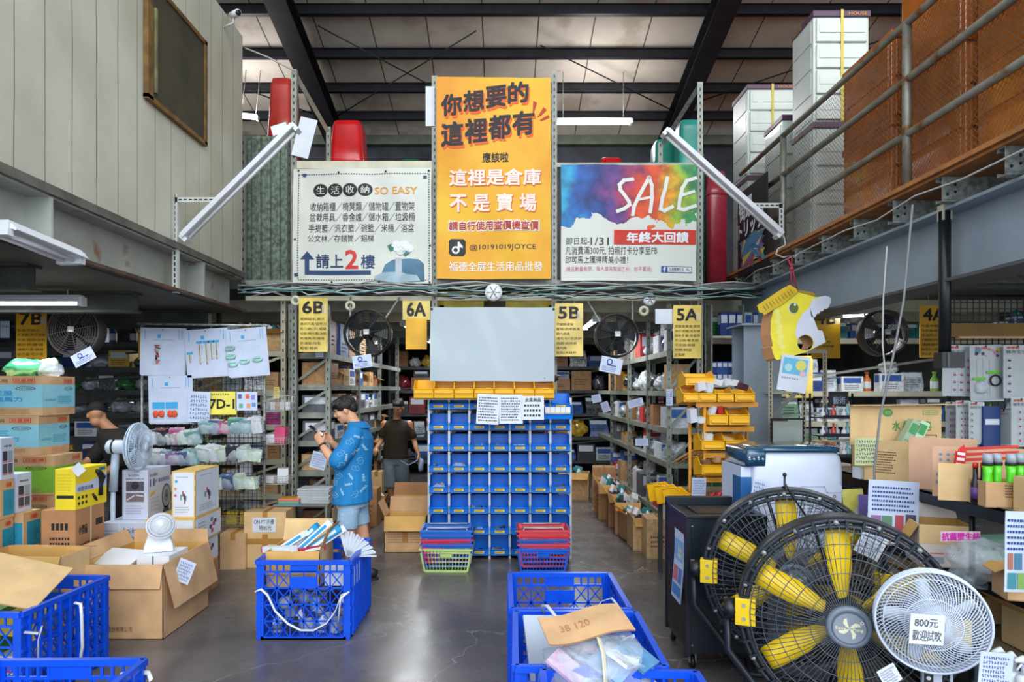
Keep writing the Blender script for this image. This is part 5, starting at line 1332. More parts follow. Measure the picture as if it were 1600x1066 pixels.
def blades(t, c, ax, R_, n, m, pitch=.35, r0=.15, r1=.9, w0=.28, w1=.42, name='blade'):
 ax = Vector(ax).normalized(); u = ax.orthogonal().normalized(); v = ax.cross(u); c = Vector(c)
 for k in range(n):
  a = 2 * PI * k / n + .3; g = G(); vs = []; L_ = 7
  for i in range(L_):
   rr = r0 + (r1 - r0) * i / (L_ - 1); w_ = (w0 + (w1 - w0) * i / (L_ - 1)) * (1 if i < L_ - 1 else .7)
   for s_ in (-1, 1):
    aa = a + s_ * w_ / 2 / max(rr, .25) * .5 + .1 * rr
    vs.append(c + (u * math.cos(aa) + v * math.sin(aa)) * rr * R_ + ax * (s_ * pitch * R_ * .14))
  n0 = len(vs); vs += [p - ax * .004 for p in vs]
  fs = [(2 * i, 2 * i + 1, 2 * i + 3, 2 * i + 2) for i in range(L_ - 1)] + [(n0 + 2 * i + 2, n0 + 2 * i + 3, n0 + 2 * i + 1, n0 + 2 * i) for i in range(L_ - 1)]
  fs += [(2 * i, 2 * i + 2, n0 + 2 * i + 2, n0 + 2 * i) for i in range(L_ - 1)] + [(2 * i + 1, n0 + 2 * i + 1, n0 + 2 * i + 3, 2 * i + 3) for i in range(L_ - 1)]
  g.add(vs, fs, m, True); g.build(name, t)
fc = hc + ax * .17
g = G(); cage(g, fc, ax, .205, .075, PF, 60); g.tube([fc + ax * .06, fc + ax * .082], [.045, .04], PF, 16); g.build('cage', t)
blades(t, fc, ax, .19, 5, PF)
# kolin boxes
def kolin(g, W, D, H, big=True):
 fr = ffront(-D / 2); 
 g.text(fr, 'kolin', -W * .25, H * .87, W * .15, H * .93, INKB, off=.002); g.text(fr, '歌林股份有限公司', -W * .35, H * .80, W * .35, H * .84, dk, off=.002)
 g.rect(fr, -W * .35, H * .58, W * .35, H * .77, col('5c5560'), .002); g.rect(fr, -W * .35, H * .36, W * .35, H * .54, col('7d6a6c'), .002); g.disc(fr, 0, H * .69, W * .16, col('2f2c33'), .003); g.line(fr, [(-W * .3, H * .4), (0, H * .5), (W * .3, H * .48)], .012, PAPERB, .003)
 g.lines(fr, -W * .35, H * .1, W * .35, H * .3, 4, mat('grey_ink', '9aa0b0', .7, var=0), off=.002)
 fr = fright(W / 2); g.text(fr, 'kolin', -D * .42, H * .85, -D * .1, H * .93, dk, off=.002); g.text(fr, '11', -D * .42, H * .66, -D * .24, H * .8, INKB, off=.002, bold=.04); g.text(fr, '吋 高效循環扇', -D * .2, H * .7, D * .42, H * .79, INKB, off=.002)
 g.poly(fr, [(-D * .42, H * .44), (-D * .42, H * .5), (-D * .2, H * .56), (-D * .2, H * .5)], YEL, .002); g.lines(fr, -D * .42, H * .12, D * .05, H * .44, 4, MATS['grey_ink'], off=.002, hand=True)
 g.disc(fr, D * .28, H * .38, D * .2, col('5d626c'), .003, ry=H * .26); g.disc(fr, D * .28, H * .38, D * .17, col('a5abb5'), .004, ry=H * .22); g.disc(fr, D * .28, H * .38, D * .1, col('7d838d'), .005, ry=H * .13); g.disc(fr, D * .28, H * .38, D * .03, INK, .006, ry=H * .04)
 g.poly(fr, [(D * .12, H * .05), (D * .42, H * .05), (D * .36, H * .16), (D * .18, H * .16)], col('4c4a52'), .003)
KB = mat('box_pale_lilac', 'c9cfe2', .6, var=.03)
cb('fan_carton', 'pale lilac circulation fan box showing a round grey fan, upper one', -3.28, -3.06, 5.8, 6.2, .682, 1.11, KB, kolin)
def kolin2(g, W, D, H):
 fr = ffront(-D / 2); g.text(fr, 'kolin', -W * .05, H * .68, W * .2, H * .85, dk, off=.002); g.text(fr, '11', -W * .05, H * .36, W * .1, H * .6, INKB, off=.002, bold=.04); g.text(fr, '吋 高效', W * .12, H * .38, W * .4, H * .58, INKB, off=.002); g.lines(fr, -W * .45, H * .5, -W * .1, H * .8, 3, MATS['grey_ink'], off=.002); g.rect(fr, -W * .14, 0, -W * .12, H, PAPER, .001)
cb('fan_carton', 'pale lilac circulation fan box lying flat under the upright one', -3.38, -2.96, 5.66, 6.2, .42, .68, KB, kolin2)
cb('plain_carton', 'plain kraft carton under the pale lilac fan boxes', -3.36, -2.98, 5.7, 6.2, .001, .418, KRAFT)
YE = mat('box_edge_yellow', 'e3bf6a', .6, var=.04)
def yedge(kind):
 def f(g, W, D, H):
  for fr, L_, q in ((ffront(-D / 2), W, 0), (fright(W / 2), D, 1)):
   g.rect(fr, -L_ / 2 + .012, .012, L_ / 2 - .012, H - .012, PAPER, .001)
   if kind == 'tall':
    for i, (dx, dz, c_) in enumerate(((-.1, .5, '3a9a8a'), (-.02, .58, 'b0305a'), (.04, .52, '3a2c33'), (.1, .48, '4a8a9a'), (.06, .42, 'b04a5a'))): g.rect(fr, L_ * (dx - .03), H * (dz - .12), L_ * (dx + .03), H * dz, col(c_), .002)
    if q == 0:
     for (x, z, c_) in ((-.3, .78, '3a9abf'), (-.34, .62, 'e0905a'), (-.34, .48, 'c06a8a')): g.disc(fr, L_ * x, H * z, .012, col(c_), .002, n=12)
    g.lines(fr, -L_ * .3, H * .85, L_ * .3, H * .9, 1, MATS['grey_ink']); g.lines(fr, -L_ * .35, H * .1, L_ * .35, H * .25, 3, MATS['grey_ink'])
   elif q:
    for (x, z, c_) in ((.12, .7, '3a8a8a'), (.2, .5, 'b0305a'), (.26, .6, '5a2c43'), (.08, .42, '3a3c43'), (.14, .25, 'c03a4a')): g.rect(fr, L_ * (x - .04), H * (z - .08), L_ * (x + .05), H * (z + .08), col(c_), .002)
    g.lines(fr, -L_ * .36, H * .25, -L_ * .05, H * .8, 4, MATS['grey_ink'])
 return f
cb('appliance_box', 'upright white box with yellow edges and a coloured bottle picture', -2.815, -2.615, 5.72, 6.2, .712, 1.11, YE, yedge('tall'))
cb('appliance_box', 'white box with yellow edges lying flat, upper of the two', -3.02, -2.61, 5.68, 6.24, .487, .71, YE, yedge('flat'), rz=R(1))
cb('appliance_box', 'white box with yellow edges lying flat, lower of the two', -3.02, -2.63, 5.69, 6.22, .262, .485, YE, yedge('flat'))
cb('plain_carton', 'plain kraft carton under the yellow-edged boxes', -2.95, -2.62, 5.68, 6.2, .001, .26, KRAFT3)
# big open box
t = open_carton('cardboard_box', 'large open kraft box holding a small white table fan, flaps hanging down', (-2.76, 5.225, 0), .62, .75, .54, KRAFT, 0, (None, 4, None, None), fl=.14,
 prints=lambda g, W, D, H: g.text(ffront(-D / 2), '德腾電子股份有限公司', -W * .34, .055, W * .14, .095, BRI, off=.002))
for (o, d1, out, wd, L_, an, nm_) in (((-.31, -.375, .54), (1, 0, 0), (0, -1, 0), .62, .17, 172, 0), ((.31, -.375, .54), (0, 1, 0), (1, 0, 0), .75, .33, 166, 1), ((-.31, .375, .54), (0, -1, 0), (-1, 0, 0), .75, .12, 30, 0)):
 a = R(an); o = Vector(o); d1 = Vector(d1); dr = Vector(out) * math.sin(a) + Vector((0, 0, 1)) * math.cos(a); nn = d1.cross(dr).normalized() * .004
 q = [o, o + d1 * wd, o + d1 * (wd - .01) + dr * L_, o + d1 * .01 + dr * L_]; g = G()
 g.add(q, [(0, 1, 2, 3)], KRAFT if nm_ else KINS); g.add([x - nn for x in q], [(3, 2, 1, 0)], KRAFT); g.add(q + [x - nn for x in q], [(0, 4, 5, 1), (1, 5, 6, 2), (2, 6, 7, 3), (3, 7, 4, 0)], KRAFT3)
 g.build('flap', t)
cb('white_carton', 'white carton pair inside the big open box under the table fan', -2.72, -2.48, 5.0, 5.3, .30, .565, WHITE, lambda g, W, D, H: (g.rect(ffront(-D / 2), -.004, 0, .004, H, dk, .001), g.text(ffront(-D / 2), 'mini', -W * .35, H * .7, -W * .12, H * .8, RED), g.text(ffront(-D / 2), 'mini', W * .12, H * .7, W * .35, H * .8, RED)))
g = G(); sheet(g, ftop(0), -.16, -.1, .18, .12, WHITE, 6, 4, .01); one(g, 'foam_sheet', 'white foam packing sheet in the big open box', 'sheet', loc=(-2.92, 5.1, .53), rot=(R(20), 0, R(-15)))
t = thing('table_fan', 'small white table fan standing on white cartons in the big open box', 'fan', (-2.63, 5.15, .567), R(20))
g = G(); g.loft([[(sx * w_, sy * d_, z) for sx, sy in ((-1, -1), (1, -1), (1, 1), (-1, 1))] for w_, d_, z in ((.105, .05, 0), (.1, .045, .05), (.05, .025, .2), (.045, .02, .22))], WHITE, smooth=False); g.build('stand', t, bev=.012)
c_ = Vector((.02, -.05, .20)); a_ = Vector((.1, -.8, .45)).normalized()
g = G(); cage(g, c_, a_, .098, .045, WHITE, 40, (.3, .6, .85, 1), .0022, .8); g.tube([c_ + a_ * .03, c_ + a_ * .05], [.03, .028], WHITE, 14); g.tube([c_ - a_ * .05, c_ - a_ * .01], [.08, .1], WHITE, 24); g.build('cage', t)
blades(t, c_, a_, .09, 5, PF)
note(288, 893, 26, 36, 5.0, R(22), 'handwritten price sheet stuck to the big open box flap', PAPERB, 5, logo=False)
# ---- wire stand 7D-1
Y = 7.0
st_ = thing('wire_stand', 'tall grey pipe frame with black wire baskets and hanging cards, aisle 7', 'display stand', (0, Y, 0))
for u in (222, 413):
 g = G(); g.cyl((px(u, Y), 0, 0), (px(u, Y), 0, pz(506, Y)), .014, GALV, 10); g.build('post', st_)
g = G(); g.cyl((px(215, Y), 0, pz(506, Y)), (px(418, Y), 0, pz(509, Y)), .014, GALV, 10); g.build('rail', st_)
g = G()
for k in range(27):
 x = px(230 + k * 6.8, Y); g.bar((x, .02, .5), (x, .02, pz(512, Y)), .0045, .0045, WIREB)
for k in range(32):
 z = .5 + k * .062; g.bar((px(225, Y), .024, z), (px(411, Y), .024, z), .0045, .0045, WIREB)
g.build('grid', st_)
def wbasket(par, u0, v0, u1, v1, Y0, dep, m, name='basket', nx=14, nz=4):
 g = G(); x0, x1 = px(u0, Y0), px(u1, Y0); z1, z0 = pz(v0, Y0), pz(v1, Y0); ya, yb = -dep, .0
 for z in [z0 + (z1 - z0) * i / nz for i in range(nz + 1)]:
  r_ = .004 if z in (z0, z1) else .0022
  g.tube([(x0, yb, z), (x0, ya, z), (x1, ya, z), (x1, yb, z)], r_, m, 4)
 for k in range(nx + 1):
  x = x0 + (x1 - x0) * k / nx; g.tube([(x, ya, z1), (x, ya, z0), (x, yb, z0)], .0022, m, 4)
 for k in range(1, 5):
  y = ya + (yb - ya) * k / 5
  for x in (x0, x1): g.tube([(x, y, z0), (x, y, z1)], .0022, m, 4)
  g.tube([(x0, y, z0), (x1, y, z0)], .0022, m, 4)
 return g.build(name, par)
WB = [(233, 664, 309, 694), (316, 660, 407, 677), (222, 697, 307, 725), (310, 692, 405, 720), (260, 745, 322, 765), (330, 744, 400, 763)]
for b_ in WB: wbasket(st_, *b_, Y - .2, .2, WIREB)
cols = ['c8d8d4', '8fb6b8', 'd8dce2', 'c46a8a', '7fbf5a', '5a6f9a', 'cfe0c8', '3a3f4a', 'a8b8d0', 'b08fb8', '4a9a9a', 'd8d0a8']
rr = random.Random(21)
for bi, b_ in enumerate(WB):
 n_ = 6 if b_[2] - b_[0] > 70 else 4
 for k in range(n_):
  u = b_[0] + (b_[2] - b_[0]) * (k + .5) / n_; g = G(); c_ = rr.choice(cols)
  h_ = .11 + rr.random() * .05
  g.cbox((0, 0, h_ / 2), (.14, .07, h_), mat('wrap_' + c_, c_, .15, var=.15, scale=12, coat=.6), (rr.uniform(.1, .4), rr.uniform(-.2, .2), rr.uniform(-.3, .3)))
  g.blob((0, 0, h_ * .45), (.08, .06, h_ * .6), CLEAR, .35, k + bi * 7, 10, 8)
  one(g, 'bagged_goods', 'bagged goods, %s basket of the aisle 7 stand, %s from the left' % (('upper left', 'upper right', 'second left', 'second right', 'lowest left', 'lowest right')[bi], ORD[k]), 'packet', 'packets in the black wire baskets', loc=(px(u, Y - .3), Y - .3, pz(b_[3], Y - .2) + .01))
def card(u, v, w_, h_, rz, label, deco, Yc=6.94):
 g = G(); W_ = w_ * Yc / F; H_ = h_ * Yc / F; fr = ffront(0)
 for k in range(3): g.box(-W_ / 2 + .006 * k, W_ / 2 + .004 * k, .004 * k, .004 * k + .003, -H_ / 2 - .006 * k, H_ / 2, PAPERB if k == 0 else PAPER)
 g.rect(fr, -W_ * .12, H_ * .28, -W_ * .04, H_ * .36, CYI); g.lines(fr, -W_ * .2, H_ * .22, W_ * .35, H_ * .26, 1, MATS['grey_ink'])
 for x in (-.4, .36, .42): g.rect(fr, W_ * x, H_ * .25, W_ * (x + .012), H_ * .46, CYI)
 for r_ in range(7):
  for c_ in range(4): g.disc(fr, W_ * (-.3 + c_ * .2), H_ * (.12 - r_ * .08), .003, MATS['grey_ink'], .001, n=5)
 g.disc(fr, 0, H_ * .46, .006, INK); deco(g, fr, W_, H_)
 return one(g, 'display_card', label, 'display card', loc=(px(u, Yc), Yc, pz(v, Yc)), rot=(0, rz, 0))
def d1(g, fr, W, H):
 g.rect(fr, -W * .22, -H * .3, -W * .02, H * .2, FROST, .004)
 for k in range(8): g.cbox((-W * .12 + .01 * math.sin(k * 2), -.006, H * (.12 - k * .05)), (.05, .01, .016), col(('a02a3c', '3a4048', '8a98a8', 'c8505a')[k % 4]), (0, .3 * k, 0))
def d2(g, fr, W, H):
 for (c_, r0, n_) in ((-.4, -.02, 2), (-.16, .2, 5), (0, .2, 5), (.12, .2, 4), (.24, .2, 4)):
  g.rect(fr, W * (c_ - .07), H * (r0), W * (c_ + .07), H * (r0 + .05), CYI, .003)
  for k in range(n_): g.disc(fr, W * c_, H * (r0 - .05 - .085 * k), .02, col('d2cbb8'), .006, n=10); g.line(fr, [(W * c_, H * (r0 - .01)), (W * c_, H * (r0 - .09 * n_))], .004, col('4a2a44'), .008)
def d3(g, fr, W, H):
 for (x, y) in ((-.42, .1), (-.42, -.08), (-.38, -.24), (-.08, -.2), (.25, -.18)): g.blob((W * x, -.008, H * y), (.055, .008, .03), mat('wrap_mint', 'a6d0cc', .15, var=.2, coat=.6), .3, 3); g.line(fr, [(W * x - .03, H * y + .01), (W * x + .03, H * y + .01)], .008, col('4fae8a'), .018)
def d4(g, fr, W, H):
 for x in (-.27, .03): g.rect(fr, W * (x - .14), -H * .2, W * (x + .14), -H * .06, CYI, .003); g.rect(fr, W * (x - .13), -H * .42, W * (x + .13), -H * .2, FROST, .003)
 for x in (-.33, -.2, 0, .1): g.blob((W * x, -.008, -H * .31), (.03, .006, .035), col('e2512c'), .4, x * 9)
card(254, 549, 70, 73, R(1), 'white card with one red and grey packet, first of the hung cards', d1)
card(323, 551, 66, 74, R(-4), 'tilted white card with rows of cream knobs, middle of the hung cards', d2, 6.92)
card(386, 550, 62, 74, R(-5), 'white card with mint green packets, last of the hung cards', d3, 6.90)
card(266, 624, 68, 74, R(-1), 'white card with two orange packets, hung below the first card', d4, 6.92)
note(311, 636, 34, 48, 6.88, R(2), 'pale blue handwritten leaflet beside the 7D-1 sign', PAPERB, 8, logo=False)
g = G(); Yc = 6.9; W_ = 43 * Yc / F; H_ = 36 * Yc / F; g.box(-W_ / 2, W_ / 2, 0, .003, -H_ / 2, H_ / 2, mat('sign_lemon', 'ecdf5c', .5, var=.05)); g.text(ffront(0), '7D-1', -W_ * .46, -H_ * .24, W_ * .42, H_ * .16, INK, bold=.04); g.lines(ffront(0), -W_ * .4, H_ * .3, W_ * .4, H_ * .45, 1, dk, hand=True)
one(g, 'aisle_sign', 'lemon yellow card reading 7D-1 on the wire stand', 'sign', loc=(px(348, Yc), Yc, pz(630, Yc)))
g = G(); W_ = 34 * Yc / F; H_ = 29 * Yc / F; g.box(-W_ / 2, W_ / 2, 0, .003, -H_ / 2, H_ / 2, PAPERB)
for (x, y, c_) in ((-.3, .25, '4a6a9a'), (.05, .25, 'd8603a'), (.3, .2, '8a8ac8'), (-.25, -.25, '4fae8a'), (.1, -.25, 'e0905a'), (.34, -.2, '6a8ac8')): g.rect(ffront(0), W_ * (x - .09), H_ * (y - .12), W_ * (x + .09), H_ * (y + .12), col(c_))
one(g, 'paper_notice', 'small notice with coloured sketches right of the 7D-1 sign', 'paper notice', loc=(px(385, Yc), Yc, pz(627, Yc)))
# ---- cream wire tray stand
Y2 = 7.28
st_ = thing('tray_stand', 'cream wire tray stand with shallow baskets left of the corner post', 'display stand', (0, Y2, 0))
for u in (364, 452):
 g = G(); g.cyl((px(u, Y2), .1, 0), (px(u, Y2), .1, pz(618, Y2)), .008, WIREW, 8); g.build('post', st_)
tr = [(420, 618, 462, 640), (365, 682, 455, 692), (364, 740, 458, 752), (362, 800, 460, 815), (362, 850, 456, 868)]
for b_ in tr: wbasket(st_, *b_, Y2, .25, WIREW, 'tray', 20, 3)
for bi, b_ in enumerate(tr):
 for k in range(5):
  u = b_[0] + (b_[2] - b_[0]) * (k + .5) / 5; g = G(); c_ = rr.choice(['e4e8ee', 'dfe4ea', 'c9a06a', 'd8dce2', 'd84a7a', 'e4e8ee', '8a98a8', 'e0c23a']); h_ = rr.uniform(.06, .2) if bi else .08
  g.cbox((0, 0, h_ / 2), (.11 if bi else .05, .12, h_), col(c_, .4), (0, rr.uniform(-.08, .08), rr.uniform(-.4, .4)))
  one(g, 'small_goods', {'e4e8ee': 'white box', 'dfe4ea': 'white packet', 'c9a06a': 'kraft packet', 'd8dce2': 'pale packet', 'd84a7a': 'pink packet', '8a98a8': 'grey packet', 'e0c23a': 'yellow packet'}[c_] + ', %s from the left, on the %s tray of the cream wire stand' % (ORD[k], ('top', 'second', 'third', 'fourth', 'lowest')[bi]), 'small goods', loc=(px(u, Y2), Y2 - .13, pz(b_[3], Y2) + .005))
# ================================================================== PEOPLE
def er(c, rx, ry, n=20, tilt=(0, 0)):
 return [Vector((c[0] + rx * math.cos(2 * PI * j / n), c[1] + ry * math.sin(2 * PI * j / n), c[2] + tilt[0] * math.cos(2 * PI * j / n) + tilt[1] * math.sin(2 * PI * j / n))) for j in range(n)]
def head_geo(g, M, m):
 M0 = g.M; g.M = M
 g.ell((0, .012, .032), (.076, .094, .092), m, 20, 14)
 g.ell((0, -.026, -.035), (.058, .064, .078), m, 18, 12)
 g.ell((0, -.055, -.085), (.03, .03, .026), m, 12, 8)
 g.ell((0, -.07, .028), (.05, .022, .016), m, 12, 8)
 g.tube([(0, -.088, .012), (0, -.103, -.012), (0, -.106, -.024)], [.009, .012, .013], m, 10)
 for s_ in (-1, 1):
  g.ell((s_ * .011, -.096, -.027), (.009, .011, .008), m, 8, 6)
  g.ell((s_ * .077, .008, -.008), (.010, .020, .032), m, 10, 8, rot=(0, 0, s_ * .3))
  g.ell((s_ * .04, -.062, -.02), (.022, .025, .026), m, 10, 8)
 g.ell((0, -.086, -.053), (.023, .011, .008), m, 10, 6); g.ell((0, -.084, -.064), (.02, .011, .007), m, 10, 6)
 g.M = M0
def face_bits(t, M, glasses=False, skin=SKIN):
 g = G(); g.M = M; EY = mat('eye_white', 'e8e4de', .2, var=0); LIP = mat('lips', 'a8604f', .5, var=0)
 for s_ in (-1, 1):
  g.ell((s_ * .030, -.0765, .004), (.012, .006, .0045), EY, 10, 6); g.ell((s_ * .030, -.0815, .003), (.005, .002, .0045), INK, 8, 6)
 g.build('eyes', t)
 g = G(); g.M = M
 for s_ in (-1, 1): g.tube([(s_ * .014, -.094, .021), (s_ * .032, -.092, .027), (s_ * .05, -.08, .021)], [.003, .004, .002], HAIR, 6)
 g.build('eyebrows', t)
 g = G(); g.M = M; g.ell((0, -.0955, -.058), (.02, .002, .0025), LIP, 10, 6); g.build('mouth', t)
 if glasses:
  g = G(); g.M = M
  for s_ in (-1, 1):
   g.ring((s_ * .032, -.102, .0), (0, 1, 0), .02, .002, INK, 20, 5); g.tube([(s_ * .052, -.10, .005), (s_ * .078, .0, .006)], .002, INK, 5)
  g.tube([(-.012, -.103, .003), (.012, -.103, .003)], .0018, INK, 5); g.build('glasses', t)
def hand_geo(g, wr, d, s_, nrm, m, curl=.5, sc=1.0, spread=.0):
 wr = Vector(wr); d = Vector(d).normalized(); nrm = Vector(nrm); nrm = (nrm - d * nrm.dot(d)).normalized(); sd = Vector(s_); sd = (sd - d * sd.dot(d) - nrm * sd.dot(nrm)).normalized()
 def q(a, b_, c): return wr + (d * a + sd * b_ + nrm * c) * sc
 g.tube([q(-.02, 0, 0), q(.01, 0, 0), q(.045, 0, 0), q(.085, 0, 0)], [(.024 * sc, .02 * sc), (.028 * sc, .019 * sc), (.04 * sc, .017 * sc), (.038 * sc, .013 * sc)], m, 12, sq=sd)
 for i, (b_, L_) in enumerate(((.029, .068), (.010, .078), (-.010, .072), (-.029, .056))):
  a = 0; p = q(.082, b_, 0); pts = [q(.06, b_ * .9, 0), p]; dd = d.copy() + sd * spread * (1.5 - i)
  for k, f in enumerate((.45, .3, .25)):
   a += curl * (.7 + .12 * i); v = (dd * math.cos(a) + nrm * math.sin(a)).normalized(); p = p + v * L_ * f * sc; pts.append(p)
  g.tube(pts, [.0095 * sc, .0092 * sc, .0085 * sc, .008 * sc, .0068 * sc], m, 8)
 pts = [q(.015, .022, .004), q(.045, .044, .016), q(.07, .052, .03), q(.088, .048, .042)]
 g.tube(pts, [.013 * sc, .012 * sc, .0105 * sc, .008 * sc], m, 8)
def limb(g, pts, rs, m, n=12):
 """interpolated tapering limb"""
 P_ = [Vector(p) for p in pts]; out = []; ro = []
 for i in range(len(P_) - 1):
  for k in range(4):
   f = k / 4; out.append(P_[i].lerp(P_[i + 1], f)); ro.append(rs[i] + (rs[i + 1] - rs[i]) * f)
 out.append(P_[-1]); ro.append(rs[-1])
 sm2 = list(out)
 for i in range(1, len(out) - 1): sm2[i] = (out[i - 1] + out[i] * 2 + out[i + 1]) / 4
 g.tube(sm2, ro, m, n); g.ell(sm2[0], (ro[0],) * 3, m, 10, 8); g.ell(sm2[-1], (ro[-1],) * 3, m, 10, 8)
def foot_geo(g, an, d, m, L_=.25):
 d = Vector(d).normalized(); an = Vector(an); sd = Vector((-d.y, d.x, 0)); g.tube([(an.x - d.x * .05, an.y - d.y * .05, .045), (an.x, an.y, .055), (an.x + d.x * .09, an.y + d.y * .09, .045), (an.x + d.x * .17, an.y + d.y * .17, .028)], [(.032, .035), (.036, .05), (.044, .036), (.04, .022)], m, 12, sq=sd)
def shoe(t, an, d, m, name='shoe', sole=True):
 d = Vector(d).normalized(); an = Vector(an); sd = Vector((-d.y, d.x, 0)); g = G()
 g.tube([(an.x - d.x * .09, an.y - d.y * .09, .055), (an.x - d.x * .03, an.y - d.y * .03, .065), (an.x + d.x * .07, an.y + d.y * .07, .052), (an.x + d.x * .16, an.y + d.y * .16, .036), (an.x + d.x * .2, an.y + d.y * .2, .028)], [(.03, .035), (.042, .058), (.05, .045), (.046, .03), (.022, .018)], m, 14, sq=sd)
 g.tube([(an.x - d.x * .1, an.y - d.y * .1, .012), (an.x + d.x * .05, an.y + d.y * .05, .012), (an.x + d.x * .21, an.y + d.y * .21, .012)], [(.034, .011), (.048, .011), (.03, .011)], mat('shoe_sole', '26262a', .6, var=0), 14, sq=sd); g.build(name, t)
BMESHES = {}
def bvh_of(o):
 dg = bpy.context.evaluated_depsgraph_get(); dg.update(); e = o.evaluated_get(dg); me = e.to_mesh()
 b = BVHTree.FromPolygons([v.co.copy() for v in me.vertices], [tuple(p.vertices) for p in me.polygons]); e.to_mesh_clear(); return b

# ---- man in the blue shirt
mx, my = -1.392, 6.3
M1 = thing('person', 'person in blue patterned short-sleeved shirt and pale denim shorts looking at a phone', 'person', (mx, my, 0))
hM = Matrix.Translation((-.085, .0, 1.612)) @ Matrix.Rotation(R(-78), 4, 'Z') @ Matrix.Rotation(R(22), 4, 'X')
g = G()
head_geo(g, hM, SKIN)
g.tube([(.03, 0, 1.42), (.0, 0, 1.50), (-.05, 0, 1.585)], [(.075, .07), (.056, .055), (.056, .056)], SKIN, 14)
g.loft([er((0, 0, .88), .11, .15), er((0, 0, 1.0), .115, .145), er((.01, 0, 1.15), .11, .15), er((.03, 0, 1.32), .12, .18), er((.035, 0, 1.41), .09, .16), er((.03, 0, 1.45), .06, .09)], SKIN)
LE, LW = (-.115, -.235, 1.135), (-.262, -.15, 1.30); RE, RW = (-.07, .20, 1.14), (-.22, .045, 1.31)
limb(g, [(.035, -.185, 1.40), LE], [.058, .043], SKIN); limb(g, [LE, (-.19, -.20, 1.22), LW], [.044, .042, .027], SKIN)
limb(g, [(.035, .185, 1.40), RE], [.058, .043], SKIN); limb(g, [RE, (-.15, .12, 1.22), RW], [.044, .042, .027], SKIN)
hand_geo(g, LW, (-.42, -.02, .85), (.3, .9, .3), (.2, .9, .2), SKIN, .62)
hand_geo(g, RW, (-.55, -.25, .8), (-.6, -.1, .6), (-.2, -.9, .1), SKIN, .55)
for s_, kx in ((-1, -.03), (1, .05)):
 limb(g, [(0, s_ * .09, .90), (kx, s_ * .1, .49), (kx + .03, s_ * .1, .30), (kx + .06, s_ * .1, .09)], [.095, .062, .06, .038], SKIN, 14)
 foot_geo(g, (kx + .06, s_ * .1, .08), (-1, s_ * .15, 0), SKIN)
g.build('body', M1, remesh=.0075)
face_bits(M1, hM)
g = G(); g.M = hM      # hair: fringe over the brow, thick crown, tapered nape
g.ell((0, .022, .052), (.092, .108, .088), HAIR, 20, 14); g.ell((0, .075, .01), (.075, .055, .07), HAIR, 16, 10); g.ell((0, -.05, .085), (.078, .05, .042), HAIR, 16, 10)
for i in range(34):
 a = i * 2.4; rr_ = .03 + .055 * ((i * 7) % 10) / 10; x_, y_ = rr_ * math.cos(a), .02 + rr_ * math.sin(a) * 1.1
 g.tube([(x_ * .8, y_ * .8, .10), (x_ * 1.1, y_ * 1.1, .132 - rr_ * .25), (x_ * 1.35, y_ * 1.3 - .01, .115 - rr_ * .5)], [.018, .014, .006], HAIR, 6)
for i in range(9):
 x_ = -.06 + i * .015; g.tube([(x_, -.06, .10), (x_ * 1.05, -.095, .075), (x_ * 1.05, -.098, .042 - .006 * (i % 2))], [.014, .012, .004], HAIR, 6)
g.build('hair', M1, remesh=.006)
SH = mat('shirt_blue', '117cbb', .75, var=.06, scale=5, bump=.25, bscale=6)
g = G()
hem = er((-.015, 0, .755), .185, .235, 24, (.012, 0))
g.loft([hem, er((-.012, 0, .90), .175, .225, 24), er((-.005, 0, 1.08), .165, .215, 24), er((.02, 0, 1.25), .158, .222, 24), er((.035, 0, 1.36), .140, .222, 24), er((.04, 0, 1.425), .105, .175, 24), er((.03, 0, 1.475), .072, .085, 24)], SH)
limb(g, [(.04, -.17, 1.405), (-.01, -.225, 1.27), (-.085, -.25, 1.17)], [.082, .088, .088], SH, 16); limb(g, [(.04, .17, 1.405), (0, .215, 1.27), (-.05, .22, 1.18)], [.082, .086, .085], SH, 16)
for k in range(7):
 a = k * .9 + .4; g.tube([(-.015 + .178 * math.cos(a), .228 * math.sin(a), .76), (-.01 + .168 * math.cos(a + .08), .215 * math.sin(a + .08), .98), (.0 + .155 * math.cos(a + .1), .205 * math.sin(a + .1), 1.15)], [.016, .012, .004], SH, 6)
shirt = g.build('shirt', M1, remesh=.009)
g = G(); g.loft([er((.025, 0, 1.462), .085, .095), er((.03, 0, 1.51), .074, .08), er((.035, 0, 1.505), .084, .092), er((.045, 0, 1.45), .115, .125)], SH, cap=False); g.build('collar', M1)
bv = bvh_of(shirt); g = G(); PRT = mat('shirt_print_white', 'a9d6ec', .8, var=0)
vs_, fs_, _ = text_mesh('SHIBA', .03, 1)
rr = random.Random(3)
spots = [(-.06, .88, -60), (.06, .86, 70), (.12, 1.0, 95), (.02, 1.02, -55), (-.09, 1.02, 30), (.1, 1.16, 100), (.0, 1.2, 80), (.13, 1.28, 120), (.03, 1.34, 20), (.09, 1.38, -20), (-.04, 1.24, 40), (-.13, .84, 20), (.0, .95, 10), (-.14, .96, -40), (-.04, 1.13, 60), (.12, .9, 50), (.06, 1.09, -10), (.07, 1.25, 45)]
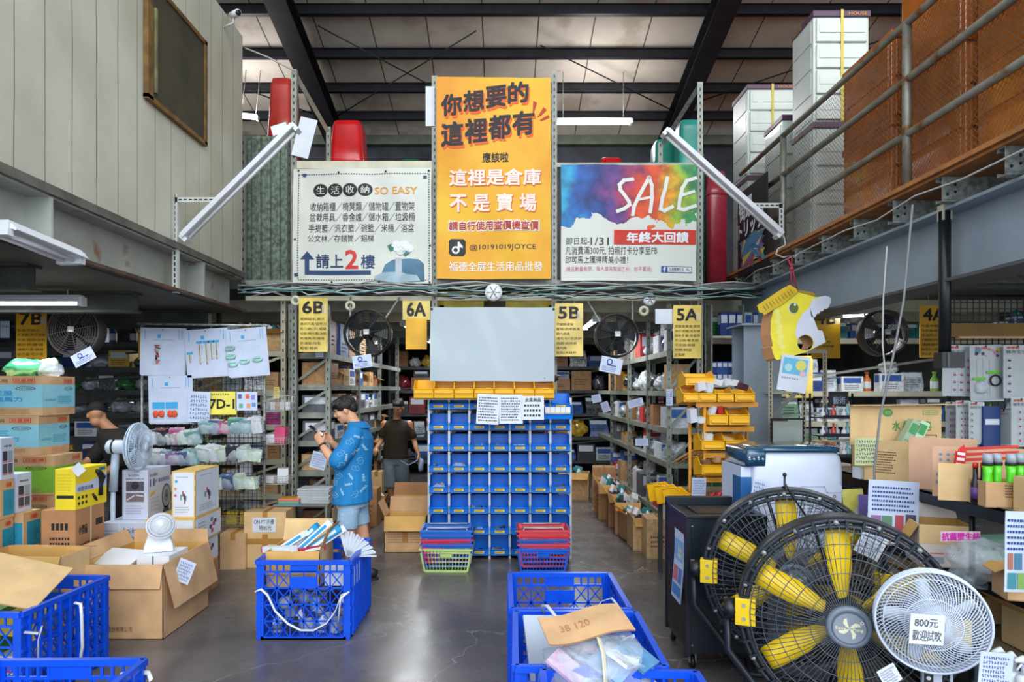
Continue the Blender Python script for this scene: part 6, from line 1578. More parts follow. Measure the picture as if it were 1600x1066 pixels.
for i, (x, z, an) in enumerate(spots):
 a = R(an); ca, sa = math.cos(a), math.sin(a)
 def place(lx, lz):
  X_ = x + lx * ca - lz * sa; Z_ = z + lx * sa + lz * ca
  h = bv.ray_cast(Vector((X_, -.6, Z_)), Vector((0, 1, 0)))
  return (h[0] + Vector((0, -.003, 0))) if h[0] else None
 if i % 3 == 0 or i % 5 == 2:
  q = [place(a_ * .072 - .036, b_ * .02 - .01) for a_, b_ in vs_]
  if all(q): g.add(q, fs_, PRT)
 else:   # little dog doodle outline
  dd = [(-.03, -.015), (-.034, .012), (-.022, .028), (-.012, .014), (.004, .016), (.014, .03), (.022, .012), (.03, -.005), (.02, -.02), (.005, -.012), (-.01, -.024), (-.02, -.008)]
  q = [place(*p_) for p_ in dd]
  if all(q): g.tube(q, .0018, PRT, 4, closed=True)
  q = [place(*p_) for p_ in ((-.008, 0), (-.002, .004), (.006, -.002))]
  if all(q): g.tube(q, .0016, PRT, 4)
g.build('shirt_print', M1)
DN = mat('denim_pale', '9dbfd8', .85, var=.08, scale=14, bump=.3, bscale=60)
g = G(); g.loft([er((-.005, 0, .72), .14, .185), er((0, 0, .86), .135, .175)], DN)
for s_, kx in ((-1, -.03), (1, .045)): g.tube([(-.0, s_ * .09, .82), (kx * .6 - .01, s_ * .10, .66), (kx - .01, s_ * .105, .525)], [(.105, .10), (.1, .095), (.098, .088)], DN, 18)
g.build('shorts', M1, remesh=.009)
for s_, kx in ((-1, -.03), (1, .05)): shoe(M1, (kx + .06, s_ * .1, .08), (-1, s_ * .15, 0), mat('shoe_dark', '1c2026', .5, var=.05))
g = G(); lw = Vector(LW); d_ = (Vector(LW) - Vector((-.19, -.20, 1.22))).normalized()
g.ring(lw - d_ * .01, d_, .031, .009, mat('bracelet_brown', '4a2c24', .4, var=.1), 18, 8); g.build('bracelet', M1)
t = thing('smartphone', 'black smartphone held in both hands by the person in the blue shirt', 'phone', (mx - .335, my - .07, 1.425), rot=(R(10), R(-52), R(-8)))
g = G(); g.box(-.005, .004, -.038, .038, -.078, .078, BLACKP); g.build('phone_body', t, bev=.004)
g = G(); g.box(.004, .0055, -.034, .034, -.072, .072, mat('phone_screen', '1c2430', .08, var=0)); g.build('screen', t)

# ---- man with the trolley
mx, my = -1.57, 10.0
M2 = thing('person', 'person with glasses in dark brown T-shirt and grey shorts walking up aisle 6', 'person', (mx, my, 0))
hM = Matrix.Translation((.03, -.05, 1.535)) @ Matrix.Rotation(R(-14), 4, 'Z') @ Matrix.Rotation(R(24), 4, 'X')
g = G(); head_geo(g, hM, SKIN2)
g.tube([(0, 0, 1.30), (.005, 0, 1.40), (.02, -.02, 1.48)], [(.08, .075), (.056, .055), (.054, .054)], SKIN2, 14)
g.loft([er((-.02, 0, .84), .15, .11), er((-.02, 0, .95), .145, .105), er((-.01, 0, 1.08), .15, .11), er((0, 0, 1.22), .175, .115), er((0, 0, 1.31), .165, .085), er((0, 0, 1.36), .08, .06)], SKIN2)
limb(g, [(-.185, 0, 1.30), (-.235, .02, 1.06)], [.055, .04], SKIN2); limb(g, [(-.235, .02, 1.06), (-.26, -.08, .99), (-.275, -.17, .96)], [.041, .036, .026], SKIN2)
limb(g, [(.185, 0, 1.30), (.255, .02, 1.05)], [.055, .04], SKIN2); limb(g, [(.255, .02, 1.05), (.29, -.05, .95), (.335, -.09, .85)], [.041, .036, .026], SKIN2)
hand_geo(g, (-.275, -.17, .96), (-.1, -.6, -.5), (1, 0, 0), (0, .4, -.9), SKIN2, .8)
hand_geo(g, (.335, -.09, .85), (.25, -.1, -1), (-.3, -.9, 0), (-1, .1, 0), SKIN2, .6)
limb(g, [(-.1, 0, .85), (-.09, -.10, .46), (-.08, -.03, .28), (-.07, .02, .09)], [.09, .06, .055, .036], SKIN2, 14); foot_geo(g, (-.07, .02, .08), (-.1, -1, 0), SKIN2)
limb(g, [(.07, 0, .85), (.09, .02, .46), (.10, .10, .28), (.11, .2, .12)], [.09, .06, .055, .036], SKIN2, 14); foot_geo(g, (.11, .2, .1), (.1, -1, 0), SKIN2)
g.build('body', M2, remesh=.009)
face_bits(M2, hM, True)
g = G(); g.M = hM; g.ell((0, .024, .05), (.084, .102, .085), mat('dark_grey_hair', '1c1a18', .6, var=.3, scale=60, bump=.5, bscale=80), 18, 12); g.ell((0, .07, .0), (.07, .05, .065), MATS['dark_grey_hair'], 14, 10); g.ell((0, -.04, .09), (.066, .045, .03), MATS['dark_grey_hair'], 14, 8)
for i in range(26):
 a = i * 2.4; rr_ = .03 + .05 * ((i * 7) % 10) / 10; x_, y_ = rr_ * math.cos(a), .02 + rr_ * math.sin(a) * 1.1
 g.tube([(x_ * .8, y_ * .8, .10), (x_ * 1.1, y_ * 1.1, .128 - rr_ * .25), (x_ * 1.3, y_ * 1.25 - .01, .11 - rr_ * .5)], [.016, .013, .006], MATS['dark_grey_hair'], 6)
g.build('hair', M2, remesh=.007)
TS = mat('tshirt_dark_brown', '2e2418', .9, var=.1, bump=.2, bscale=8)
g = G(); g.loft([er((-.02, 0, .785), .195, .145, 24), er((-.02, 0, .9), .185, .14, 24), er((-.01, 0, 1.05), .18, .14, 24), er((0, 0, 1.2), .185, .135, 24), er((0, 0, 1.28), .18, .11, 24), er((0, 0, 1.345), .12, .085, 24), er((0, 0, 1.37), .075, .06, 24)], TS)
limb(g, [(-.15, 0, 1.285), (-.215, .01, 1.14)], [.06, .066], TS); limb(g, [(.15, 0, 1.285), (.232, .01, 1.13)], [.06, .066], TS)
g.build('tshirt', M2, remesh=.011)
GS = mat('shorts_grey_blue', '66737c', .85, var=.08, scale=8, bump=.3, bscale=10)
g = G(); g.loft([er((-.02, 0, .70), .18, .125), er((-.02, 0, .84), .16, .115)], GS)
g.tube([(-.1, 0, .78), (-.10, -.06, .58), (-.10, -.10, .36)], [.108, .108, .105], GS, 16); g.tube([(.065, 0, .78), (.085, .01, .52), (.095, .045, .33)], [.108, .106, .102], GS, 16)
g.build('shorts', M2, remesh=.011)
for an, d_ in (((-.07, .02, .08), (-.1, -1, 0)), ((.11, .2, .08), (.1, -1, 0))):
 g = G(); a = Vector(an); d = Vector(d_).normalized(); sdv = Vector((-d.y, d.x, 0)); g.tube([a - d * .07 + Vector((0, 0, -.068)), a + d * .06 + Vector((0, 0, -.068)), a + d * .2 + Vector((0, 0, -.068))], [(.034, .012), (.045, .012), (.036, .012)], BLACKP, 12, sq=sdv)
 for k in (.02, .08, .13): g.tube([a + d * k - sdv * .048 + Vector((0, 0, -.065)), a + d * k + Vector((0, 0, .012 - k * .2)), a + d * k + sdv * .048 + Vector((0, 0, -.065))], (.008, .003), BLACKP, 6)
 g.build('sandal', M2)
g = G(); g.tube([(px(626, 9.8), 9.8, pz(720, 9.8)), (px(638, 9.75), 9.75, pz(727, 9.75)), (px(648, 9.8), 9.8, pz(722, 9.8)), (mx + .36, my - .11, .80)], .006, mat('strap_blue_white', '8fa4d8', .4, var=0), 6)
one(g, 'packing_strap', 'pale blue packing strap hanging from the hand of the person in aisle 6', 'strap')
g = G(); g.blob((0, 0, 0), (.045, .04, .10), mat('bag_pale_blue', 'a9b8e0', .3, var=.1), .5, 3); one(g, 'plastic_bag', 'small crumpled pale blue bag held by the person in aisle 6', 'bag', loc=(mx + .37, my - .10, .70))
# trolley
t = thing('hand_trolley', 'dark blue hand trolley with a kraft carton, pushed up aisle 6', 'trolley', (mx - .25, 9.72, 0))
g = G(); g.box(-.18, .2, -.12, .35, .17, .20, mat('trolley_blue', '24425c', .4, .2, var=.05)); g.build('deck', t)
g = G(); g.tube([(-.12, .34, .2), (-.12, .34, .92), (.1, .34, .92), (.1, .34, .2)], .014, BLACKM, 8); g.build('handle', t)
for x in (-.13, .15):
 for y in (-.08, .3): g = G(); g.cyl((x - .02, y, .082), (x + .02, y, .082), .08, BLACKP, 18); g.cyl((x - .022, y, .082), (x + .022, y, .082), .04, GALV, 12); g.build('wheel', t)
carton('cardboard_box', 'tall yellowish kraft carton standing on the hand trolley', (mx - .24, 9.74, .202), .16, .2, .43, KRAFT2)

# ---- bent person at the left
mx, my = -3.86, 6.75
M3 = thing('person', 'person in black cap and dark brown shirt bending behind the pedestal fan', 'person', (mx, my, 0))
hM = Matrix.Translation((-.17, -.08, 1.55)) @ Matrix.Rotation(R(-150), 4, 'Z') @ Matrix.Rotation(R(38), 4, 'X')
g = G(); head_geo(g, hM, SKIN2)
g.tube([(.0, 0, 1.33), (-.08, -.03, 1.42), (-.14, -.06, 1.5)], [.075, .06, .058], SKIN2, 12)
g.loft([er((.10, .05, .9), .14, .16), er((.1, .03, 1.05), .15, .17), er((.05, 0, 1.22), .18, .17), er((-.02, 0, 1.36), .13, .15)], SKIN2)
limb(g, [(.12, -.15, 1.3), (.16, -.3, 1.07), (-.02, -.38, .98)], [.055, .042, .03], SKIN2); limb(g, [(-.16, .1, 1.3), (-.28, -.05, 1.08), (-.3, -.25, 1.0)], [.055, .042, .03], SKIN2)
hand_geo(g, (-.02, -.38, .98), (-1, -.2, -.1), (0, .2, 1), (0, .8, -.2), SKIN2, .5); hand_geo(g, (-.3, -.25, 1.0), (-.5, -1, -.1), (1, 0, .3), (.3, 0, -1), SKIN2, .5)
for s_ in (-1, 1): limb(g, [(.1 + s_ * .08, .06, .9), (.1 + s_ * .1, -.02, .48), (.12 + s_ * .1, .08, .09)], [.1, .065, .04], SKIN2)
g.build('body', M3, remesh=.011)
g = G(); g.M = hM; g.ell((0, .02, .05), (.086, .104, .082), mat('cap_black', '1a1a1c', .85, var=.1), 18, 12); g.tube([(0, -.06, .055), (0, -.15, .045)], [(.075, .008), (.06, .005)], MATS['cap_black'], 12, sq=(1, 0, 0)); g.build('cap', M3)
TB = mat('shirt_black_brown', '231d19', .9, var=.1)
g = G(); g.loft([er((.11, .05, .84), .19, .19), er((.11, .04, 1.0), .2, .2), er((.08, .0, 1.2), .225, .2), er((0, 0, 1.34), .2, .17), er((-.06, -.02, 1.42), .10, .1)], TB)
limb(g, [(.1, -.13, 1.3), (.15, -.26, 1.12)], [.09, .075], TB); limb(g, [(-.14, .1, 1.3), (-.25, -.0, 1.12)], [.09, .075], TB); g.build('shirt', M3, remesh=.013)
g = G(); g.loft([er((.1, .05, .78), .17, .15), er((.1, .05, .9), .16, .15)], TB)
for s_ in (-1, 1): g.tube([(.1 + s_ * .08, .06, .85), (.1 + s_ * .1, -.02, .48), (.12 + s_ * .1, .07, .1)], [.105, .08, .07], TB, 14)
g.build('trousers', M3, remesh=.013)
for s_ in (-1, 1): shoe(M3, (.12 + s_ * .1, .08, .08), (-.4, -1, 0), MATS['shoe_dark'])
# ================================================================== RIGHT SIDE
# ---- yellow bins rack
Y = 6.3
OR = mat('rack_orange_paint', 'dd9a32', .45, .1, var=.08)
t = thing('orange_rack', 'narrow orange steel rack with tilted yellow bins beside the grey column', 'rack', (0, Y, 0))
for u, yo in ((1078, 0), (1092, -.18), (1167, 0)):
 g = G(); g.cyl((px(u, Y), yo, 0), (px(u, Y), yo, pz(628, Y)), .016, OR, 8); g.build('post', t)
lv = [(628, 1078, 1172), (665, 1092, 1166), (705, 1092, 1160), (742, 1092, 1160)]
for v, u0, u1 in lv:
 g = G(); g.box(px(u0, Y), px(u1, Y), -.18, .1, pz(v, Y) - .03, pz(v, Y) - .015, OR); g.box(px(u0, Y), px(u1, Y), -.2, -.18, pz(v, Y) - .045, pz(v, Y), OR); g.build('shelf', t)
def ybin(u0, v0, u1, v1, Yb, label, rx=R(-8), rz=0, D=.26):
 W_ = (u1 - u0) * Yb / F; H_ = (v1 - v0) * Yb / F
 tt = thing('yellow_bin', label, 'bin', (px((u0 + u1) / 2, Yb), Yb, pz(v1, Yb)), rot=(rx, 0, rz))
 bin_mesh(W_, D, H_, BINY, .5).build('bin_body', tt); g = G(); g.box(-W_ * .4, W_ * .4, -.022, -.016, H_ * .1, H_ * .25, BINY); g.build('label_ledge', tt); return tt
Yb = 6.05
ybin(1071, 577, 1117, 602, 6.12, 'yellow bin at the very top of the orange rack')
for i, (u0, u1) in enumerate(((1068, 1092), (1092, 1120), (1121, 1147), (1148, 1180))): ybin(u0, 603, u1, 628, Yb, 'yellow bin on the top shelf of the orange rack, %s from the left' % ORD[i])
for i, (u0, v0, u1, v1) in enumerate(((1108, 634, 1138, 664), (1139, 634, 1172, 664))): ybin(u0, v0, u1, v1, Yb, 'yellow bin on the second shelf of the orange rack, %s one' % ('aisle-side', 'column-side')[i])
for i, (u0, v0, u1, v1) in enumerate(((1096, 676, 1133, 703), (1134, 675, 1166, 703))): ybin(u0, v0, u1, v1, Yb, 'yellow bin on the third shelf of the orange rack, %s one' % ('aisle-side', 'column-side')[i])
for i, (u0, v0, u1, v1) in enumerate(((1096, 713, 1132, 742), (1133, 713, 1166, 742))): ybin(u0, v0, u1, v1, Yb, 'yellow bin on the lowest shelf of the orange rack, %s one' % ('aisle-side', 'column-side')[i])
for i in range(3): ybin(1046 + i * 13, 752 + i * 4, 1060 + i * 13, 780 + i * 4, 6.4 - i * .12, 'yellow bin lying low beside the orange rack, %s of three' % ORD[i], R(-12), R(40))
g = G(); g.box(px(1078, 6.42), px(1160, 6.42), 6.42, 6.75, pz(786, 6.42), pz(768, 6.42), MATS['board_edge']); g.box(px(1040, 6.3), px(1095, 6.3), 6.22, 6.7, pz(788, 6.3) - .02, pz(788, 6.3), RACK)
for x_, y_ in ((px(1046, 6.3), 6.26), (px(1160, 6.42), 6.45), (px(1160, 6.42), 6.72), (px(1046, 6.3), 6.66)): g.box(x_ - .02, x_ + .02, y_ - .02, y_ + .02, 0, .8, RACKD)
one(g, 'low_table', 'low grey metal stand under the orange rack bins', 'stand')
for i, (u, v, w_, h_, c_, nm_) in enumerate(((1100, 603, 14, 14, 'e4e8ee', 'white'), (1114, 605, 10, 16, 'dfe6f0', 'white'), (1128, 597, 12, 9, 'e4e8ee', 'flat white'), (1142, 597, 12, 9, 'dfe4ea', 'flat white'), (1154, 598, 10, 9, 'e9e9ec', 'flat white'), (1166, 604, 18, 10, '4c2a34', 'dark red'), (1087, 650, 12, 22, 'dfe3f0', 'tall white'), (1101, 657, 10, 9, 'e4e8ee', 'small white'), (1119, 642, 8, 14, 'e0e4ea', 'upright white'), (1130, 641, 8, 13, 'c8303a', 'red'), (1112, 684, 13, 11, 'e6e8ec', 'square white'), (1144, 688, 14, 7, 'd8b88a', 'kraft'), (1108, 724, 12, 8, '8a6a52', 'brown'), (1126, 719, 10, 10, 'c9a27a', 'tan'), (1146, 722, 12, 8, 'b08a62', 'tan'))):
 g = G(); s_ = 5.98 / F; g.cbox((0, 0, 0), (w_ * s_, .06, h_ * s_), col(c_), (.2, .2 * ((i % 3) - 1), .3)); one(g, 'small_carton', nm_ + ' small carton in the orange rack bins, ' + ORD[i] + ' from the top', 'carton', loc=(px(u, 6.0), 6.12, pz(v, 6.0)))
note(1092, 761, 22, 28, 5.95, R(2), 'small printed notice tied to the orange rack post', PAPERB, 4, logo=False)
# spray cans near the black cooler
for i, (u, v, an, c_) in enumerate(((1138, 760, -25, '3a8a5a'), (1152, 756, -25, '9aa4b0'), (1142, 778, -20, '2f8a7a'), (1155, 775, -20, 'b8c0cc'), (1166, 770, -20, '5a6a7a'), (1118, 782, 30, 'c8344a'), (1106, 785, 30, 'c02c3a'), (1126, 790, 30, 'e0e0e4'), (1160, 792, -18, 'c8ccd4'))):
 g = G(); g.lathe([(.024, -.09), (.026, -.085), (.026, .07), (.02, .085), (.012, .088), (.012, .11)], mat('can_' + c_, c_, .25, .3, var=.05), 14); g.lathe([(.0265, -.03), (.0265, .02)], PAPER, 14)
 one(g, 'spray_can', {'3a8a5a': 'green', '9aa4b0': 'silver', '2f8a7a': 'teal', 'b8c0cc': 'pale silver', '5a6a7a': 'dark grey', 'c8344a': 'pinkish red', 'c02c3a': 'red', 'e0e0e4': 'white', 'c8ccd4': 'clear'}[c_] + ' spray can leaning beside the orange rack', 'spray can', loc=(px(u, 5.85), 5.85, pz(v, 5.85)), rot=(R(15), R(an), 0))
g = G(); g.box(px(1095, 5.9), px(1182, 5.9), 5.72, 6.0, pz(800, 5.9) - .5, pz(800, 5.9), KRAFT3); one(g, 'cardboard_box', 'brown carton under the leaning spray cans', 'carton')

# ---- black air cooler on castors
t = thing('air_cooler', 'black metal air cooler on castors with a blue poster on its flank', 'air cooler', (1.19, 4.32, 0))
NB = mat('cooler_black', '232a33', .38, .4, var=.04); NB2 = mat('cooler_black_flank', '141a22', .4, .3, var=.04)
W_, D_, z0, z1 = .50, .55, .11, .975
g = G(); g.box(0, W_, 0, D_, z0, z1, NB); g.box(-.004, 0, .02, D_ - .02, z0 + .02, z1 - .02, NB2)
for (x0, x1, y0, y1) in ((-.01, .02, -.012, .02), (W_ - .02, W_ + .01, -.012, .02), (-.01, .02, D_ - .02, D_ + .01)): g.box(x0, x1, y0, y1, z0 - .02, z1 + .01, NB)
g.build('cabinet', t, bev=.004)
g = G(); g.box(-.01, W_ + .01, -.012, .05, z1, z1 + .02, NB); g.box(-.01, .04, .05, D_, z1, z1 + .02, NB); g.box(W_ - .04, W_ + .01, .05, D_, z1, z1 + .02, NB); g.box(-.01, W_ + .01, D_ - .05, D_ + .01, z1, z1 + .06, NB); g.build('top_frame', t, bev=.003)
g = G(); g.box(.1, .42, .12, .42, z1 + .001, z1 + .012, BLACKP); g.build('lid', t)
g = G()
for r_ in range(12):
 z = z1 - .12 - r_ * .055
 for k in range(9):
  if 3 < r_ < 8 and False: continue
  g.disc(ffront(0), .14 + k * .038, z, .008, INK if r_ < 4 or k < 2 or k > 6 else col('b08a4a'), .002, n=6)
for z in (z0 + .05, z1 - .05):
 for x in (.03, W_ - .03): g.disc(ffront(0), x, z, .006, GALV, .003, n=8)
g.build('perforation', t)
g = G(); HON = mat('honeycomb_brown', '3c3428', .7, var=.2, scale=30)
g.box(-.007, -.004, .06, D_ - .06, z0 + .04, z0 + .45, HON)
for i in range(10):
 for j in range(8): g.rect(fleft(-.007), -(.09 + i * .042) - .014, z0 + .07 + j * .048, -(.09 + i * .042) + .014, z0 + .10 + j * .048, INK, .001)
g.build('filter_pad', t)
g = G(); g.warp = lambda p: Vector((p.x - .015 * math.sin((p.z) * 6), p.y, p.z))
sheet(g, fleft(-.02), -.30, .40, -.06, .86, PAPERB, 6, 12)
for (y0, zz0, y1, zz1, c_) in ((-.28, .66, -.08, .8, '7fb0e0'), (-.28, .52, -.18, .62, 'c86a7a'), (-.16, .52, -.08, .62, '5a7ac0'), (-.28, .43, -.08, .5, '4a86d0'), (-.2, .68, -.1, .76, 'e0d890')): g.rect(fleft(-.02), y0, zz0, y1, zz1, col(c_), .003)
o = tag(g.build('poster', loc=t.location), 'blue and white curling poster hung on the black air cooler flank', 'poster')
for (x, y) in ((.04, .03), (W_ - .04, .03), (.04, D_ - .03), (W_ - .04, D_ - .03)):
 g = G(); g.cyl((x - .014, y + .015, .041), (x + .014, y + .015, .041), .04, BLACKP, 18); g.cyl((x - .016, y + .015, .041), (x + .016, y + .015, .041), .018, GALV, 10); g.box(x - .022, x - .016, y - .01, y + .03, .04, .11, GALV); g.box(x + .016, x + .022, y - .01, y + .03, .04, .11, GALV); g.build('castor', t)

# ---- white and blue evaporative cooler
t = thing('air_cooler', 'white evaporative cooler with dark blue glossy top', 'air cooler', (1.72, 4.6, 0))
CWp = mat('cooler_white', 'd3dcf2', .35, var=.02); CBl = mat('cooler_blue_top', '1d4a66', .15, var=.04, coat=.6)
g = G()
def rrect(x0, x1, y0, y1, z, rad=.04, n=5):
 out = []
 for (cx, cy, a0) in ((x1 - rad, y0 + rad, -90), (x1 - rad, y1 - rad, 0), (x0 + rad, y1 - rad, 90), (x0 + rad, y0 + rad, 180)):
  for k in range(n): a = R(a0 + 90 * k / (n - 1)); out.append(Vector((cx + rad * math.cos(a), cy + rad * math.sin(a), z)))
 return out
g.loft([rrect(.0, .62, 0, .5, .05), rrect(0, .62, 0, .5, 1.28), rrect(.01, .61, .01, .49, 1.34), rrect(.06, .58, .02, .47, 1.385)], CWp); g.build('housing', t)
g = G(); g.loft([rrect(.05, .60, -.005, .5, 1.375), rrect(.05, .60, -.005, .5, 1.40), rrect(.09, .58, .02, .48, 1.415)], CBl); g.loft([rrect(-.055, .09, -.002, .45, 1.28, .02), rrect(-.05, .09, -.002, .45, 1.37, .02), rrect(-.04, .08, .01, .44, 1.40, .02)], CBl); g.build('top_cover', t)
g = G(); fr = ffront(-.004)
for k in range(4): g.disc(fr, -.03 + k * .03, 1.34 - .01 * (k % 2), .007, PAPER, .002, n=10); g.rect(fr, -.035 + k * .03, 1.325, -.02 + k * .03, 1.329, PAPER, .002)
g.build('control_panel', t)
g = G(); fr = ffront(0)
g.rect(fr, .22, .72, .60, 1.15, CWp, .006); g.line(fr, [(.22, 1.10), (.30, 1.10), (.32, 1.14), (.48, 1.14), (.50, 1.10), (.60, 1.10)], .006, col('b4bed4'), .008)
for i in range(6):
 for j in range(5): g.rect(fr, .25 + i * .055, 1.03 - j * .022, .295 + i * .055, 1.04 - j * .022, col('8a93a8'), .008)
for x in (.27, .55): g.disc(fr, x, 1.075, .012, col('7d869a'), .008, r0=.4)
g.build('rear_grille', t)
g = G(); g.box(-.07, .0, .05, .45, .1, 1.27, CWp); g.box(-.075, -.0, .04, .2, .7, 1.2, col('1f5f9c')); g.build('side_duct', t)
note(1185, 770, 22, 42, 4.5, R(12), 'pale leaflet with small pictures hung on the white cooler', PAPERB, 9, logo=False)
g = G(); g.tube([sp(1226, 744, 4.0), sp(1226, 775, 4.0)], .007, BLACKP, 8); g.ell(sp(1226, 742, 4.0), (.013,) * 3, BLACKP, 8, 6); one(g, 'hook', 'small black hook stub standing over the rear industrial fan', 'hook')

# ---- big yellow-bladed industrial fans
def industrial(u, v, Yf, rpx, label, yaw, notes=False, bl0=.3, cs=1):
 R_ = rpx * Yf / F; cz = pz(v, Yf)
 t = thing('industrial_fan', label, 'fan', (px(u, Yf), Yf, 0), yaw)
 DG = mat('fan_drum_dark', '2a3038', .4, .3, var=.05); YB_ = mat('fan_blade_yellow', 'fbd31c', .35, var=.03); c = (0, 0, cz)
 g = G(); g.lathe([(R_ * .955, -.085), (R_ * .985, -.09), (R_, -.08), (R_, .10), (R_ * .96, .11), (R_ * .95, .10), (R_ * .95, -.07)], DG, 64, c=c, axis='Y', shell=True)
 for k in range(40):
  a = 2 * PI * k / 40; ca, sa = math.cos(a), math.sin(a)
  g.bar((R_ * .9 * ca, -.094, cz + R_ * .9 * sa), (R_ * .99 * ca, -.094, cz + R_ * .99 * sa), .012, .03, DG, (0, 1, 0))
 g.ring((0, -.088, cz), (0, 1, 0), R_ * .92, .014, DG, 64, 6); g.build('drum', t)
 for k in range(16):
  g = G(); a = 2 * PI * k / 16 + .1; p_ = Vector((R_ * .965 * math.cos(a), -.108, cz + R_ * .965 * math.sin(a))); g.cyl(p_, p_ + Vector((0, .02, 0)), .012, GALV, 10); g.build('bolt', t)
 
 g = G(); WM = mat('fan_guard_wire', '5d646d', .35, .5, var=0); n_ = 88
 for k in range(n_):
  a = 2 * PI * k / n_; pr = [(.2, -.16), (.45, -.157), (.7, -.142), (.87, -.118), (.94, -.092)]; da = .12
  pts = [(R_ * r_ * math.cos(a + da * (.94 - r_)), y, cz + R_ * r_ * math.sin(a + da * (.94 - r_))) for r_, y in pr]
  for p0, p1 in zip(pts, pts[1:]): g.bar(p0, p1, .003, .003, WM)
 for r_, y in ((.34, -.16), (.50, -.157), (.64, -.150), (.77, -.135), (.88, -.118)): g.ring((0, y, cz), (0, 1, 0), R_ * r_, .0024, WM, 64, 5)
 for a in (0, PI): g.bar((R_ * .2 * math.cos(a), -.155, cz), (R_ * .93 * math.cos(a), -.105, cz), .018, .006, DG, (0, 1, 0))
 g.build('guard', t)
 g = G(); hub = mat('hub_grey_blue', '75808f', .35, .1, var=.02)
 g.lathe([(.001, -.185), (R_ * .15, -.185), (R_ * .165, -.19), (R_ * .195, -.185), (R_ * .20, -.165), (R_ * .19, -.14), (.001, -.14)], hub, 40, c=c, axis='Y')
 fr = ffront(-.187, 0, cz); g.disc(fr, 0, 0, R_ * .152, col('5c6675'), .004, n=36); g.disc(fr, 0, 0, R_ * .14, col('8d96a3', .3), .005, n=36)
 IV = mat('logo_ivory', 'e9e4c4', .5, var=0); q = R_ * .1
 for k in range(4):
  a = k * PI / 2 + .25; ca, sa = math.cos(a), math.sin(a)
  pts = [(0, 0), (.25, .28), (.6, .42), (.95, .25), (1.0, .0), (.55, .05)]
  g.poly(fr, [(q * (x_ * ca - y_ * sa), q * (x_ * sa + y_ * ca)) for x_, y_ in pts], IV, .0065)
 g.text(fr, 'Easy', -q * 1.2, -q * .22, -q * .3, q * .14, IV, off=.007, bold=.03); g.text(fr, 'Pong', q * .25, -q * .3, q * 1.15, q * .1, IV, off=.007, bold=.03); g.disc(fr, q * 1.05, q * .62, q * .16, IV, .0065, r0=.5)
 g.build('hub_cap', t)
 g = G(); g.lathe([(.001, -.13), (R_ * .17, -.12), (R_ * .17, .12), (.001, .13)], DG, 24, c=c, axis='Y')
 for a in (0, PI / 2, PI, 3 * PI / 2): g.bar((0, .1, cz), (R_ * .96 * math.cos(a + .3), .1, cz + R_ * .96 * math.sin(a + .3)), .02, .02, DG)
 g.build('motor', t)
 g = G()
 for k in range(40):
  a = 2 * PI * k / 40; g.bar((R_ * .2 * math.cos(a), .15, cz + R_ * .2 * math.sin(a)), (R_ * .95 * math.cos(a), .11, cz + R_ * .95 * math.sin(a)), .004, .004, WM)
 for r_ in (.4, .6, .8): g.ring((0, .135, cz), (0, 1, 0), R_ * r_, .003, WM, 48, 4)
 g.build('rear_guard', t)
 for k in range(6):
  a = bl0 + k * PI / 3; L_ = 9; vs = []
  ca, sa = math.cos(a), math.sin(a)
  for i in range(L_):
   f = i / (L_ - 1); rr_ = R_ * (.2 + .68 * f); hw = R_ * (.045 + .07 * min(1, f * 2.2)) * (1 if i < L_ - 1 else .92)
   for s_ in (-1, 0, 1):
    lx, lt = rr_, s_ * hw
    vs.append((lx * ca - lt * sa, -.03 - s_ * cs * .022 * (1 - .3 * f) - (.006 if s_ == 0 else 0), cz + lx * sa + lt * ca))
  n0 = len(vs); vs += [(x, y + .004, z) for x, y, z in vs]
  fs = []
  for i in range(L_ - 1):
   for j in range(2):
    q0 = 3 * i + j; fs += [(q0, q0 + 1, q0 + 4, q0 + 3), (n0 + q0 + 3, n0 + q0 + 4, n0 + q0 + 1, n0 + q0)]
   fs += [(3 * i, 3 * i + 3, n0 + 3 * i + 3, n0 + 3 * i), (3 * i + 2, n0 + 3 * i + 2, n0 + 3 * i + 5, 3 * i + 5)]
  e = 3 * (L_ - 1); fs += [(e, e + 1, n0 + e + 1, n0 + e), (e + 1, e + 2, n0 + e + 2, n0 + e + 1)]
  g = G(); g.add(vs, fs, YB_, True); g.build('blade', t)
 # yoke and stand
 for s_ in (-1, 1):
  g = G(); x = s_ * (R_ + .012); g.box(min(x, x + s_ * -.10), max(x, x + s_ * -.10), -.115, -.045, cz - .07, cz + .07, mat('bracket_yellow', 'ecc71e', .35, var=.03)); g.disc(ffront(-.115), s_ * (R_ - .03), cz + .035, .01, GALV, .003); g.disc(ffront(-.115), s_ * (R_ - .03), cz - .035, .01, GALV, .003); g.build('bracket', t, bev=.004)
  g = G(); g.cyl((s_ * (R_ + .01), -.06, cz), (s_ * (R_ + .07), -.06, cz), .055, BLACKP, 18); g.build('pivot_knob', t)
 g = G(); bz = .10
 g.tube([(-(R_ + .05), -.03, cz), (-(R_ + .05), -.03, cz - R_ * .45), (-(R_ * .8), -.04, cz - R_ * .82), (-R_ * .55, -.03, bz), (R_ * .55, -.03, bz), (R_ * .8, -.04, cz - R_ * .82), (R_ + .05, -.03, cz - R_ * .45), (R_ + .05, -.03, cz)], .018, DG, 10); g.build('yoke', t)
 for s_ in (-1, 1): g = G(); g.tube([(s_ * R_ * .5, -.2, .055), (s_ * R_ * .5, .3, .055)], .018, DG, 10); g.bar((s_ * R_ * .5, -.03, .05), (s_ * R_ * .5, -.03, bz), .03, .03, DG); g.build('foot', t)
 for s_ in (-1, 1):
  for y in (-.18, .28): g = G(); g.cyl((s_ * R_ * .5 - .015, y, .038), (s_ * R_ * .5 + .015, y, .038), .037, BLACKP, 16); g.build('wheel', t)
 return t
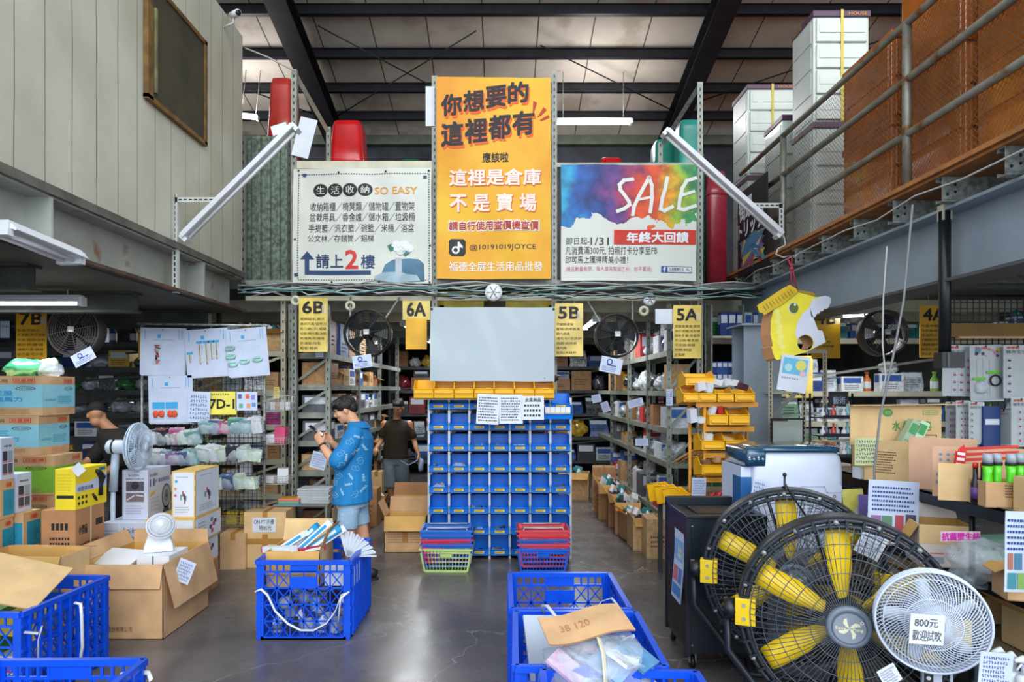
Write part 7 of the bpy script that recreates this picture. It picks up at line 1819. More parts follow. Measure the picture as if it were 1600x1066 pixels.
industrial(1319, 963, 3.42, 157, 'black drum fan with six yellow blades, the front one of the pair', R(-20), bl0=R(-25))
industrial(1237, 897, 3.98, 133, 'black drum fan with six yellow blades, the rear one of the pair', R(-19), bl0=R(-25))
# cable tie lead on the rear fan
g = G(); g.tube([sp(u, v, 3.75) for u, v in ((1222, 763), (1228, 757), (1232, 765), (1240, 778), (1255, 800), (1268, 822))], .006, BLACKP, 6); one(g, 'cable', 'black lead knotted to the top of the rear industrial fan', 'cable')
# ---- white wall-type fan in front
Yw = 3.02
t = thing('pedestal_fan', 'white pedestal fan with swirling grille at the right, price card on it', 'fan', (px(1455, Yw), Yw, 0), R(-24))
cz = pz(970, Yw); WF = mat('fan_white', 'cdd7e8', .35, var=.02); Rw = 78 * Yw / F
g = G(); cage(g, (0, 0, cz), (0, -1, 0), Rw, .07, WF, 72, (.26, .5, .86, 1.0), .0021, 1.1)
for k in range(72): a = 2 * PI * k / 72; g.bar((Rw * math.cos(a), -.03, cz + Rw * math.sin(a)), (Rw * math.cos(a + .05), .03, cz + Rw * math.sin(a + .05)), .005, .005, WF)
for y in (-.03, .03): g.ring((0, y, cz), (0, 1, 0), Rw, .006, WF, 56, 6)
g.build('cage', t)
g = G(); g.lathe([(.001, -.085), (.035, -.082), (.043, -.07), (.04, -.05), (.001, -.05)], WF, 24, c=(0, 0, cz), axis='Y'); g.build('hub', t)
blades(t, (0, 0.0, cz), (0, -1, 0), Rw * .9, 5, mat('fan_blade_pale', 'd9e0ea', .3, var=.02), .4, .1, .95, .35, .6)
g = G(); g.tube([(0, .05, cz), (0, .16, cz)], [.07, .05], WF, 18); g.build('motor_housing', t)
g = G(); g.box(-.03, .045, .02, .08, cz - Rw - .14, cz - Rw + .01, WF); g.cyl((.0, .06, .02), (.0, .06, cz - Rw), .018, WF, 12); g.cyl((.085, .05, .03), (.085, .05, cz - Rw + .04), .006, WF, 8); g.build('pole', t)
g = G(); g.box(-.025, .01, .012, .02, cz - Rw - .12, cz - Rw - .02, BLACKP)
for k in range(3): g.disc(ffront(.012), -.008, cz - Rw - .04 - k * .03, .009, WF, .003)
g.build('control_strip', t)
g = G(); g.lathe([(.2, 0), (.2, .02), (.05, .045), (.001, .05)], WF, 28, c=(0, .06, 0)); g.build('base', t)
g = G(); W_, H_ = .15, .13; g.box(-W_ / 2, W_ / 2, 0, .002, -H_ / 2, H_ / 2, PAPER); g.text(ffront(0), '800元', -W_ * .38, H_ * .08, W_ * .3, H_ * .36, dk, off=.003); g.text(ffront(0), '歡迎試吹', -W_ * .42, -H_ * .38, W_ * .42, -H_ * .02, dk, off=.003)
one(g, 'price_card', 'handwritten price card clipped on the white fan grille', 'card', loc=(px(1452, 2.9), 2.915, pz(986, 2.9)), rot=(0, R(4), 0))
note(1390, 1056, 30, 30, 3.05, R(-30), 'white slip with pink writing at the foot of the front industrial fan', PAPER, 3, logo=False)
note(1362, 850, 42, 44, 3.70, R(28), 'tilted blue-headed leaflet stuck between the two industrial fans', PAPER, 11, logo=False)

# ---- black shelving on the right
SHB = mat('shelf_black', '10151c', .35, .2, var=.04)
t = thing('shelving_unit', 'black metal shelving with three long shelves running along the shop side', 'shelving', (0, 0, 0))
ZS = (1.205, .812, .455)
for i, z in enumerate(ZS):
 g = G(); g.box(2.5, 3.25, 2.3, 5.25, z - .012, z, mat('shelf_board', '8a7a68', .7, var=.1)); g.box(2.5, 2.515, 2.3, 5.25, z - (.075 if i == 0 else .06), z + .003, SHB); g.build('shelf', t)
g = G(); g.box(2.5, 3.25, 2.3, 5.25, .08, .10, SHB); g.build('shelf', t)
for x in (2.53, 3.22):
 for y in (2.4, 3.62, 5.2):
  if x < 3 and y == 2.4: continue
  g = G(); g.cyl((x, y, 0), (x, y, 1.19), .014, SHB, 8); g.build('post', t)
def on(u, v, z):   # where the sight line of a pixel meets a shelf board
 Yq = (EYE - z) * F / (v - HV); return px(u, Yq), Yq
# top shelf
z = ZS[0]
open_carton('cardboard_box', 'open yellow kraft soap box with green characters, back of the top shelf', (2.80, 4.72, z), .52, .34, .22, KRAFT2, R(0), (None, None, None, None))
t = bpy.data.objects['cardboard_box'] if False else None
g = G(); W_, H_ = .41, .26; fr = ffront(0); g.box(-W_ / 2 - .2, W_ / 2, 0, .008, -H_ / 2, H_ / 2, KRAFT2)
GI = mat('soap_green_ink', '3f9a4a', .7, var=0)
for i, ch in enumerate('水晶肥皂'): g.text(fr, ch, -.125 + i * .07, -.035, -.125 + i * .07 + .052, .03, GI, bold=.02, off=.002)
g.disc(fr, -.155, .085, .034, GI, .002, ry=.027); g.text(fr, '天然', -.175, .073, -.135, .098, KRAFT2, off=.004)
g.rect(fr, .08, .07, .18, .1, GI, .002); g.rect(fr, .083, .073, .177, .097, KRAFT2, .0025); g.text(fr, '水晶肥皂食品', .088, .078, .172, .092, GI, off=.003)
g.line(fr, [(.05, -.085), (.17, -.085), (.17, -.065), (.05, -.065), (.05, -.085)], .005, BRI)
g.bar((-W_ / 2 - .22, -.03, H_ / 2 + .005), (W_ / 2 + .08, -.03, H_ / 2 + .012), .08, .005, KRAFT2, (0, 0, 1))
one(g, 'soap_carton_panel', 'raised yellow kraft panel with green soap characters and a round green seal', 'carton', loc=(2.735, 4.50, 1.565))
open_carton('cardboard_box', 'tilted kraft box holding long green film boxes on the top shelf', (2.62, 4.42, z), .34, .30, .27, KRAFT2, R(-52), (None, None, None, None), prints=lambda g, W, D, H: (g.lines(ffront(-D / 2), -W * .3, H * .2, W * .1, H * .75, 9, BRI, seed=3)))
for i, (u, v, an, c_) in enumerate(((1423, 700, 26, 'b9e0bb'), (1408, 698, 28, 'a3b79a'))):
 g = G(); g.box(-.03, .03, -.03, .03, -.19, .19, mat('box_' + c_, c_, .4, var=.03)); g.rect(ffront(-.03), -.022, .1, .022, .17, col('3f9a5a'), .001); g.lines(ffront(-.03), -.02, -.15, .02, .06, 9, col('6aa070'), off=.001)
 one(g, 'film_box', ('pale green', 'greyish green')[i] + ' long cling film box standing in the tilted kraft box', 'box', loc=(px(u, 4.42), 4.42, pz(v, 4.42)), rot=(0, R(an), 0))
for i, (u, c_) in enumerate(((1358, '4fb52a'), (1372, '3f9f25'))):
 g = G(); g.blob((0, 0, .07), (.055, .03, .085), mat('wrap_' + c_, c_, .2, var=.06, coat=.5), .12, i); g.rect(ffront(-.033), -.03, .03, .03, .07, YEL, .002); g.disc(ffront(-.033), -.02, .11, .015, PAPER, .002)
 one(g, 'soap_packet', 'shiny green packet standing before the soap box, %s of two' % ORD[i], 'packet', loc=(px(u, 4.5), 4.52 + .05 * i, 1.30))
g = G(); sheet(g, ffront(0), -.09, -.09, .09, .09, mat('paper_yellow_green', 'c8d39a', .6, var=.06, scale=9), 4, 4); g.lines(ffront(0), -.08, -.08, .08, .08, 6, INKB, seed=5, hand=True)
one(g, 'paper_notice', 'yellowish handwritten sheet hanging before the green packets', 'paper notice', loc=(px(1357, 4.4), 4.4, pz(706, 4.4)), rot=(0, 0, 0))
g = G(); g.box(-.07, .07, 0, .1, 0, .075, WHITE); one(g, 'white_carton', 'white carton under the yellowish sheet on the top shelf', 'carton', loc=(px(1360, 4.5), 4.5, z))
PKC = mat('kraft_pinkish', 'd3a88a', .8, var=.05)
g = G(); g.warp = lambda p: Vector((p.x, p.y + .01 * math.sin(p.x * 14), p.z)); sheet(g, ffront(0), -.17, 0, .17, .31, PKC, 8, 6, .006); one(g, 'cardboard_sheet', 'plain pinkish cardboard panel on the top shelf, propped upright', 'cardboard', loc=(px(1465, 4.02), 3.98, z + .002), rot=(R(-4), 0, R(-38)))
g = G(); fr = ffront(0); sheet(g, fr, -.19, 0, .24, .28, PKC, 4, 4, .006)
for k in range(6): g.disc(fr, -.15 + (k % 3) * .035, .235 - (k // 3) * .03, .009, col('4f93a8'), .002, n=5)
for k in range(3): g.poly(fr, [(-.06 + .0 * k, .20 + k * .03), (.2, .225 + k * .03), (.2, .24 + k * .03), (-.06, .215 + k * .03)], RED, .002)
g.text(fr, 'S', -.17, .07, -.11, .14, col('3f93a8'), bold=.04); g.disc(fr, -.15, .03, .012, RED, .002, n=5)
one(g, 'printed_carton_panel', 'cardboard panel with red stripes, blue stars and a blue letter, standing on the top shelf', 'cardboard', loc=(px(1517, 3.7), 3.68, z + .002), rot=(R(-3), 0, R(-30)))
g = G(); sheet(g, ffront(0), -.085, 0, .085, .2, KRAFT2, 4, 4, .005); one(g, 'cardboard_sheet', 'small kraft flap in front of the striped panel', 'cardboard', loc=(px(1505, 3.55), 3.6, z + .002), rot=(0, 0, R(-25)))
g = G(); g.poly(ffront(0), [(-.03, 0), (0, .02), (.03, 0), (.03, .12), (.01, .16), (-.02, .13)], RED, 0); g.poly(frame((0, .003, 0), (-1, 0, 0), (0, 0, 1)), [(-.03, 0), (.03, 0), (.03, .12), (-.03, .12)], RED, 0)
for k in range(3): g.rect(ffront(0), -.02, .04 + .03 * k, .022, .055 + .03 * k, PAPER, .002)
one(g, 'hang_tag', 'red and white ribbon tag hanging between the cardboard panels', 'tag', loc=(px(1471, 3.8), 3.66, pz(735, 3.8)), rot=(0, R(8), 0))
for i, u in enumerate((1524, 1536)):
 tt = thing('sauce_bottle', 'slim dark bottle with red cap before the striped panel, %s of two' % ORD[i], 'bottle', (px(u, 3.5), 3.5, z + .002))
 g = G(); g.lathe([(.022, 0), (.022, .11), (.012, .14), (.011, .19)], mat('bottle_dark', '1c1420', .15, var=.05), 14); g.build('bottle_body', tt); g = G(); g.lathe([(.013, .19), (.013, .215), (.001, .216)], RED, 12); g.build('cap', tt)
 g = G(); g.lathe([(.0225, .03), (.0225, .09)], col('5a3a7a'), 14); g.build('label', tt)
open_carton('cardboard_box', 'kraft box with tape at the front holding bright green spray bottles', (px(1574, 3.42) + .04, 3.46, z), .30, .16, .13, KRAFT, R(-10), (None, None, None, None), prints=lambda g, W, D, H: (g.rect(ffront(-D / 2), -.03, 0, .0, H, TAPE, .001), g.lines(ffront(-D / 2), -.06, .05, .03, .12, 5, BRI, seed=2), g.text(ffront(-D / 2), '105元', .04, .03, .11, .09, KRAFT3)))
LG = mat('spray_green', '59d61c', .2, var=.04, coat=.5)
for i, u in enumerate((1552, 1571, 1589, 1607)):
 tt = thing('spray_bottle', 'bright green spray bottle with grey cap in the taped kraft box, %s in the row' % ORD[i], 'bottle', (px(u, 3.4), 3.44 + .02 * (i % 2), z + .02))
 g = G(); g.lathe([(.026, 0), (.03, .03), (.022, .1), (.02, .15), (.024, .19)], LG, 14); g.build('bottle_body', tt); g = G(); g.lathe([(.026, .19), (.026, .205)], INK, 14); g.lathe([(.024, .205), (.021, .25), (.001, .252)], mat('cap_grey', 'aab4bf', .2, var=.02, alpha=.9), 14); g.build('cap', tt)
carton('cardboard_box', 'pale kraft box end at the right picture edge on the top shelf', (px(1612, 3.3), 3.25, z), .12, .18, .17, KRAFT2, R(0))
# more kraft things behind the green-bottle box
carton('cardboard_box', 'grey printed carton lying behind the pinkish cardboard panel', (2.98, 4.1, z), .36, .2, .22, col('8d8a90'), R(0))
# middle shelf
z = ZS[1]
printed(1358, 752, 1434, 850, 3.95, 'large paper notice with product photos hanging from the top shelf edge', 6, INKB, 9, PAPERB, rz=R(3), pics=[(.06, .2, .2, .24, '8a6a9a'), (.28, .2, .2, .24, '5a8a6a'), (.54, .22, .16, .24, 'b04a5a'), (.74, .22, .2, .26, '4a4858'), (.06, .03, .2, .15, '5a7a9a'), (.28, .03, .2, .15, 'c9a05a'), (.54, .03, .18, .16, 'c85a6a'), (.78, .03, .12, .16, '7a3a4a')])
printed(1569, 800, 1612, 925, 3.05, 'tall paper notice with product photos at the right picture edge', 6, INKB, 19, PAPERB, rz=R(3), pics=[(.1, .28, .2, .2, 'a86a5a'), (.36, .28, .3, .2, '4a7a9a'), (.1, .04, .35, .2, '3f8a9a'), (.5, .04, .3, .2, '7fae5a')])
open_carton('cardboard_box', 'white and kraft box with magenta characters on the middle shelf', (px(1492, 3.72), 3.86, z), .27, .26, .235, mat('carton_whitewashed', 'd8cdc4', .7, var=.04), R(-16), (None, 20, 150, None), fl=.35,
 prints=lambda g, W, D, H: (g.rect(ffront(-D / 2), -W / 2, H * .55, W / 2, H, KRAFT2, .001), g.rect(ffront(-D / 2), -W * .3, H * .1, -W * .05, H * .25, MATS['grey_ink'], .002), g.lines(ffront(-D / 2), -W * .3, H * .3, W * .3, H * .36, 1, RED)))
g = G(); MG = mat('magenta_ink', 'd020a8', .5, var=0); fr = ffront(0)
sheet(g, fr, -.105, -.026, .105, .026, mat('label_pinkish', 'e6c9d8', .5, var=.02), 4, 2); g.text(fr, '抗菌壁生紡', -.1, -.021, .1, .021, MG, bold=.04, off=.003)
one(g, 'shelf_label', 'pink strip label reading 抗菌壁生紡 in front of the white and kraft box', 'label', loc=(px(1503, 3.55), 3.56, pz(839, 3.55)), rot=(0, 0, 0))
for i, (u, v, w_, h_, Yg, c_, nm_) in enumerate(((1450, 800, 40, 70, 4.15, 'd4c42a', 'yellow and white'), (1478, 800, 60, 22, 4.1, 'b8c83a', 'lime striped'), (1436, 840, 14, 60, 4.1, '2a5a6a', 'dark teal'), (1326, 765, 30, 70, 4.6, 'd8cf5a', 'yellowish'), (1345, 760, 24, 66, 4.5, '6a5a9a', 'violet'), (1372, 775, 24, 66, 4.3, 'c9cfa0', 'pale green'), (1540, 815, 60, 40, 3.9, '6fb08a', 'green bagged'), (1560, 800, 30, 30, 3.95, '5a4a8a', 'dark blue bagged'))):
 Hh = h_ * Yg / F; g = G(); g.cbox((0, 0, Hh / 2), (w_ * Yg / F, .05, Hh), mat('wrap_' + c_, c_, .2, var=.12, scale=8, coat=.5), (R(-10), R(6 * ((i % 3) - 1)), R(-20))); g.rect(frame((0, -.04, 0), (1, 0, 0), (0, 0, 1)), -.02, Hh * .4, .02, Hh * .6, PAPER, .002)
 one(g, 'cleaning_packet', nm_ + ' packet standing on the middle shelf behind the notice and label', 'packet', loc=(px(u, Yg) + .04, Yg, z + .003))
g = G(); g.blob((0, 0, .07), (.18, .12, .12), CLEAR, .45, 8, 22, 14, 2.6); one(g, 'plastic_bag', 'large crumpled clear bag spilling over the middle shelf edge', 'bag', loc=(px(1540, 3.5), 3.52, z + .01))
rr = random.Random(8)
for i in range(12):
 c_ = ('7fc0e8', 'e88ab8', 'c86aa0', 'a0d0f0', 'd8c8f0', 'e0a8c8')[i % 6]; g = G(); g.ell((0, 0, .014), (.018, .015, .014), mat('wrap_' + c_, c_, .2, var=.05, coat=.6), 10, 8)
 one(g, 'sponge', {'7fc0e8': 'sky blue', 'e88ab8': 'pink', 'c86aa0': 'magenta', 'a0d0f0': 'pale blue', 'd8c8f0': 'lilac', 'e0a8c8': 'rose'}[c_] + ' small ball-shaped sponge by the clear bag, ' + ('lower' if i < 6 else 'upper') + ' layer', 'sponge', loc=(px(1540 + (i % 6) * 5, 3.35) + .05, 3.30 + .03 * (i % 3), z + .002 + (.025 if i >= 6 else 0)))
open_carton('cardboard_box', 'small half-open kraft box at the right end of the middle shelf', (px(1566, 3.25) + .02, 3.22, z), .10, .16, .15, KRAFT, R(-15), (130, None, 120, None))
# lower shelf
z = ZS[2]
for i, (u, Yg) in enumerate(((1565, 3.02), (1583, 2.97), (1601, 2.92))):
 tt = thing('pump_bottle', 'white trigger bottle with blue label on the lower shelf, ' + ('nearest the white fan', 'middle one with orange label', 'at the picture edge')[i], 'bottle', (px(u, Yg), Yg, z + .002))
 g = G(); g.lathe([(.034, 0), (.036, .01), (.036, .085), (.03, .1), (.015, .105)], WHITE, 18); g.build('bottle_body', tt)
 g = G(); g.lathe([(.0365, .02), (.0365, .045)], col('2a7ab8' if i != 1 else 'f09a2a'), 18); g.build('label', tt)
 g = G(); g.cyl((0, 0, .1), (0, 0, .15), .014, FROST, 12); g.tube([(.01, 0, .15), (-.01, 0, .175), (-.045, 0, .165)], [.016, .017, .008], mat('trigger_white', 'dfe5ea', .3, var=0), 10); g.tube([(-.012, 0, .155), (-.035, 0, .125)], .005, MATS['trigger_white'], 6); g.build('trigger', tt)
open_carton('cardboard_box', 'torn open kraft carton on the lower shelf behind the trigger bottles', (2.92, 3.45, z), .5, .3, .2, KRAFT2, R(0), (None, 15, 60, None))
open_carton('cardboard_box', 'long kraft carton on the lower shelf behind the white fan', (2.85, 4.1, z), .5, .5, .16, KRAFT2, R(0), (None, 30, 60, None))
carton('cardboard_box', 'grey-blue wrapped parcel on the lower shelf by the white fan', (2.72, 3.25, z), .14, .14, .12, col('8f98a8'), R(20))
for i in range(4):
 g = G(); g.blob((0, 0, .05), (.06, .05, .06), FROST, .3, i); one(g, 'bagged_goods', 'frosted bagged goods at the foot of the shelving, ' + ORD[i] + ' from the camera', 'packet', 'bags at the foot of the shelving', loc=(2.65 + .05 * (i % 2), 2.95 + i * .22, .105))
note(1556, 1046, 52, 52, 2.75, R(5), 'blue-lined handwritten sheet hanging from the lower shelf', PAPERB, 21, logo=False)
# ---- hanging boards and grid wall at the right
Yg = 4.75
t = thing('grid_wall', 'black wire grid wall behind the hanging product boards', 'grid panel', (0, 5.35, 0))
g = G()
for k in range(19): x = 3.55 + k * .05; g.bar((x, 0, 1.0), (x, 0, 2.55), .006, .006, WIREB)
for k in range(32): zz = 1.0 + k * .05; g.bar((3.55, .004, zz), (4.5, .004, zz), .006, .006, WIREB)
g.build('grid', t); g = G(); g.tube([(3.55, 0, 0), (3.55, 0, 2.55), (4.5, 0, 2.55)], .014, BLACKM, 8); g.build('frame', t)
g = G(); g.box(px(1484, 5.1), 4.6, 5.1, 5.12, pz(527, 5.1), pz(505, 5.1), mat('ochre_board', '7a5a1c', .6, var=.08)); g.box(px(1497, 5.1), 4.6, 5.08, 5.13, pz(529, 5.1), pz(526, 5.1), KRAFT)
g.bar((4.0, 5.12, 2.1), (4.0, 5.35, 2.1), .02, .02, BLACKM)
one(g, 'header_board', 'dark ochre header board over the hanging product boards', 'board')
def pboard(u0, v0, u1, v1, Yc, label, kind, seed, rz=0):
 g = G(); W_ = (u1 - u0) * Yc / F; H_ = (v1 - v0) * Yc / F; fr = ffront(0); rr = random.Random(seed)
 g.box(-W_ / 2, W_ / 2, 0, .006, -H_ / 2, H_ / 2, mat('board_grey_white', 'b9bfc2', .5, var=.03)); g.box(-W_ / 2 + .01, W_ / 2 + .015, .008, .014, -H_ / 2 - .01, H_ / 2 - .005, PAPER)
 g.text(fr, ('美學館', '卡通', '美學館')[kind], -W_ * .4, H_ * .42, W_ * .05, H_ * .47, REDS, bold=.02, off=.003)
 if kind == 0 or kind == 2:
  g.text(fr, '城市文字', -W_ * .42, H_ * .33, W_ * .3, H_ * .4, dk, off=.003)
  cols_ = 3 if kind == 0 else 1
  for i in range(cols_):
   for j in range(5):
    x = W_ * (.4 - i * .24) if kind == 0 else -W_ * .3; y = H_ * (.2 - j * .15)
    g.rect(fr, x - W_ * .1, y - H_ * .055, x + W_ * .09, y + H_ * .055, FROST, .004); g.disc(fr, x, y, W_ * .06, col('a0464a' if kind == 0 else '3a3440'), .005, n=8, ry=H_ * .025); g.disc(fr, x, y + H_ * .025, W_ * .035, col('c8a09a'), .006, n=8)
 else:
  for (x, y, r_, c_) in ((-.25, .4, .07, '4a86a8'), (-.3, .34, .04, '3a3030'), (-.1, .34, .04, '4a4040'), (.1, .42, .03, 'c86a6a'), (.2, .4, .03, 'd88a6a'), (.38, .4, .05, 'd0c83a'), (.3, .36, .05, 'c87ab0'), (.35, .3, .035, '7a3a4a'), (0, .3, .015, 'b08a3a')): g.disc(fr, W_ * x, H_ * y, W_ * r_ * 1.4, col(c_), .003, n=9)
  for k in range(4): g.line(fr, [(W_ * (-.3 + k * .2), H_ * .24), (W_ * (-.3 + k * .2), -H_ * .45)], .002, MATS['grey_ink'])
  for (x, y) in ((.2, 0), (-.25, -.12)):
   g.rect(fr, W_ * (x - .2), H_ * (y - .025), W_ * (x + .2), H_ * (y + .03), col('66c22a'), .012)
  g.ring((W_ * .25, -.012, -H_ * .15), (0, 1, 0), W_ * .16, .006, INK, 20, 6); g.blob((-W_ * .2, -.02, -H_ * .27), (W_ * .22, .02, H_ * .12), CLEAR, .4, 3)
 g.disc(fr, 0, H_ * .47, .008, INK)
 return one(g, 'product_board', label, 'product board', loc=(px((u0 + u1) / 2, Yc), Yc, pz((v0 + v1) / 2, Yc)), rot=(0, rz, 0))
pboard(1473, 539, 1517, 617, 4.9, 'grey-white hanging board with three columns of small red items', 0, 1, R(1))
pboard(1516, 539, 1566, 625, 4.85, 'grey-white hanging board with cartoon-like dots and green topped packets', 1, 2, R(-1))
pboard(1568, 539, 1612, 620, 4.8, 'grey-white hanging board with one column of dark items', 2, 3)
pboard(1478, 628, 1494, 690, 4.9, 'narrow grey board under the three column board', 0, 4); pboard(1494, 626, 1514, 690, 4.8, 'grey board with two columns of blue items, lower row', 0, 5)
pboard(1514, 628, 1536, 692, 4.75, 'lower board with bubble packets beside the blue packets', 2, 6); pboard(1580, 622, 1612, 696, 4.65, 'lower board with red lettered rows at the picture edge', 0, 7)
pboard(1556, 640, 1580, 694, 4.8, 'lower board with green and red packets', 2, 8)
g = G(); g.cbox((0, 0, 0), (.12, .04, .3), col('1f3f7a')); g.rect(ffront(-.021), -.05, .02, .05, .06, PAPER, .001); one(g, 'product_packet', 'navy blue packet hanging between the lower boards', 'packet', loc=(px(1547, 4.75), 4.75, pz(668, 4.75)))
# ---- dinosaur mask
Yd = 5.8
t = thing('dinosaur_mask', 'yellow cardboard dinosaur head mask hanging from the mezzanine on a red string', 'mask', (px(1240, Yd), Yd, pz(505, Yd)))
sc = Yd / F
def D(u, v): return ((u - 1240) * sc, (505 - v) * sc)
def slabp(g, pts, m, y, th=.006, inn=None):
 n = len(pts); vs = [(x, y, z) for x, z in pts] + [(x, y + th, z) for x, z in pts]
 g.add(vs, [tuple(range(n))[::-1] if False else tuple(range(n)), tuple(range(2 * n - 1, n - 1, -1))] + [(i, n + i, n + (i + 1) % n, (i + 1) % n) for i in range(n)], m)
def Z(x, y): return D(1160 + x / 5.333, 440 + y / 5.333)
YM = mat('mask_yellow', 'f0e03a', .5, var=.06, scale=5); YM2 = mat('mask_yellow_pale', 'f2e878', .5, var=.05); WM_ = mat('mask_white', 'd8dcea', .5, var=.03); YDk = mat('mask_ochre', 'd8b41e', .5, var=.08, scale=6)
outline = [(460, 90), (540, 110), (620, 130), (690, 118), (725, 140), (735, 175), (720, 215), (700, 228), (680, 226), (672, 246), (652, 246), (640, 268), (622, 268), (606, 296), (590, 300), (630, 405), (665, 410), (695, 505), (590, 560), (510, 595), (290, 655), (270, 640), (240, 545), (255, 535), (235, 440), (238, 330), (262, 230), (320, 150), (390, 105)]
slab_pts = [Z(*p_) for p_ in outline]
g = G()
hole = [Z(524 + 66 * math.cos(2 * PI * k / 24), 512 + 66 * math.sin(2 * PI * k / 24)) for k in range(24)]
# face with a round hole: cut in two polygons joined around the hole
def holed(g, outer, inner, m, y, th=.006):
 n, k = len(outer), len(inner)
 bm = bmesh.new(); vo = [bm.verts.new((x, y, z)) for x, z in outer]; vi = [bm.verts.new((x, y, z)) for x, z in inner]
 es = [bm.edges.new((vo[i], vo[(i + 1) % n])) for i in range(n)] + [bm.edges.new((vi[i], vi[(i + 1) % k])) for i in range(k)]
 bmesh.ops.triangle_fill(bm, edges=es, use_beauty=True)
 bm.verts.index_update(); vs = [v.co.copy() for v in bm.verts]; fs = [tuple(v.index for v in f.verts) for f in bm.faces]; bm.free()
 g.add(vs, fs, m); g.add([v + Vector((0, th, 0)) for v in vs], [f[::-1] for f in fs], KRAFT3)
 for ring_ in (outer, inner):
  q = len(ring_); g.add([(x, y, z) for x, z in ring_] + [(x, y + th, z) for x, z in ring_], [(i, (i + 1) % q, q + (i + 1) % q, q + i) for i in range(q)], m)
holed(g, slab_pts, hole, YM, 0)
fr = ffront(0)
def whole_poly(pts, m, off): g.poly(fr, [Z(*p_) for p_ in pts], m, off)
whole_poly([(735, 140), (735, 178), (705, 228), (680, 226), (672, 246), (652, 246), (640, 268), (622, 268), (606, 296), (575, 296), (560, 210), (580, 150), (690, 118), (725, 128)][::-1], WM_, .002)
whole_poly([(590, 300), (560, 215), (500, 270), (455, 350), (440, 430), (450, 480), (480, 460), (524, 440), (570, 455), (592, 490), (596, 520), (580, 560), (695, 505), (665, 410), (630, 405)], WM_, .002)
for k in range(8): g.disc(fr, *Z(285 + (k % 2) * 12 + k * 5, 250 + k * 42), 26 / 5.333 * sc, YM2, .0015 + .0001 * k, n=14)
g.disc(fr, *Z(424, 222), 42 / 5.333 * sc, WM_, .003, ry=48 / 5.333 * sc); g.disc(fr, *Z(427, 222), 38 / 5.333 * sc, col('5f6a2a'), .004, ry=44 / 5.333 * sc); g.disc(fr, *Z(436, 194), 10 / 5.333 * sc, WHITE, .005, n=12)
g.build('front_face', t)
g = G(); holed(g, [(x - .05, z - .01) for x, z in slab_pts], [(x - .05, z - .01) for x, z in hole], KRAFT3, .09); g.build('rear_face', t)
g = G()
for i, (a, b_) in enumerate(zip(slab_pts[18:28], slab_pts[19:29])):
 g.add([(a[0], .004, a[1]), (b_[0], .004, b_[1]), (b_[0] - .05, .09, b_[1] - .01), (a[0] - .05, .09, a[1] - .01)], [(0, 1, 2, 3)], KRAFT3)
g.build('gusset', t)
g = G(); cr_ = [Z(*p_) for p_ in ((118, 200), (330, 60), (390, 28), (445, 62), (460, 90), (330, 190), (180, 282), (160, 262), (140, 262), (130, 240))]
slabp(g, cr_, YDk, -.012)
for k in range(5): x0, y0 = 170 + k * 50, 205 - k * 30; g.line(ffront(-.012), [Z(x0, y0), Z(x0 + 22, y0 + 32)], .007, col('8a7a1a'), .002); g.line(ffront(-.012), [Z(x0 + 22, y0 - 16), Z(x0 + 44, y0 + 16)], .007, col('8a7a1a'), .002)
slabp(g, [Z(*p_) for p_ in ((455, 62), (540, 75), (610, 90), (630, 115), (560, 118), (460, 90))], mat('mask_ochre_dark', 'a98d2a', .5, var=.05), .03); g.build('crest', t)
g = G(); g.tube([(D(1237, 455)[0], 0, D(1237, 455)[1]), (D(1236, 420)[0], 0, D(1236, 420)[1]), (D(1240, 402)[0], .03, D(1240, 402)[1])], .006, mat('string_red', 'b02a3a', .5, var=0), 6)
g.tube([(D(1246, 456)[0], 0, D(1246, 456)[1]), (D(1239, 422)[0], 0, D(1239, 422)[1]), (D(1232, 403)[0], .02, D(1232, 403)[1])], .006, MATS['string_red'], 6); g.ell((D(1237, 420)[0], 0, D(1237, 420)[1]), (.02,) * 3, MATS['string_red'], 8, 6); g.build('string', t)
g = G(); g.tube([(0, 0, .565), (.06, .02, .61), (.27, .04, .63)], .005, GALV, 6); g.build('hook', t)
g = G(); W_, H_ = 45 * sc, 56 * sc; fr = ffront(0); g.box(-W_ / 2, W_ / 2, 0, .003, -H_ / 2, H_ / 2, PAPER); g.rect(fr, -W_ * .42, -H_ * .02, W_ * .42, H_ * .42, col('6cc0e0'), .002)
g.disc(fr, W_ * .2, H_ * .25, W_ * .18, col('e8e070'), .003); g.disc(fr, -W_ * .22, H_ * .15, W_ * .13, col('b8e4ea'), .003); g.disc(fr, W_ * .3, H_ * .03, W_ * .1, col('f0c0cc'), .003); g.lines(fr, -W_ * .4, -H_ * .2, W_ * .35, -H_ * .08, 1, MATS['grey_ink'])
one(g, 'picture_sheet', 'white sheet with a pale blue picture taped under the dinosaur mask', 'sheet', loc=(px(1241, 5.76), 5.77, pz(584, 5.76)), rot=(0, R(9), 0))
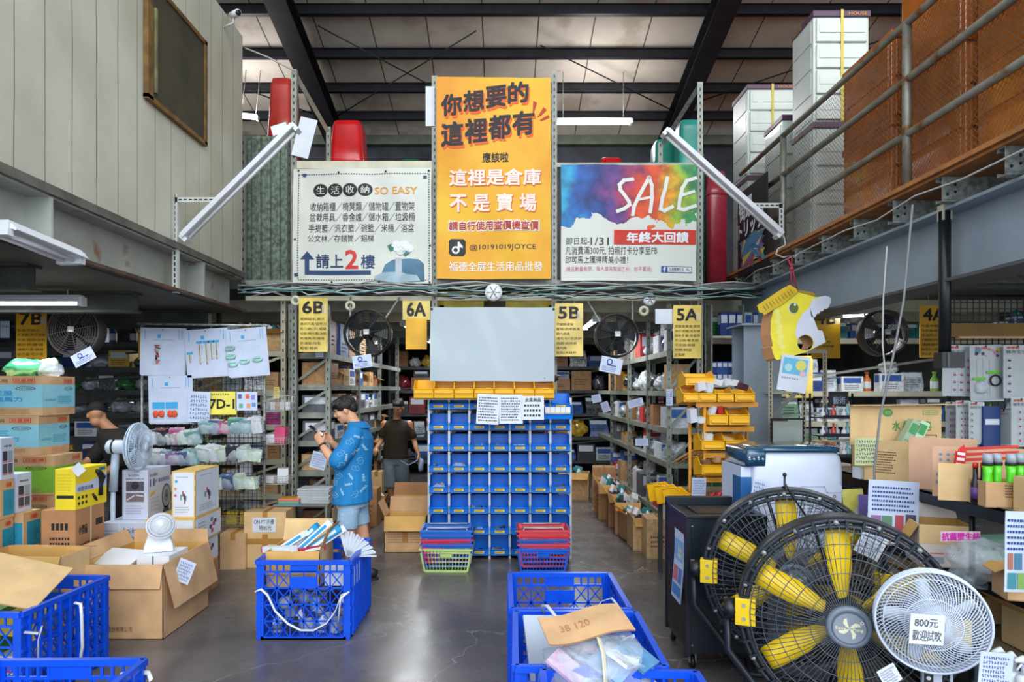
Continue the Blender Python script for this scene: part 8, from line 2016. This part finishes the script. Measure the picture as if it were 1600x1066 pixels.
# ---- cash desk: pale slotted frame, monitor, desk
Ym = 6.9
t = thing('desk_frame', 'cream slotted-angle frame over the cash desk', 'frame', (0, Ym, 0)); SC = mat('slotted_cream', 'cfc9ae', .5, .1, var=.05)
for u in (1204, 1289): g = G(); slotted(g, px(u, Ym), 0, 0, pz(548, Ym), SC, .045, pitch=.045, hole=.009); g.build('post', t)
g = G(); slotted(g, px(1263, Ym), .1, 0, pz(560, Ym), SC, .04, pitch=.05); g.build('post', t)
g = G(); g.box(px(1204, Ym), px(1291, Ym), -.002, .04, pz(552, Ym), pz(546, Ym), SC); g.build('top_bar', t)
g = G(); g.bar((px(1207, Ym), .03, pz(652, Ym)), (px(1260, Ym), .03, pz(600, Ym)), .04, .005, RACK, (0, 1, 0)); g.build('brace', t)
g = G(); g.box(px(1206, Ym), px(1262, Ym), .05, .3, pz(613, Ym) - .02, pz(613, Ym), CREAM); g.build('shelf', t)
t = thing('monitor', 'black computer monitor on the cash desk', 'monitor', (px(1232, 6.7), 6.72, 1.06), R(-6)); MW = 49 * 6.7 / F
g = G(); g.box(-MW / 2, MW / 2, 0, .03, .13, .46, BLACKP); g.build('screen_housing', t, bev=.004)
g = G(); g.rect(ffront(0), -MW / 2 + .015, .155, MW / 2 - .015, .445, mat('monitor_screen', '8d9a96', .15, var=.02, emit=.25), .001); g.rect(ffront(0), -MW / 2 + .015, .43, 0, .445, col('5a2a2a'), .002); g.rect(ffront(0), .03, .19, .075, .235, col('6c7a6c'), .002); g.build('screen', t)
g = G(); g.box(-.03, .03, .01, .04, .0, .14, BLACKP); g.box(-.1, .1, -.04, .1, 0, .012, BLACKP); g.build('stand', t)
t = thing('cash_desk', 'plain desk behind the white cooler carrying the monitor', 'desk', (0, 0, 0)); g = G(); g.box(2.46, 3.5, 6.45, 6.88, 1.03, 1.06, mat('desk_top', '8a7a68', .5, var=.08)); g.build('desk_top', t)
for x in (2.48, 3.48):
 g = G(); g.box(x - .02, x + .02, 6.5, 6.84, 0, 1.03, RACKD); g.build('leg', t)
carton('cardboard_box', 'kraft carton on the cash desk right of the monitor', (px(1280, 6.6) + .05, 6.65, 1.062), .2, .2, .24, KRAFT)
# ---- small goods tower with toys and bottles between desk and soap box
Yt = 5.9
t = thing('spinner_rack', 'black tiered display rack full of small bottles and figurines', 'display rack', (px(1310, Yt), Yt, 0))
for zz in (pz(652, Yt), pz(680, Yt), pz(712, Yt)): g = G(); g.box(-.18, .2, -.1, .15, zz - .01, zz, BLACKM); g.box(-.18, .2, -.105, -.1, zz, zz + .02, BLACKM); g.build('tier', t)
for x in (-.18, .2): g = G(); g.cyl((x, .15, 0), (x, .15, pz(615, Yt)), .01, BLACKM, 8); g.build('post', t)
g = G(); g.box(-.03, .14, .1, .12, pz(636, Yt), pz(612, Yt), BLACKP); g.text(ffront(.1), '藝術', .0, pz(632, Yt), .11, pz(620, Yt), PAPERB); g.build('header', t)
for i in range(24):
 r_, c = divmod(i, 8); zz = (pz(652, Yt), pz(680, Yt), pz(712, Yt))[r_]; g = G(); c_ = ('d8dce2', '7fc0c8', 'c8463a', '7a3a6a', 'e8e4ea', '4a4a5a', 'd8b03a', 'b8c8d8')[(i * 5) % 8]
 h_ = .07 + .03 * ((i * 3) % 4) / 3; m_ = mat('glass_' + c_, c_, .15, var=.05, coat=.5)
 g.lathe([(.02, 0), (.024, .01), (.022, h_ * .6), (.009, h_ * .75), (.009, h_), (.013, h_ + .01), (.001, h_ + .02)], m_, 12)
 one(g, 'small_bottle', {'d8dce2': 'white', '7fc0c8': 'teal', 'c8463a': 'red', '7a3a6a': 'plum', 'e8e4ea': 'pale', '4a4a5a': 'dark grey', 'd8b03a': 'amber', 'b8c8d8': 'pale blue'}[c_] + ' little bottle, %s on the %s tier of the black display rack' % (ORD[c], ('top', 'middle', 'bottom')[r_]), 'bottle', loc=(px(1310, Yt) - .16 + c * .046, Yt - .05 + .03 * (i % 2), zz))
for i, u in enumerate((1300, 1317, 1332)):
 g = G(); g.lathe([(.04, -.08), (.042, .0), (.02, .04), (.01, .05), (.01, .075)], WHITE, 14); one(g, 'pump_bottle', 'white pump bottle behind the white cooler, %s of three' % ORD[i], 'bottle', loc=(px(u, 4.85) + .03, 5.27, 1.285), rot=None)
g = G(); g.box(2.42, 2.86, 5.26 - .05, 5.26 + .06, 1.17, 1.2, SHB)
for x in (2.44, 2.84): g.box(x - .015, x + .015, 5.2, 5.3, 0, 1.17, SHB)
one(g, 'side_shelf', 'narrow black side shelf at the end of the black shelving', 'shelf')
# ================================================================== SHELVING BEHIND, WITH STOCK
KN = {'b98a5a': 'kraft', 'a9744e': 'brown', 'c9a272': 'pale kraft', 'dfe3e8': 'white', 'c3ccd6': 'pale grey', '2f5fae': 'blue', '1d3f8a': 'dark blue', '8a2f38': 'dark red', 'c23a3a': 'red', '3f8a4f': 'green',
      '7fb53a': 'lime green', 'd8b13a': 'yellow', '3a3d44': 'charcoal', '5c5f66': 'grey', '7a4a86': 'purple', 'c0468a': 'magenta', '2f8f94': 'teal', 'd9772f': 'orange', 'cdb79a': 'beige'}
PRO = {}
def proto_mesh(kind, c, v=0):
 k = (kind, c, v)
 if k in PRO: return PRO[k]
 g = G(); m = mat('stock_' + c, c, .5, var=.10, scale=9); rr = random.Random(v * 7 + len(kind))
 if kind == 'carton':
  g.box(-.5, .5, -.5, .5, 0, 1, m); g.box(-.06, .06, -.503, .503, 0.9, 1.004, TAPE)
  g.lines(ffront(-.5), -.35, .25, .3, .6, 3, BRI, seed=v, off=.004)
 elif kind == 'open_carton':
  for a in ((-.5, .5, -.5, -.47), (-.5, .5, .47, .5), (-.5, -.47, -.5, .5), (.47, .5, -.5, .5)): g.box(*a, 0, .8, m)
  g.box(-.5, .5, -.5, .5, 0, .03, m)
  g.add([(-.5, -.5, .8), (.5, -.5, .8), (.46, -.75, .62), (-.46, -.75, .62)], [(0, 1, 2, 3), (3, 2, 1, 0)], KINS)
  g.add([(-.5, -.5, .8), (-.5, .5, .8), (-.74, .46, 1.0), (-.74, -.46, 1.0)], [(0, 1, 2, 3), (3, 2, 1, 0)], KINS)
  for i in range(7): g.cbox((rr.uniform(-.3, .3), rr.uniform(-.3, .3), .7 + rr.random() * .15), (.25, .2, .2), mat('stock_' + ('dfe3e8', '3a3d44', '2f8f94')[i % 3], ('dfe3e8', '3a3d44', '2f8f94')[i % 3], .5, var=.1), (rr.random(), rr.random(), rr.random()))
 elif kind == 'box':
  g.box(-.5, .5, -.5, .5, 0, 1, m); g.rect(ffront(-.5), -.4, .55, .4, .9, PAPER if c not in ('dfe3e8', 'c3ccd6') else mat('stock_2f5fae', '2f5fae', .5), .004); g.lines(ffront(-.5), -.35, .1, .35, .45, 3, dk, seed=v, off=.004)
  g.rect(fleft(-.5), -.4, .5, .4, .9, PAPER if c not in ('dfe3e8', 'c3ccd6') else mat('stock_2f5fae', '2f5fae', .5), .004)
 elif kind == 'bag':
  g.blob((0, 0, .42), (.5, .45, .45), mat('film_' + c, c, .14, var=.25, scale=6, coat=.7, bump=.5, bscale=9), .5, v, 16, 11, 2.4)
 elif kind == 'bottle':
  g.lathe([(.42, 0), (.45, .05), (.45, .6), (.2, .75), (.18, .9), (.24, .92), (.24, 1.0), (.001, 1.0)], m, 14); g.lathe([(.455, .15), (.455, .5)], PAPER, 14)
 elif kind == 'packet':
  g.warp = lambda p: Vector((p.x + .04 * math.sin(p.z * 5), p.y, p.z)); g.cbox((0, 0, .5), (.9, .3, 1), mat('film_' + c, c, .18, var=.2, scale=5, coat=.6)); g.rect(frame((0, -.15, 0), (1, 0, 0), (0, 0, 1)), -.4, .75, .4, .95, PAPER, .01); g.lines(frame((0, -.15, 0), (1, 0, 0), (0, 0, 1)), -.35, .3, .35, .65, 3, dk, seed=v, off=.01)
 elif kind == 'tool_bundle':
  for i in range(9): g.cyl((rr.uniform(-.3, .3), rr.uniform(-.3, .3), 0), (rr.uniform(-.5, .5), rr.uniform(-.4, .4), rr.uniform(.7, 1.05)), .045, m if i % 2 else RACKD, 7)
 elif kind == 'roll':
  g.cyl((0, -.5, .5), (0, .5, .5), .5, m, 18); g.cyl((0, -.505, .5), (0, .505, .5), .2, INK, 12)
 me = g.build('stock_' + kind)
 mesh = me.data; bpy.data.objects.remove(me); PRO[k] = mesh
 return mesh
SN = {'carton': 'carton', 'open_carton': 'open_carton', 'box': 'product_box', 'bag': 'goods_bag', 'bottle': 'bottle', 'packet': 'goods_packet', 'tool_bundle': 'tool_bundle', 'roll': 'goods_roll'}
NN = {'carton': 'carton', 'open_carton': 'open carton', 'box': 'box', 'bag': 'bag', 'bottle': 'bottle', 'packet': 'packet', 'tool_bundle': 'tool bundle', 'roll': 'roll'}
def stock(kind, c, loc, dims, rz, where, group, v=0):
 o = bpy.data.objects.new(SN[kind], proto_mesh(kind, c, v % 3)); C.objects.link(o)
 o.location = loc; o.scale = dims; o.rotation_euler = (0, 0, rz)
 lb_ = KN[c] + ' ' + NN[kind] + ', ' + where
 return tag(o, lb_, NN[kind], group)
def fill(rname, levels, lnames, axis, a0, a1, fixed, depth, step, kinds, colors, seed, rz=0, hmax=None, anchor='from the mouth', tops=None, skip=0):
 """stock a row along an axis on each level; every item its own object"""
 rr = random.Random(seed)
 for li, z in enumerate(levels):
  a = a0; i = 0; top = (levels[li + 1] if li + 1 < len(levels) else (tops or z + .4)) - .07
  while a < a1 - step * .3 and i < 20:
   w_ = step * rr.uniform(.6, 1.15); kind = rr.choice(kinds); c = rr.choice(colors.get(kind, colors['*'])); H_ = min(top - z, (hmax or 9)) * rr.uniform(.55, .97); up_ = None
   if kind == 'bottle': H_ = min(H_, .24)
   wx = w_ * .94
   if rr.random() > skip:
    if axis == 'y':
     loc = (fixed, a + w_ / 2, z + .001); dims = (depth * rr.uniform(.8, 1), wx, H_)
     stock(kind, c, loc, (dims[1], dims[0], H_), rz + rr.uniform(-.06, .06), '%s %s, %s shelf, %s' % (ORD[i], anchor, lnames[li], rname), 'stock on ' + rname, i + li)
    else:
     loc = (a + w_ / 2, fixed + rr.uniform(-.02, .02), z + .001); dims = (wx, depth * rr.uniform(.6, 1), H_)
     if kind == 'bottle': dims = (min(wx, .1), min(wx, .1), H_)
     stock(kind, c, loc, dims, rr.uniform(-.1, .1), '%s %s, %s shelf, %s' % (ORD[i], anchor, lnames[li], rname), 'stock on ' + rname, i + li)
    i += 1
    gap = top - z - H_
    if gap > .09 and kind in ('carton', 'box') and i < 20 and rr.random() < .8:   # something smaller lies on top
     k2 = rr.choice(['bag', 'packet', 'box']); c2 = rr.choice(colors.get(k2, colors['*'])); h2 = min(gap * .9, .16)
     stock(k2, c2, (loc[0], loc[1], z + H_ + .003), (dims[0] * .8, dims[1] * .8, h2), rr.uniform(-.3, .3) + (rz if axis == 'y' else 0), 'on top, %s %s, %s shelf, %s' % (ORD[i - 1], anchor, lnames[li], rname), 'stock on ' + rname, i)
   a += w_
K_ = {'carton': ['b98a5a', 'a9744e', 'c9a272'], 'open_carton': ['b98a5a', 'c9a272', 'a9744e'], '*': ['dfe3e8', 'c3ccd6', '5c5f66', '3a3d44', '2f8f94', '8a2f38', 'd8b13a', '2f5fae', '3f8a4f'], 'bag': ['c3ccd6', '5c5f66', 'dfe3e8', '3a3d44'],
      'box': ['dfe3e8', 'c3ccd6', '2f5fae', '5c5f66', 'c23a3a', 'dfe3e8'], 'tool_bundle': ['d8b13a', 'c23a3a', '3a3d44', '2f8f94']}
LN = ('lowest', 'second', 'third', 'fourth', 'fifth', 'sixth', 'highest')
# left rack of aisle 6
la = [.16, .52, .88, 1.22, 1.54, 1.86, 2.22]
rack('shelving_rack', 'long slotted-steel rack along the left of aisle 6', -2.40, -1.98, 7.62, 13.0, la, 2.78, (7.62, 9.2, 10.8, 12.6))
fill('left rack of aisle 6', la[:6], LN, 'y', 7.72, 11.2, -2.15, .34, .40, ['carton', 'open_carton', 'box', 'bag', 'packet', 'carton'], K_, 5, PI / 2, tops=2.2)
fill('left rack of aisle 6', la[6:], ('topmost',), 'y', 7.72, 11.2, -2.15, .34, .46, ['carton', 'tool_bundle', 'box', 'bag'], K_, 6, PI / 2, tops=2.75)
# middle rack
lb = [.2, .65, 1.1, 1.55, 2.0, 2.4]
rack('shelving_rack', 'long dark rack in the middle behind the blue bins', -.70, .56, 7.75, 14, lb, 2.78, (7.75, 9.6, 11.4, 13.4), RACKD)
KD = {'*': ['3a3d44', '5c5f66', 'c3ccd6', '8a2f38', '2f5fae', 'd8b13a', 'dfe3e8'], 'carton': ['a9744e', 'b98a5a'], 'open_carton': ['a9744e', 'b98a5a']}
fill('middle rack facing aisle 6', lb, LN, 'y', 8.0, 12.4, -.53, .26, .55, ['carton', 'tool_bundle', 'box', 'bag', 'packet'], KD, 15, PI / 2, tops=2.75, skip=.1)
fill('middle rack facing aisle 5', lb, LN, 'y', 8.0, 12.4, .40, .26, .5, ['carton', 'tool_bundle', 'box', 'bag', 'packet', 'bottle'], KD, 16, PI / 2, tops=2.75, skip=.1)
rack('shelving_rack', 'dark rack closing the far end of the aisles', -2.4, 2.4, 14.3, 14.8, [.3, .8, 1.3, 1.8, 2.3], 2.8, (14.3, 14.7), RACKD)
fill('far end rack', [.3, .8, 1.3, 1.8, 2.3], LN, 'x', -2.3, 2.3, 14.45, .3, .4, ['carton', 'box', 'bag', 'packet'], KD, 77, anchor='from aisle 6', tops=2.75)
# right rack of aisle 5
lc = [.34, .97, 1.36, 1.79, 2.25]
rack('shelving_rack', 'long slotted-steel rack along the right of aisle 5', 1.89, 2.25, 7.62, 13.2, lc, 2.78, (7.62, 8.7, 10.0, 11.6))
fill('right rack of aisle 5', lc, ('lowest', 'second', 'third', 'fourth', 'topmost'), 'y', 7.75, 11.9, 2.04, .28, .36, ['carton', 'box', 'bag', 'packet', 'bag', 'open_carton', 'box'], K_, 25, PI / 2, tops=2.75, hmax=.34)
rr = random.Random(44)
for i, (x, y, w_, h_, k_, c_) in enumerate(((1.70, 7.35, .30, .42, 'carton', 'c9a272'), (1.62, 7.7, .32, .46, 'open_carton', 'c9a272'), (1.60, 8.12, .30, .4, 'open_carton', 'b98a5a'), (1.58, 8.52, .32, .5, 'open_carton', 'b98a5a'), (1.55, 8.95, .3, .55, 'open_carton', 'a9744e'), (1.52, 9.4, .34, .62, 'open_carton', 'b98a5a'), (1.50, 9.9, .3, .5, 'carton', 'a9744e'), (1.2, 11.2, .5, .55, 'open_carton', 'c9a272'), (1.6, 10.6, .36, .6, 'carton', 'b98a5a'))):
 stock(k_, c_, (x, y, 0), (w_, .34, h_), rr.uniform(-.2, .2), 'standing on the floor of aisle 5, %s from the aisle mouth' % ORD[i], 'floor cartons of aisle 5', i)
g = G()
for i in range(14): a = random.Random(i); g.cyl((-.12 + i * .018, 0, .0 + .012 * (i % 4)), (.1 + i * .014, -.1, .16 + .01 * (i % 3)), .012, col(('c9985a', 'b9854a', '8a6a4a')[i % 3]), 7)
tag(g.build('handle_bundle', loc=(2.0, 7.45, .99)), 'bundle of wooden tool handles sticking out of the aisle 5 rack', 'tool handles')
# floor cartons by the left rack
for i, (x, y, w_, h_, k_, c_) in enumerate(((-1.86, 7.25, .26, .30, 'open_carton', 'c9a272'), (-2.06, 6.98, .26, .34, 'open_carton', 'b98a5a'), (-1.82, 7.8, .26, .45, 'carton', 'c9a272'), (-1.80, 8.3, .26, .5, 'carton', 'b98a5a'), (-1.78, 9.0, .26, .5, 'carton', 'b98a5a'), (-1.76, 9.5, .26, .4, 'open_carton', 'a9744e'))):
 stock(k_, c_, (x, y, 0), (w_, .3, h_), rr.uniform(-.15, .15), 'on the floor left of aisle 6, %s from the mouth' % ORD[i], 'floor cartons of aisle 6', i)
# frontal rack at the right (aisle 4)
ld = [.6, 1.08, 1.42, 1.785, 2.42]
rack('shelving_rack', 'wide rack facing the shop front behind the grey column, aisle 4', 2.45, 6.6, 8.05, 8.5, ld, 2.86, (8.05, 8.4), RACK, shelfm=CREAM)
KR = {'*': ['7fb53a', '3f8a4f', '2f8f94', 'dfe3e8', '3a3d44', '2f5fae'], 'box': ['1d3f8a', '2f5fae', 'dfe3e8', '3a3d44', '2f8f94'], 'packet': ['7fb53a', 'dfe3e8', '3f8a4f', '2f8f94', 'c3ccd6'], 'bottle': ['7fb53a', 'dfe3e8', '2f8f94', 'd9772f']}
fill('aisle 4 rack', ld, ('lowest', 'second', 'third', 'fourth', 'topmost'), 'x', 2.52, 6.3, 8.2, .22, .26, ['box', 'packet', 'box', 'bottle', 'packet'], KR, 35, anchor='from the grey column', tops=2.86, hmax=.3)
for i in range(12):
 r_, c = divmod(i, 6); stock('box', '2f5fae' if (i % 3) else '1d3f8a', (px(1113, 7.95) + c * .062, 7.92, (1.86, 2.0)[r_]), (.06, .1, .135), 0, 'in the tidy block left of the grey column, %s row, %s box' % (('lower', 'upper')[r_], ORD[c]), 'blue boxes left of the grey column', i)
for i in range(5): stock('box', 'dfe3e8' if i == 3 else '1d3f8a', (px(1128, 7.95) + i * .095, 7.92, 2.44), (.088, .1, .27), 0, 'large one on the shelf above the blue block, %s from the post' % ORD[i], 'blue boxes left of the grey column', i)
g = G(); g.box(px(1108, 7.95), px(1157, 7.95), 7.85, 8.0, 2.41, 2.438, CREAM); g.box(px(1108, 7.95), px(1157, 7.95), 7.85, 8.0, 1.835, 1.858, CREAM)
for u in (1108, 1157): g.box(px(u, 7.95) - .01, px(u, 7.95) + .01, 7.85, 8.0, 0, 2.8, RACK)
tag(g.build('small_rack'), 'narrow cream rack holding blue boxes beside the grey column', 'rack')
# frontal racks at the left (aisle 7)
le = [.9, 1.2, 1.5, 1.8, 2.1, 2.42]
rack('shelving_rack', 'wide rack facing the shop front behind the left carton stack, aisle 7', -7.0, -3.85, 8.7, 9.15, le, 2.86, (8.7, 9.1), RACKD)
KL = {'*': ['3a3d44', '5c5f66', 'c3ccd6', '2f5fae', '3f8a4f', 'd8b13a'], 'box': ['dfe3e8', '5c5f66', '1d3f8a', 'd8b13a'], 'carton': ['a9744e', 'b98a5a'], 'bag': ['3a3d44', '5c5f66', 'c3ccd6', '3f8a4f']}
fill('aisle 7 rack', le, ('lowest', 'second', 'third', 'fourth', 'fifth', 'topmost'), 'x', -6.95, -3.95, 8.85, .3, .3, ['bag', 'packet', 'bag', 'box', 'bottle'], KL, 45, anchor='from its outer end', tops=2.86)
# corner rack behind the wire stand
lf = [.2, .6, 1.0, 1.4, 1.8, 2.25]
rack('shelving_rack', 'cream rack behind the wire basket stand at the corner of aisle 7', -3.55, -2.52, 7.72, 8.12, lf, 2.84, (7.72, 8.08), CREAM)
fill('cream corner rack', lf, LN, 'x', -3.5, -2.58, 7.9, .28, .26, ['carton', 'box', 'packet', 'open_carton'], {'*': ['dfe3e8', 'c3ccd6', 'c0468a', '7fb53a'], 'carton': ['b98a5a', 'c9a272'], 'open_carton': ['c9a272'], 'box': ['dfe3e8', 'c3ccd6', '2f8f94']}, 55, anchor='from its outer end', tops=2.84, hmax=.36)
# stock between the corner post and the wire tray stand
for i, (u, v, w_, h_, k_, c_) in enumerate(((474, 603, .3, .3, 'open_carton', 'a9744e'), (498, 603, .16, .26, 'carton', 'b98a5a'), (472, 645, .14, .2, 'carton', 'c9a272'), (490, 652, .22, .2, 'box', 'dfe3e8'), (478, 700, .3, .34, 'carton', 'b98a5a'), (486, 762, .34, .1, 'box', 'dfe3e8'), (478, 772, .36, .06, 'packet', '7fb53a'), (500, 700, .12, .14, 'bag', 'c3ccd6'))):
 pass
# white paper stacks and cartons at the foot of the left rack
for i in range(9):
 g = G(); g.cbox((0, 0, 0), (.34, .26, .014), mat('sheet_stack_white', 'd0d6dc', .5, var=.04), (0, 0, .05 * math.sin(i * 2)));
 one(g, 'plastic_sheet', 'white flat sheet in the pile at the aisle 6 mouth, %s from the bottom' % ORD[i], 'sheet', 'flat sheets in the pile', loc=(-2.02, 7.3, .60 + i * .0175))
for i, c_ in enumerate(('3fa8e0', '7fd04a', 'e06ac0', 'f0a040')):
 g = G(); g.cbox((0, 0, 0), (.22, .2, .012), col(c_)); one(g, 'folder', {'3fa8e0': 'sky blue', '7fd04a': 'lime', 'e06ac0': 'pink', 'f0a040': 'orange'}[c_] + ' folder under the white sheets at the mouth of aisle 6', 'folder', loc=(-2.26, 7.2, .60 + i * .015))
g = G(); g.box(-2.42, -1.84, 7.08, 7.5, .575, .592, RACK)
for x in (-2.4, -1.86):
 for y in (7.1, 7.48): g.box(x - .012, x + .012, y - .012, y + .012, 0, .575, RACK)
g.box(-2.42, -1.84, 7.08, 7.5, .36, .372, RACK)
tag(g.build('low_shelf'), 'low grey steel shelf at the mouth of aisle 6 beside the corner post', 'shelf')
# price notes hung on the racks
for i, (u, v, w_, h_, Yn, rz, lb_) in enumerate(((499, 548, 12, 20, 7.5, 0, 'small label clipped on the left rack under the 6B sign'), (498, 720, 24, 26, 7.0, 15, 'pale printed note hanging low at the mouth of aisle 6'), (932, 623, 14, 12, 7.6, -12, 'small notice in aisle 5, first of three'), (946, 636, 12, 16, 7.9, -20, 'small notice in aisle 5, second of three'), (993, 630, 24, 12, 7.6, -15, 'small notice in aisle 5, third of three'), (1003, 691, 20, 11, 7.58, 0, 'notice strip clipped to the aisle 5 rack shelf'), (1046, 621, 10, 26, 7.55, 0, 'narrow blue-grey slip on the aisle 5 rack post'), (530, 645, 12, 12, 7.9, 8, 'little note behind the head of the person in blue'), (558, 700, 12, 10, 8.5, 4, 'little note on the middle of the aisle 6 rack'), (432, 614, 9, 18, 7.2, 0, 'yellowish switch plate on the wire tray stand'))):
 note(u, v, w_, h_, Yn, R(rz), lb_, PAPERB if i != 9 else YEL2, 30 + i, logo=False)
# pale header plate right of the SALE banner foot
g = G(); g.box(px(1024, 7.35), px(1053, 7.35), 7.35, 7.36, pz(506, 7.35), pz(483, 7.35), PAPER); one(g, 'header_plate', 'blank pale plate left of the 5A sign', 'plate')
g = G(); g.box(-.05, .05, -.002, 0, -.09, .09, PAPERB); g.text(ffront(-.003), 'Ocea', -.04, .02, .04, .05, INKB); one(g, 'product_box', 'white box front with blue lettering left of the 7B sign', 'box', loc=(px(8, 7.2), 7.2, pz(515, 7.2)))
# green bag and crates on the fan cartons
g = G(); g.blob((0, 0, .06), (.16, .12, .09), mat('bag_green', '3f9a6a', .2, var=.15, coat=.5), .4, 3, 16, 11); one(g, 'goods_bag', 'green wrapped bag on the topmost light blue fan carton', 'bag', loc=(-4.12, 5.8, 1.925))
g = G(); g.blob((0, 0, .06), (.10, .1, .09), CLEAR, .4, 5, 16, 11); one(g, 'goods_bag', 'clear bag beside the green one on the topmost fan carton', 'bag', loc=(-3.94, 5.85, 1.925))

for i, w1 in enumerate(sorted(LABELS)): pass
bpy.context.view_layer.update()
